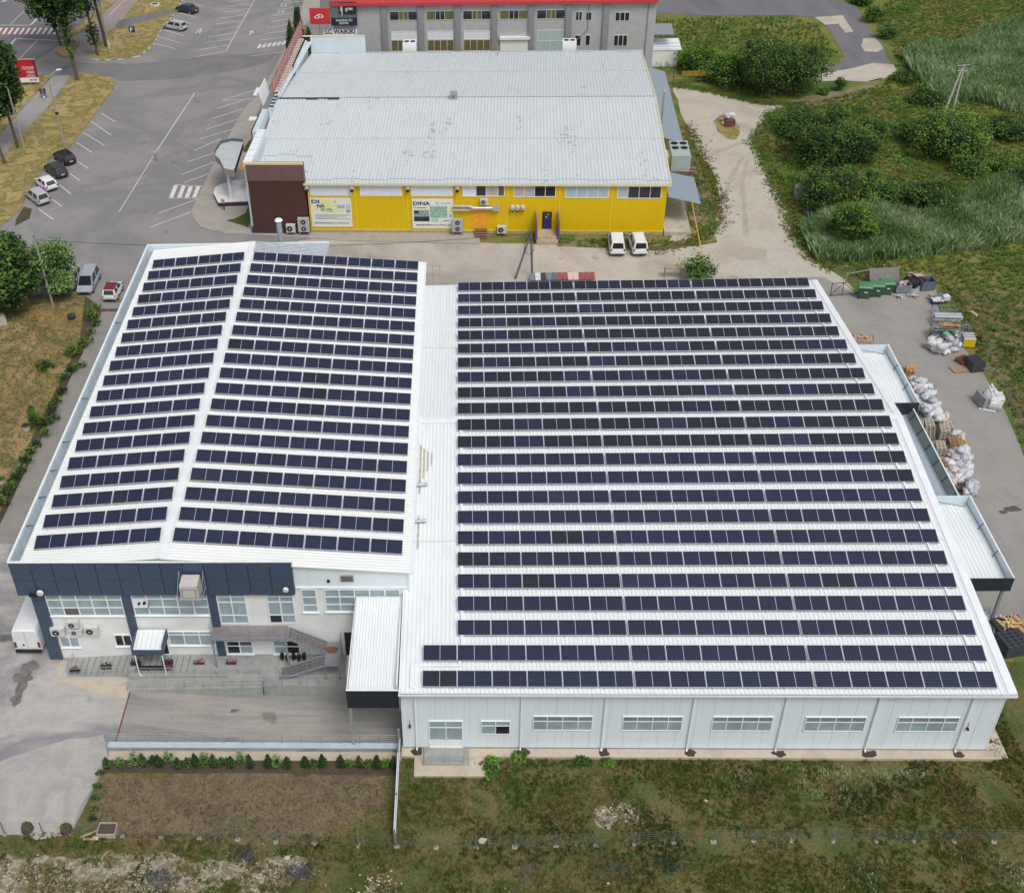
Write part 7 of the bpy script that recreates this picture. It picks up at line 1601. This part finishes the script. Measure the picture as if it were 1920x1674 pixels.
mb.box(-.5,.5,-.5,-.46,0,.5); mb.box(-.5,.5,.5,.54,0,.5); mb.box(-.54,-.5,-.5,.54,0,.5); mb.box(.5,.54,-.5,.54,0,.5); mb.build('slats',t)
def slotted(lab,u,v,rz,sz=(1.3,1.3,1.0)):
    t=thing('slotted_container',lab,'container',(*G2(u,v),.01),R(rz)); w,d,h=sz; mb=MB().use(dkp); mb.box(-w/2,w/2,-d/2,d/2,.0,h-.1); 
    for k in range(5): mb.box(-w/2+.02,w/2-.02,-d/2+.05+k*d/5,-d/2+.16+k*d/5,h-.099,h)
    for k in range(4): mb.box(-w/2+.05+k*w/4,-w/2+.17+k*w/4,-d/2+.02,d/2-.02,h-.097,h+.003)
    mb.build('body',t)
slotted('dark slotted plastic container right of the red-brown crate',1824,690,12,(1.3,1.6,1.1))
slotted('big black slotted container beside the grass at the lower right',1893,1215,14,(1.9,1.7,1.1))
t=thing('plywood_sheet','single flat plywood sheet lying on the yard','board',(*G2(1802,693),.012),R(12)); MB().use(mat('plywood',(158,136,112),.85,.1,3)).box(-1.0,1.0,-.5,.5,.05,.12).build('sheet',t)
t=thing('ladder_frame','pale green ladder-like frame leaning at the fence','frame',(*G2(1848,703),.0),R(-58)); mb=MB().use(mat('pale_green_tube',(0,0,0)))
for y in (0,.7): mb.tube((-1.5,y,.1),(1.3,y,1.1),.035,.035,5)
for k in range(5): mb.tube((-1.3+k*.55,0,.18+k*.19),(-1.3+k*.55,.7,.18+k*.19),.03,.03,5)
mb.build('rungs',t)
t=thing('wrapped_equipment','bulky item under a torn translucent plastic bag at the yard edge','wrapped load',(*G2(1858,768),.01)); mb=MB().use(mat('film_white',(200,204,206),.35,.12,3)); mb.blob((.3,.9,.7),(.95,1.3,.85),14,9,wob=.45,seed=2); mb.use(mat('film_grey',(146,146,146),.4,.2,3)); mb.rbox((-.5,.8,.6),(1.0,1.6,1.1),.2,.1); mb.use(whp); mb.tube((.2,.2,1.5),(.3,1.8,1.6),.12,.12,8); mb.tube((-.1,.3,1.45),(.0,1.5,1.55),.08,.08,8); mb.tube((-1.1,.1,.06),(.3,-.4,.06),.1,.1,6); mb.use(black); mb.tube((-.6,.1,.3),(-.2,1.0,1.3),.035); mb.tube((-.3,.1,.3),(-.7,1.0,1.3),.035); mb.build('cover',t)
# pallets: stacks where every pallet is its own object
def make_pallet(m):
    mb=MB().use(m)
    for k in range(6): mb.box(-.6+k*.218,-.6+k*.218+.11,-.4,.4,.122,.144)
    for y in(-.4,-.05,.3): mb.box(-.6,.6,y,y+.1,.1,.1215)
    b=MB().use(m)
    for x in(-.6,-.05,.5):
        for y in(-.4,-.05,.3): b.box(x,x+.1,y,y+.1,.022,.0995)
    for y in(-.4,-.05,.3): b.box(-.6,.6,y,y+.1,0,.0215)
    o=mb.build('pallet'); c=b.build('pallet_base',o); o['category']='pallet'; return o
PG=make_pallet(woodgrey); PO=make_pallet(woodor); PR=make_pallet(mat('brown_pallet',(150,120,96),.9,.2,4)); pu={PG:False,PO:False,PR:False}
def stack(u,v,n,P,rz,place,lean=0.0,pt=None,k0=0):
    x,y=pt or G2(u,v)
    for i in range(n):
        put(P,pu[P],(x+random.uniform(-.015,.015)+lean*i,y+random.uniform(-.015,.015),.012+.15*i),R(rz+random.uniform(-1.2,1.2)),('top' if i==n-1 else 'bottom' if i==0 else ordn(i+1)+' from bottom')+' pallet of '+place,'pallets stacked along the annexe'); pu[P]=True
stack(1742,818,11,PG,80,'the leaning grey stack beside the second canopy',-.03)
stack(1765,824,9,PG,82,'the grey stack right of the leaning one')
stack(1783,846,8,PR,84,'the brown stack nearest the open yard')
stack(1758,856,9,PG,80,'the grey stack behind the annexe parapet, middle')
stack(1768,880,6,PR,82,'the low brown stack at the sacks')
stack(1802,836,3,PO,86,'the small orange stack by the sacks')
stack(1773,812,7,PG,83,'the pale stack among the upper sacks')
stack(1706,699,4,PO,70,'the orange stack with broken slats behind the canopy')
stack(1805,905,1,PR,80,'the single wooden base under the blue sack')
stack(1815,930,1,PG,80,'the single base under the last sack group')
t=thing('wooden_tray','pale wooden tray pallet with a timber lump, behind the second canopy','pallet',(*G2(1619,637),.012),R(-12)); mb=MB().use(mat('pinkish_wood',(186,156,136),.85,.12,3)); 
for k in range(6): mb.box(-.9+k*.3,-.9+k*.3+.25,-.6,.6,.14,.18)
mb.box(-.92,.92,-.64,-.6,.05,.3); mb.box(-.92,.92,.6,.64,.05,.3); mb.box(-.95,-.92,-.64,.64,.05,.3); mb.box(.92,.95,-.64,.64,.05,.3); mb.rbox((.1,.1,.3),(.2,.9,.2),.5); mb.rbox((-.2,0,.3),(.9,.2,.16),.5); mb.build('slats',t)
# sacks
sackm=[mat('sack_white',(210,210,212),.5,.16,5),mat('sack_grey',(176,176,186),.5,.2,5),mat('sack_blue',(196,202,210),.5,.16,5),mat('sack_cream',(202,192,184),.6,.14,5)]
def make_sack(m,seed):
    mb=MB().use(m); mb.blob((0,0,.3),(.42,.3,.3),12,8,wob=.55,seed=seed); mb.tube((.36,0,.36),(.52,.02,.44),.09,.05,6); o=mb.build('sack',smooth=True); o['category']='sack'; return o
SK=[make_sack(m,i*3.7) for i,m in enumerate(sackm)]; su={s:False for s in SK}
def sacks(pts,place,rnd,spread=1):
    nm=('first','second','third','fourth','fifth','sixth','seventh','eighth','ninth','tenth','eleventh','twelfth','thirteenth','fourteenth','fifteenth','sixteenth')
    cn=('white','grey','pale blue','cream')
    for i,(dx,dy,dz) in enumerate(pts):
        s=SK[rnd.choice((0,0,0,1,1,1,2,3))]; put(s,su[s],(dx,dy,dz),rnd.random()*6.28,nm[i]+' sack, '+cn[SK.index(s)]+', in '+place,'plastic sacks piled in the yard',(rnd.uniform(1.0,1.55),rnd.uniform(1.0,1.5),rnd.uniform(.9,1.3))); su[s]=True
rnd=random.Random(77)
def spread_px(L,z=.012): return [(*G2(u,v,zz),zz) for u,v,zz in L]
sacks(spread_px([(1745,655,0),(1758,662,0),(1772,664,0),(1786,660,0),(1795,650,0),(1748,640,0),(1760,645,.4),(1775,650,.4),(1745,648,.45),(1788,648,.45),(1800,640,0),(1766,655,.8),(1752,632,0),(1798,632,.3),(1780,640,.9),(1790,628,.2)]),'the large heap by the scrap rack',rnd)
sacks(spread_px([(1712,726,0),(1722,724,0),(1718,718,.4),(1710,716,0),(1728,718,0)]),'the big bundle next to the orange pallets',rnd)
sacks(spread_px([(1724,745,0),(1735,740,0),(1728,755,0),(1742,752,0),(1734,748,.45),(1746,762,0),(1750,770,0),(1738,768,.4),(1726,770,0),(1757,775,0),(1763,785,0),(1768,795,0),(1754,765,.45),(1700,778,0),(1770,805,0)]),'the long row beside the second canopy',rnd)
sacks(spread_px([(1780,850,0),(1790,855,0),(1800,862,0),(1787,842,.45),(1798,848,.45),(1808,855,0),(1782,862,0),(1793,870,0),(1806,872,0),(1785,875,0),(1797,882,0),(1775,885,0),(1788,890,0),(1780,900,0),(1792,862,.5),(1765,870,0)]),'the heap between brown pallets and the blue sack',rnd)
sacks(spread_px([(1706,742,0),(1714,752,0),(1720,762,0),(1716,735,0),(1728,732,0),(1740,730,.0),(1744,742,.4),(1750,782,0),(1742,785,0),(1758,790,.3),(1772,785,0),(1776,800,0),(1766,808,0),(1735,776,.4),(1722,740,.5),(1748,756,.5)]),'the layer against the second canopy wall',rnd)
sacks(spread_px([(1792,818,0),(1800,826,0),(1808,846,0),(1812,864,0),(1814,880,0),(1804,892,0),(1794,900,0),(1784,910,0),(1776,903,0),(1796,874,.5),(1804,864,.5),(1788,884,.5),(1780,872,.5),(1812,895,0),(1772,896,.3),(1802,905,0)]),'the outer layer beside the brown and orange pallets',rnd)
sacks(spread_px([(1812,925,0),(1822,928,0),(1826,918,0),(1816,915,.4),(1824,908,.3)]),'the last group in the open yard',rnd)
t=thing('green_sheet','green plastic sheet draped on the sack heap','sheet',(*G2(1776,650),1.0),R(20)); MB().use(mat('sheet_green',(112,168,136),.5,.1,2)).rbox((0,.2,.25),(1.1,1.0,.04),.4,.3,.3).build('sheet',t)
# brown roots pile and white profiles by the near canopy
t=thing('branch_pile','tangled brown branches beside the last sack group','branches',(*G2(1800,922),.01)); mb=MB().use(mat('brown_branch',(112,84,66),.9,.2,4)); rnd2=random.Random(5)
for k in range(26): a=rnd2.random()*6.28; mb.tube((0,0,.1),(math.cos(a)*rnd2.uniform(.4,.8),math.sin(a)*rnd2.uniform(.3,.6),rnd2.uniform(.1,.8)),.04,.02,4)
mb.build('branch',t)
t=thing('profile_bundle','white plastic profiles leaning under the near canopy post','profiles',(*G2(1862,1190),.01),R(78)); mb=MB()
for k in range(9): mb.use((whp,greyb,whp)[k%3]); mb.rbox((rnd2.uniform(-.3,.6),-.6+k*.16,.15+rnd2.random()*.3),(rnd2.uniform(2.2,3.8),.12,.08),rnd2.uniform(-.06,.06),rnd2.uniform(-.1,.1))
mb.build('profile',t)
t=thing('firewood_crate','dark crate filled with pale split wood at the lower right','crate',(*G2(1890,1185),.01),R(10)); mb=MB().use(dkp); mb.box(-1.1,1.1,-.9,.9,0,.75); mb.build('crate_body',t); mb=MB().use(mat('split_wood',(214,184,136),.85,.15,4))
for k in range(26): mb.rbox((rnd2.gauss(-.1,.35),rnd2.gauss(.1,.28),.8+rnd2.random()*.35),(.7,.08,.07),rnd2.random()*3.1,rnd2.uniform(-.4,.4))
mb.build('firewood',t)
t=thing('timber_boards','long brown boards leaning over the firewood crate','boards',(*G2(1920,1200),.01),R(-60)); mb=MB()
for k in range(7): mb.use((woodor,MATS['red_brown_board'],wood)[k%3]); mb.rbox((0,-.5+k*.17,.7+k*.03),(3.0,.14,.06),.03*k,.22)
mb.build('board',t)
# rear edge objects behind the warehouse
t=thing('roof_tile_stack','stack of red and grey corrugated sheets behind the warehouse rear edge','sheets',(*G2(1060,536),0)); mb=MB(); x0=-3.6
for k in range(12): mb.use((greyb,whp,dkp,greyb,MATS['slate_plastic'],mat('dull_red_sheet',(150,84,82),.7,.12,2),MATS['dull_red_sheet'],mat('pale_pink_board',(214,190,180),.7),MATS['pale_pink_board'],MATS['dull_red_sheet'],MATS['dull_red_sheet'],MATS['dull_red_sheet'])[k]); mb.rbox((x0+k*.6,.9,.7),(.56,1.2,.1),0,0,.2)
mb.use(steelgrey); mb.box(-3.6,3.2,.9,1.3,0,.5); mb.build('sheet',t)
t=thing('wooden_trestle','yellowish wooden trestle frame left of the green bush behind the warehouse','frame',(*G2(1262,524),0)); mb=MB().use(wood); mb.box(-1.0,1.0,0,.8,1.3,1.42)
for x in(-.9,.9):
    for y in(.05,.75): mb.tube((x,y,0),(x,y,1.3),.05,.05,5)
mb.build('trestle',t)
t=thing('roof_ladder','rusty ladder hoops at the rear corner between the two roofs','ladder',(1.25,52.4,5.9)); mb=MB().use(mat('rusty_ladder',(176,142,120),.7,.1,3))
for x in(0,.75): mb.tube((x,0,-.3),(x,0,2.6),.03,.03,5)
for z in(0,.7,1.6,2.6): mb.tube((0,0,z),(.75,0,z),.03,.03,5)
mb.build('rungs',t)
t=thing('yellow_frame','bent yellow tube frame at the dock corner of the yellow building','frame',(*G2(1288,450),0)); mb=MB().use(MATS['yellow_pole'])
for a,b in (((-1.1,0,0),(-1.1,0,1.1)),((-1.1,0,1.1),(.3,.6,1.4)),((.3,.6,1.4),(.9,0,1.0)),((.9,0,1.0),(.6,0,0)),((.9,0,1.0),(-.9,0,.5)),((.3,.6,1.4),(.2,.6,0))): mb.tube(a,b,.04,.04,5)
mb.build('tubes',t)
# items in the waste land and track
t=thing('trash_container','rusty container heaped with white bags on the grass islet','waste container',(*G2(1367,236),0)); mb=MB().use(mat('rust_plate',(0,0,0))); mb.box(-.7,.7,-.5,.5,0,.9); mb.build('body',t)
mb=MB()
for k in range(11): mb.use(sackm[k%3]); mb.blob((rnd2.uniform(-.7,.7),rnd2.uniform(-.2,1.6),1.0+rnd2.random()*.3 if k<5 else .3),(.4,.36,.3),8,6,wob=.4,seed=k)
mb.build('rubbish',t)
t=thing('metal_barrel','grey-blue plastic tank lying beside the dark bush at the track','tank',(*G2(1498,372),.1)); mb=MB().use(mat('blue_grey_plate',(0,0,0))); mb.tube((0,0,0),(0,0,1.5),.75,.75,14); mb.use(greyb); mb.tube((0,0,1.5),(0,0,1.62),.6,.3,12); mb.build('shell',t)
box_crate('crate','black-framed dark box lost in the grass below the grey tank','crate',1517,407,(1.6,1.2,.6),dkp,5,True,None)
t=thing('rusty_rail','low rusty pipe rail with yellow panels under the bright green tree','rail',(*G2(1325,156),0)); mb=MB().use(mat('gate_brown',(0,0,0)))
for x in(-5,-1,2.5): mb.tube((x,0,0),(x,0,2.0),.06,.06,6)
mb.tube((-5,0,.6),(4.5,0,.6),.06,.06,6); mb.use(mat('dull_yellow_panel',(150,124,50),.7,.2,2)); mb.box(-3.8,2.4,.02,.06,1.1,1.9); mb.build('rail_tubes',t)
for i,(u,v) in enumerate(((195,588),(214,588))):
    x,y=G2(u+3,v-5); tag(MB().use(mat('brown_bumper',(112,92,84),.9,.15,3)).box(-.55,.55,-.14,.14,0,.22).build('wheel_stop',None,(x,y,.01)),('left','right')[i]+' of two brown wheel stops across the side lane','wheel stop')
x,y=G2(2,600); tag(MB().use(concrete).box(-.9,.9,-.6,.6,0,.9).build('concrete_block',None,(x,y-1.0,.05),(0,0,.5)),'pale concrete block under the broad dark tree at the left edge','block')
for i,(u,v) in enumerate(((905,1577),(1323,1500),(1140,1655),(180,1571),(538,1608))):
    x,y=G2(u,v); s=(.25,.12,.1,.2,.18)[i]; mb=MB().use(mat('pale_stone',(196,186,168),.95,.15,4)); mb.blob((0,0,s*.3),(s*1.2,s*.8,s*.45),9,6,wob=.7,seed=i); tag(mb.build('stone',None,(x,y,-.02)),('pale stone below the fence right of the divider','pale broken stones in the meadow before the warehouse','small white stone at the bottom edge, right half','small pale stone beside the wooden soil box','pale stone right of the bare plot, below the fence')[i],'stone')
mb=MB().use(MATS['pale_stone']); rnd2=random.Random(9)
for k in range(420):
    cx,cy,rx,ry=rnd2.choice(((-20,-10,5,1.5),(-14,-10.3,3.5,1.4),(-7.6,-9.6,1.9,1.1),(-1.2,-10.4,1.1,.9),(-24,-10,3,1.3))); x=cx+rnd2.gauss(0,rx*.6); y=cy+rnd2.gauss(0,ry*.6); s=rnd2.uniform(.02,.09); mb.blob((x,y,s*.3),(s,s*.8,s*.5),6,4)
for k in range(60): x=14+rnd2.gauss(0,.8); y=-5+rnd2.gauss(0,.45); s=rnd2.uniform(.03,.1); mb.blob((x,y,s*.4),(s,s*.8,s*.6),6,4)
stuff(mb.build('gravel'),'scatter of pale pebbles in the near meadow','gravel')
# ---------------------------------------------------------------- light
w=bpy.data.worlds.new("World"); bpy.context.scene.world=w; w.use_nodes=True; nt=w.node_tree; bg_=nt.nodes['Background']
sky=nt.nodes.new('ShaderNodeTexSky'); sky.sky_type='NISHITA'; sky.sun_disc=False; sky.sun_elevation=R(58); sky.sun_rotation=R(150); sky.air_density=1.0; sky.dust_density=4.0; sky.ozone_density=1.0
hs=nt.nodes.new('ShaderNodeHueSaturation'); hs.inputs['Saturation'].default_value=.35
nt.links.new(sky.outputs[0],hs.inputs['Color']); nt.links.new(hs.outputs[0],bg_.inputs[0]); bg_.inputs[1].default_value=.12
sl_=bpy.data.lights.new('sun','SUN'); sl_.energy=1.3; sl_.angle=R(22); sl_.color=(1,.97,.92)
so=bpy.data.objects.new('sun',sl_); col.objects.link(so)
az=R(150); el=R(58); d=Vector((math.sin(az)*math.cos(el),math.cos(az)*math.cos(el),math.sin(el))); so.rotation_euler=d.to_track_quat('Z','Y').to_euler()
vs_=bpy.context.scene.view_settings; vs_.view_transform='Standard'; vs_.look='None'; vs_.gamma=1; vs_.use_curve_mapping=False; vs_.exposure=EXPO
bpy.context.scene.cycles.max_bounces=5
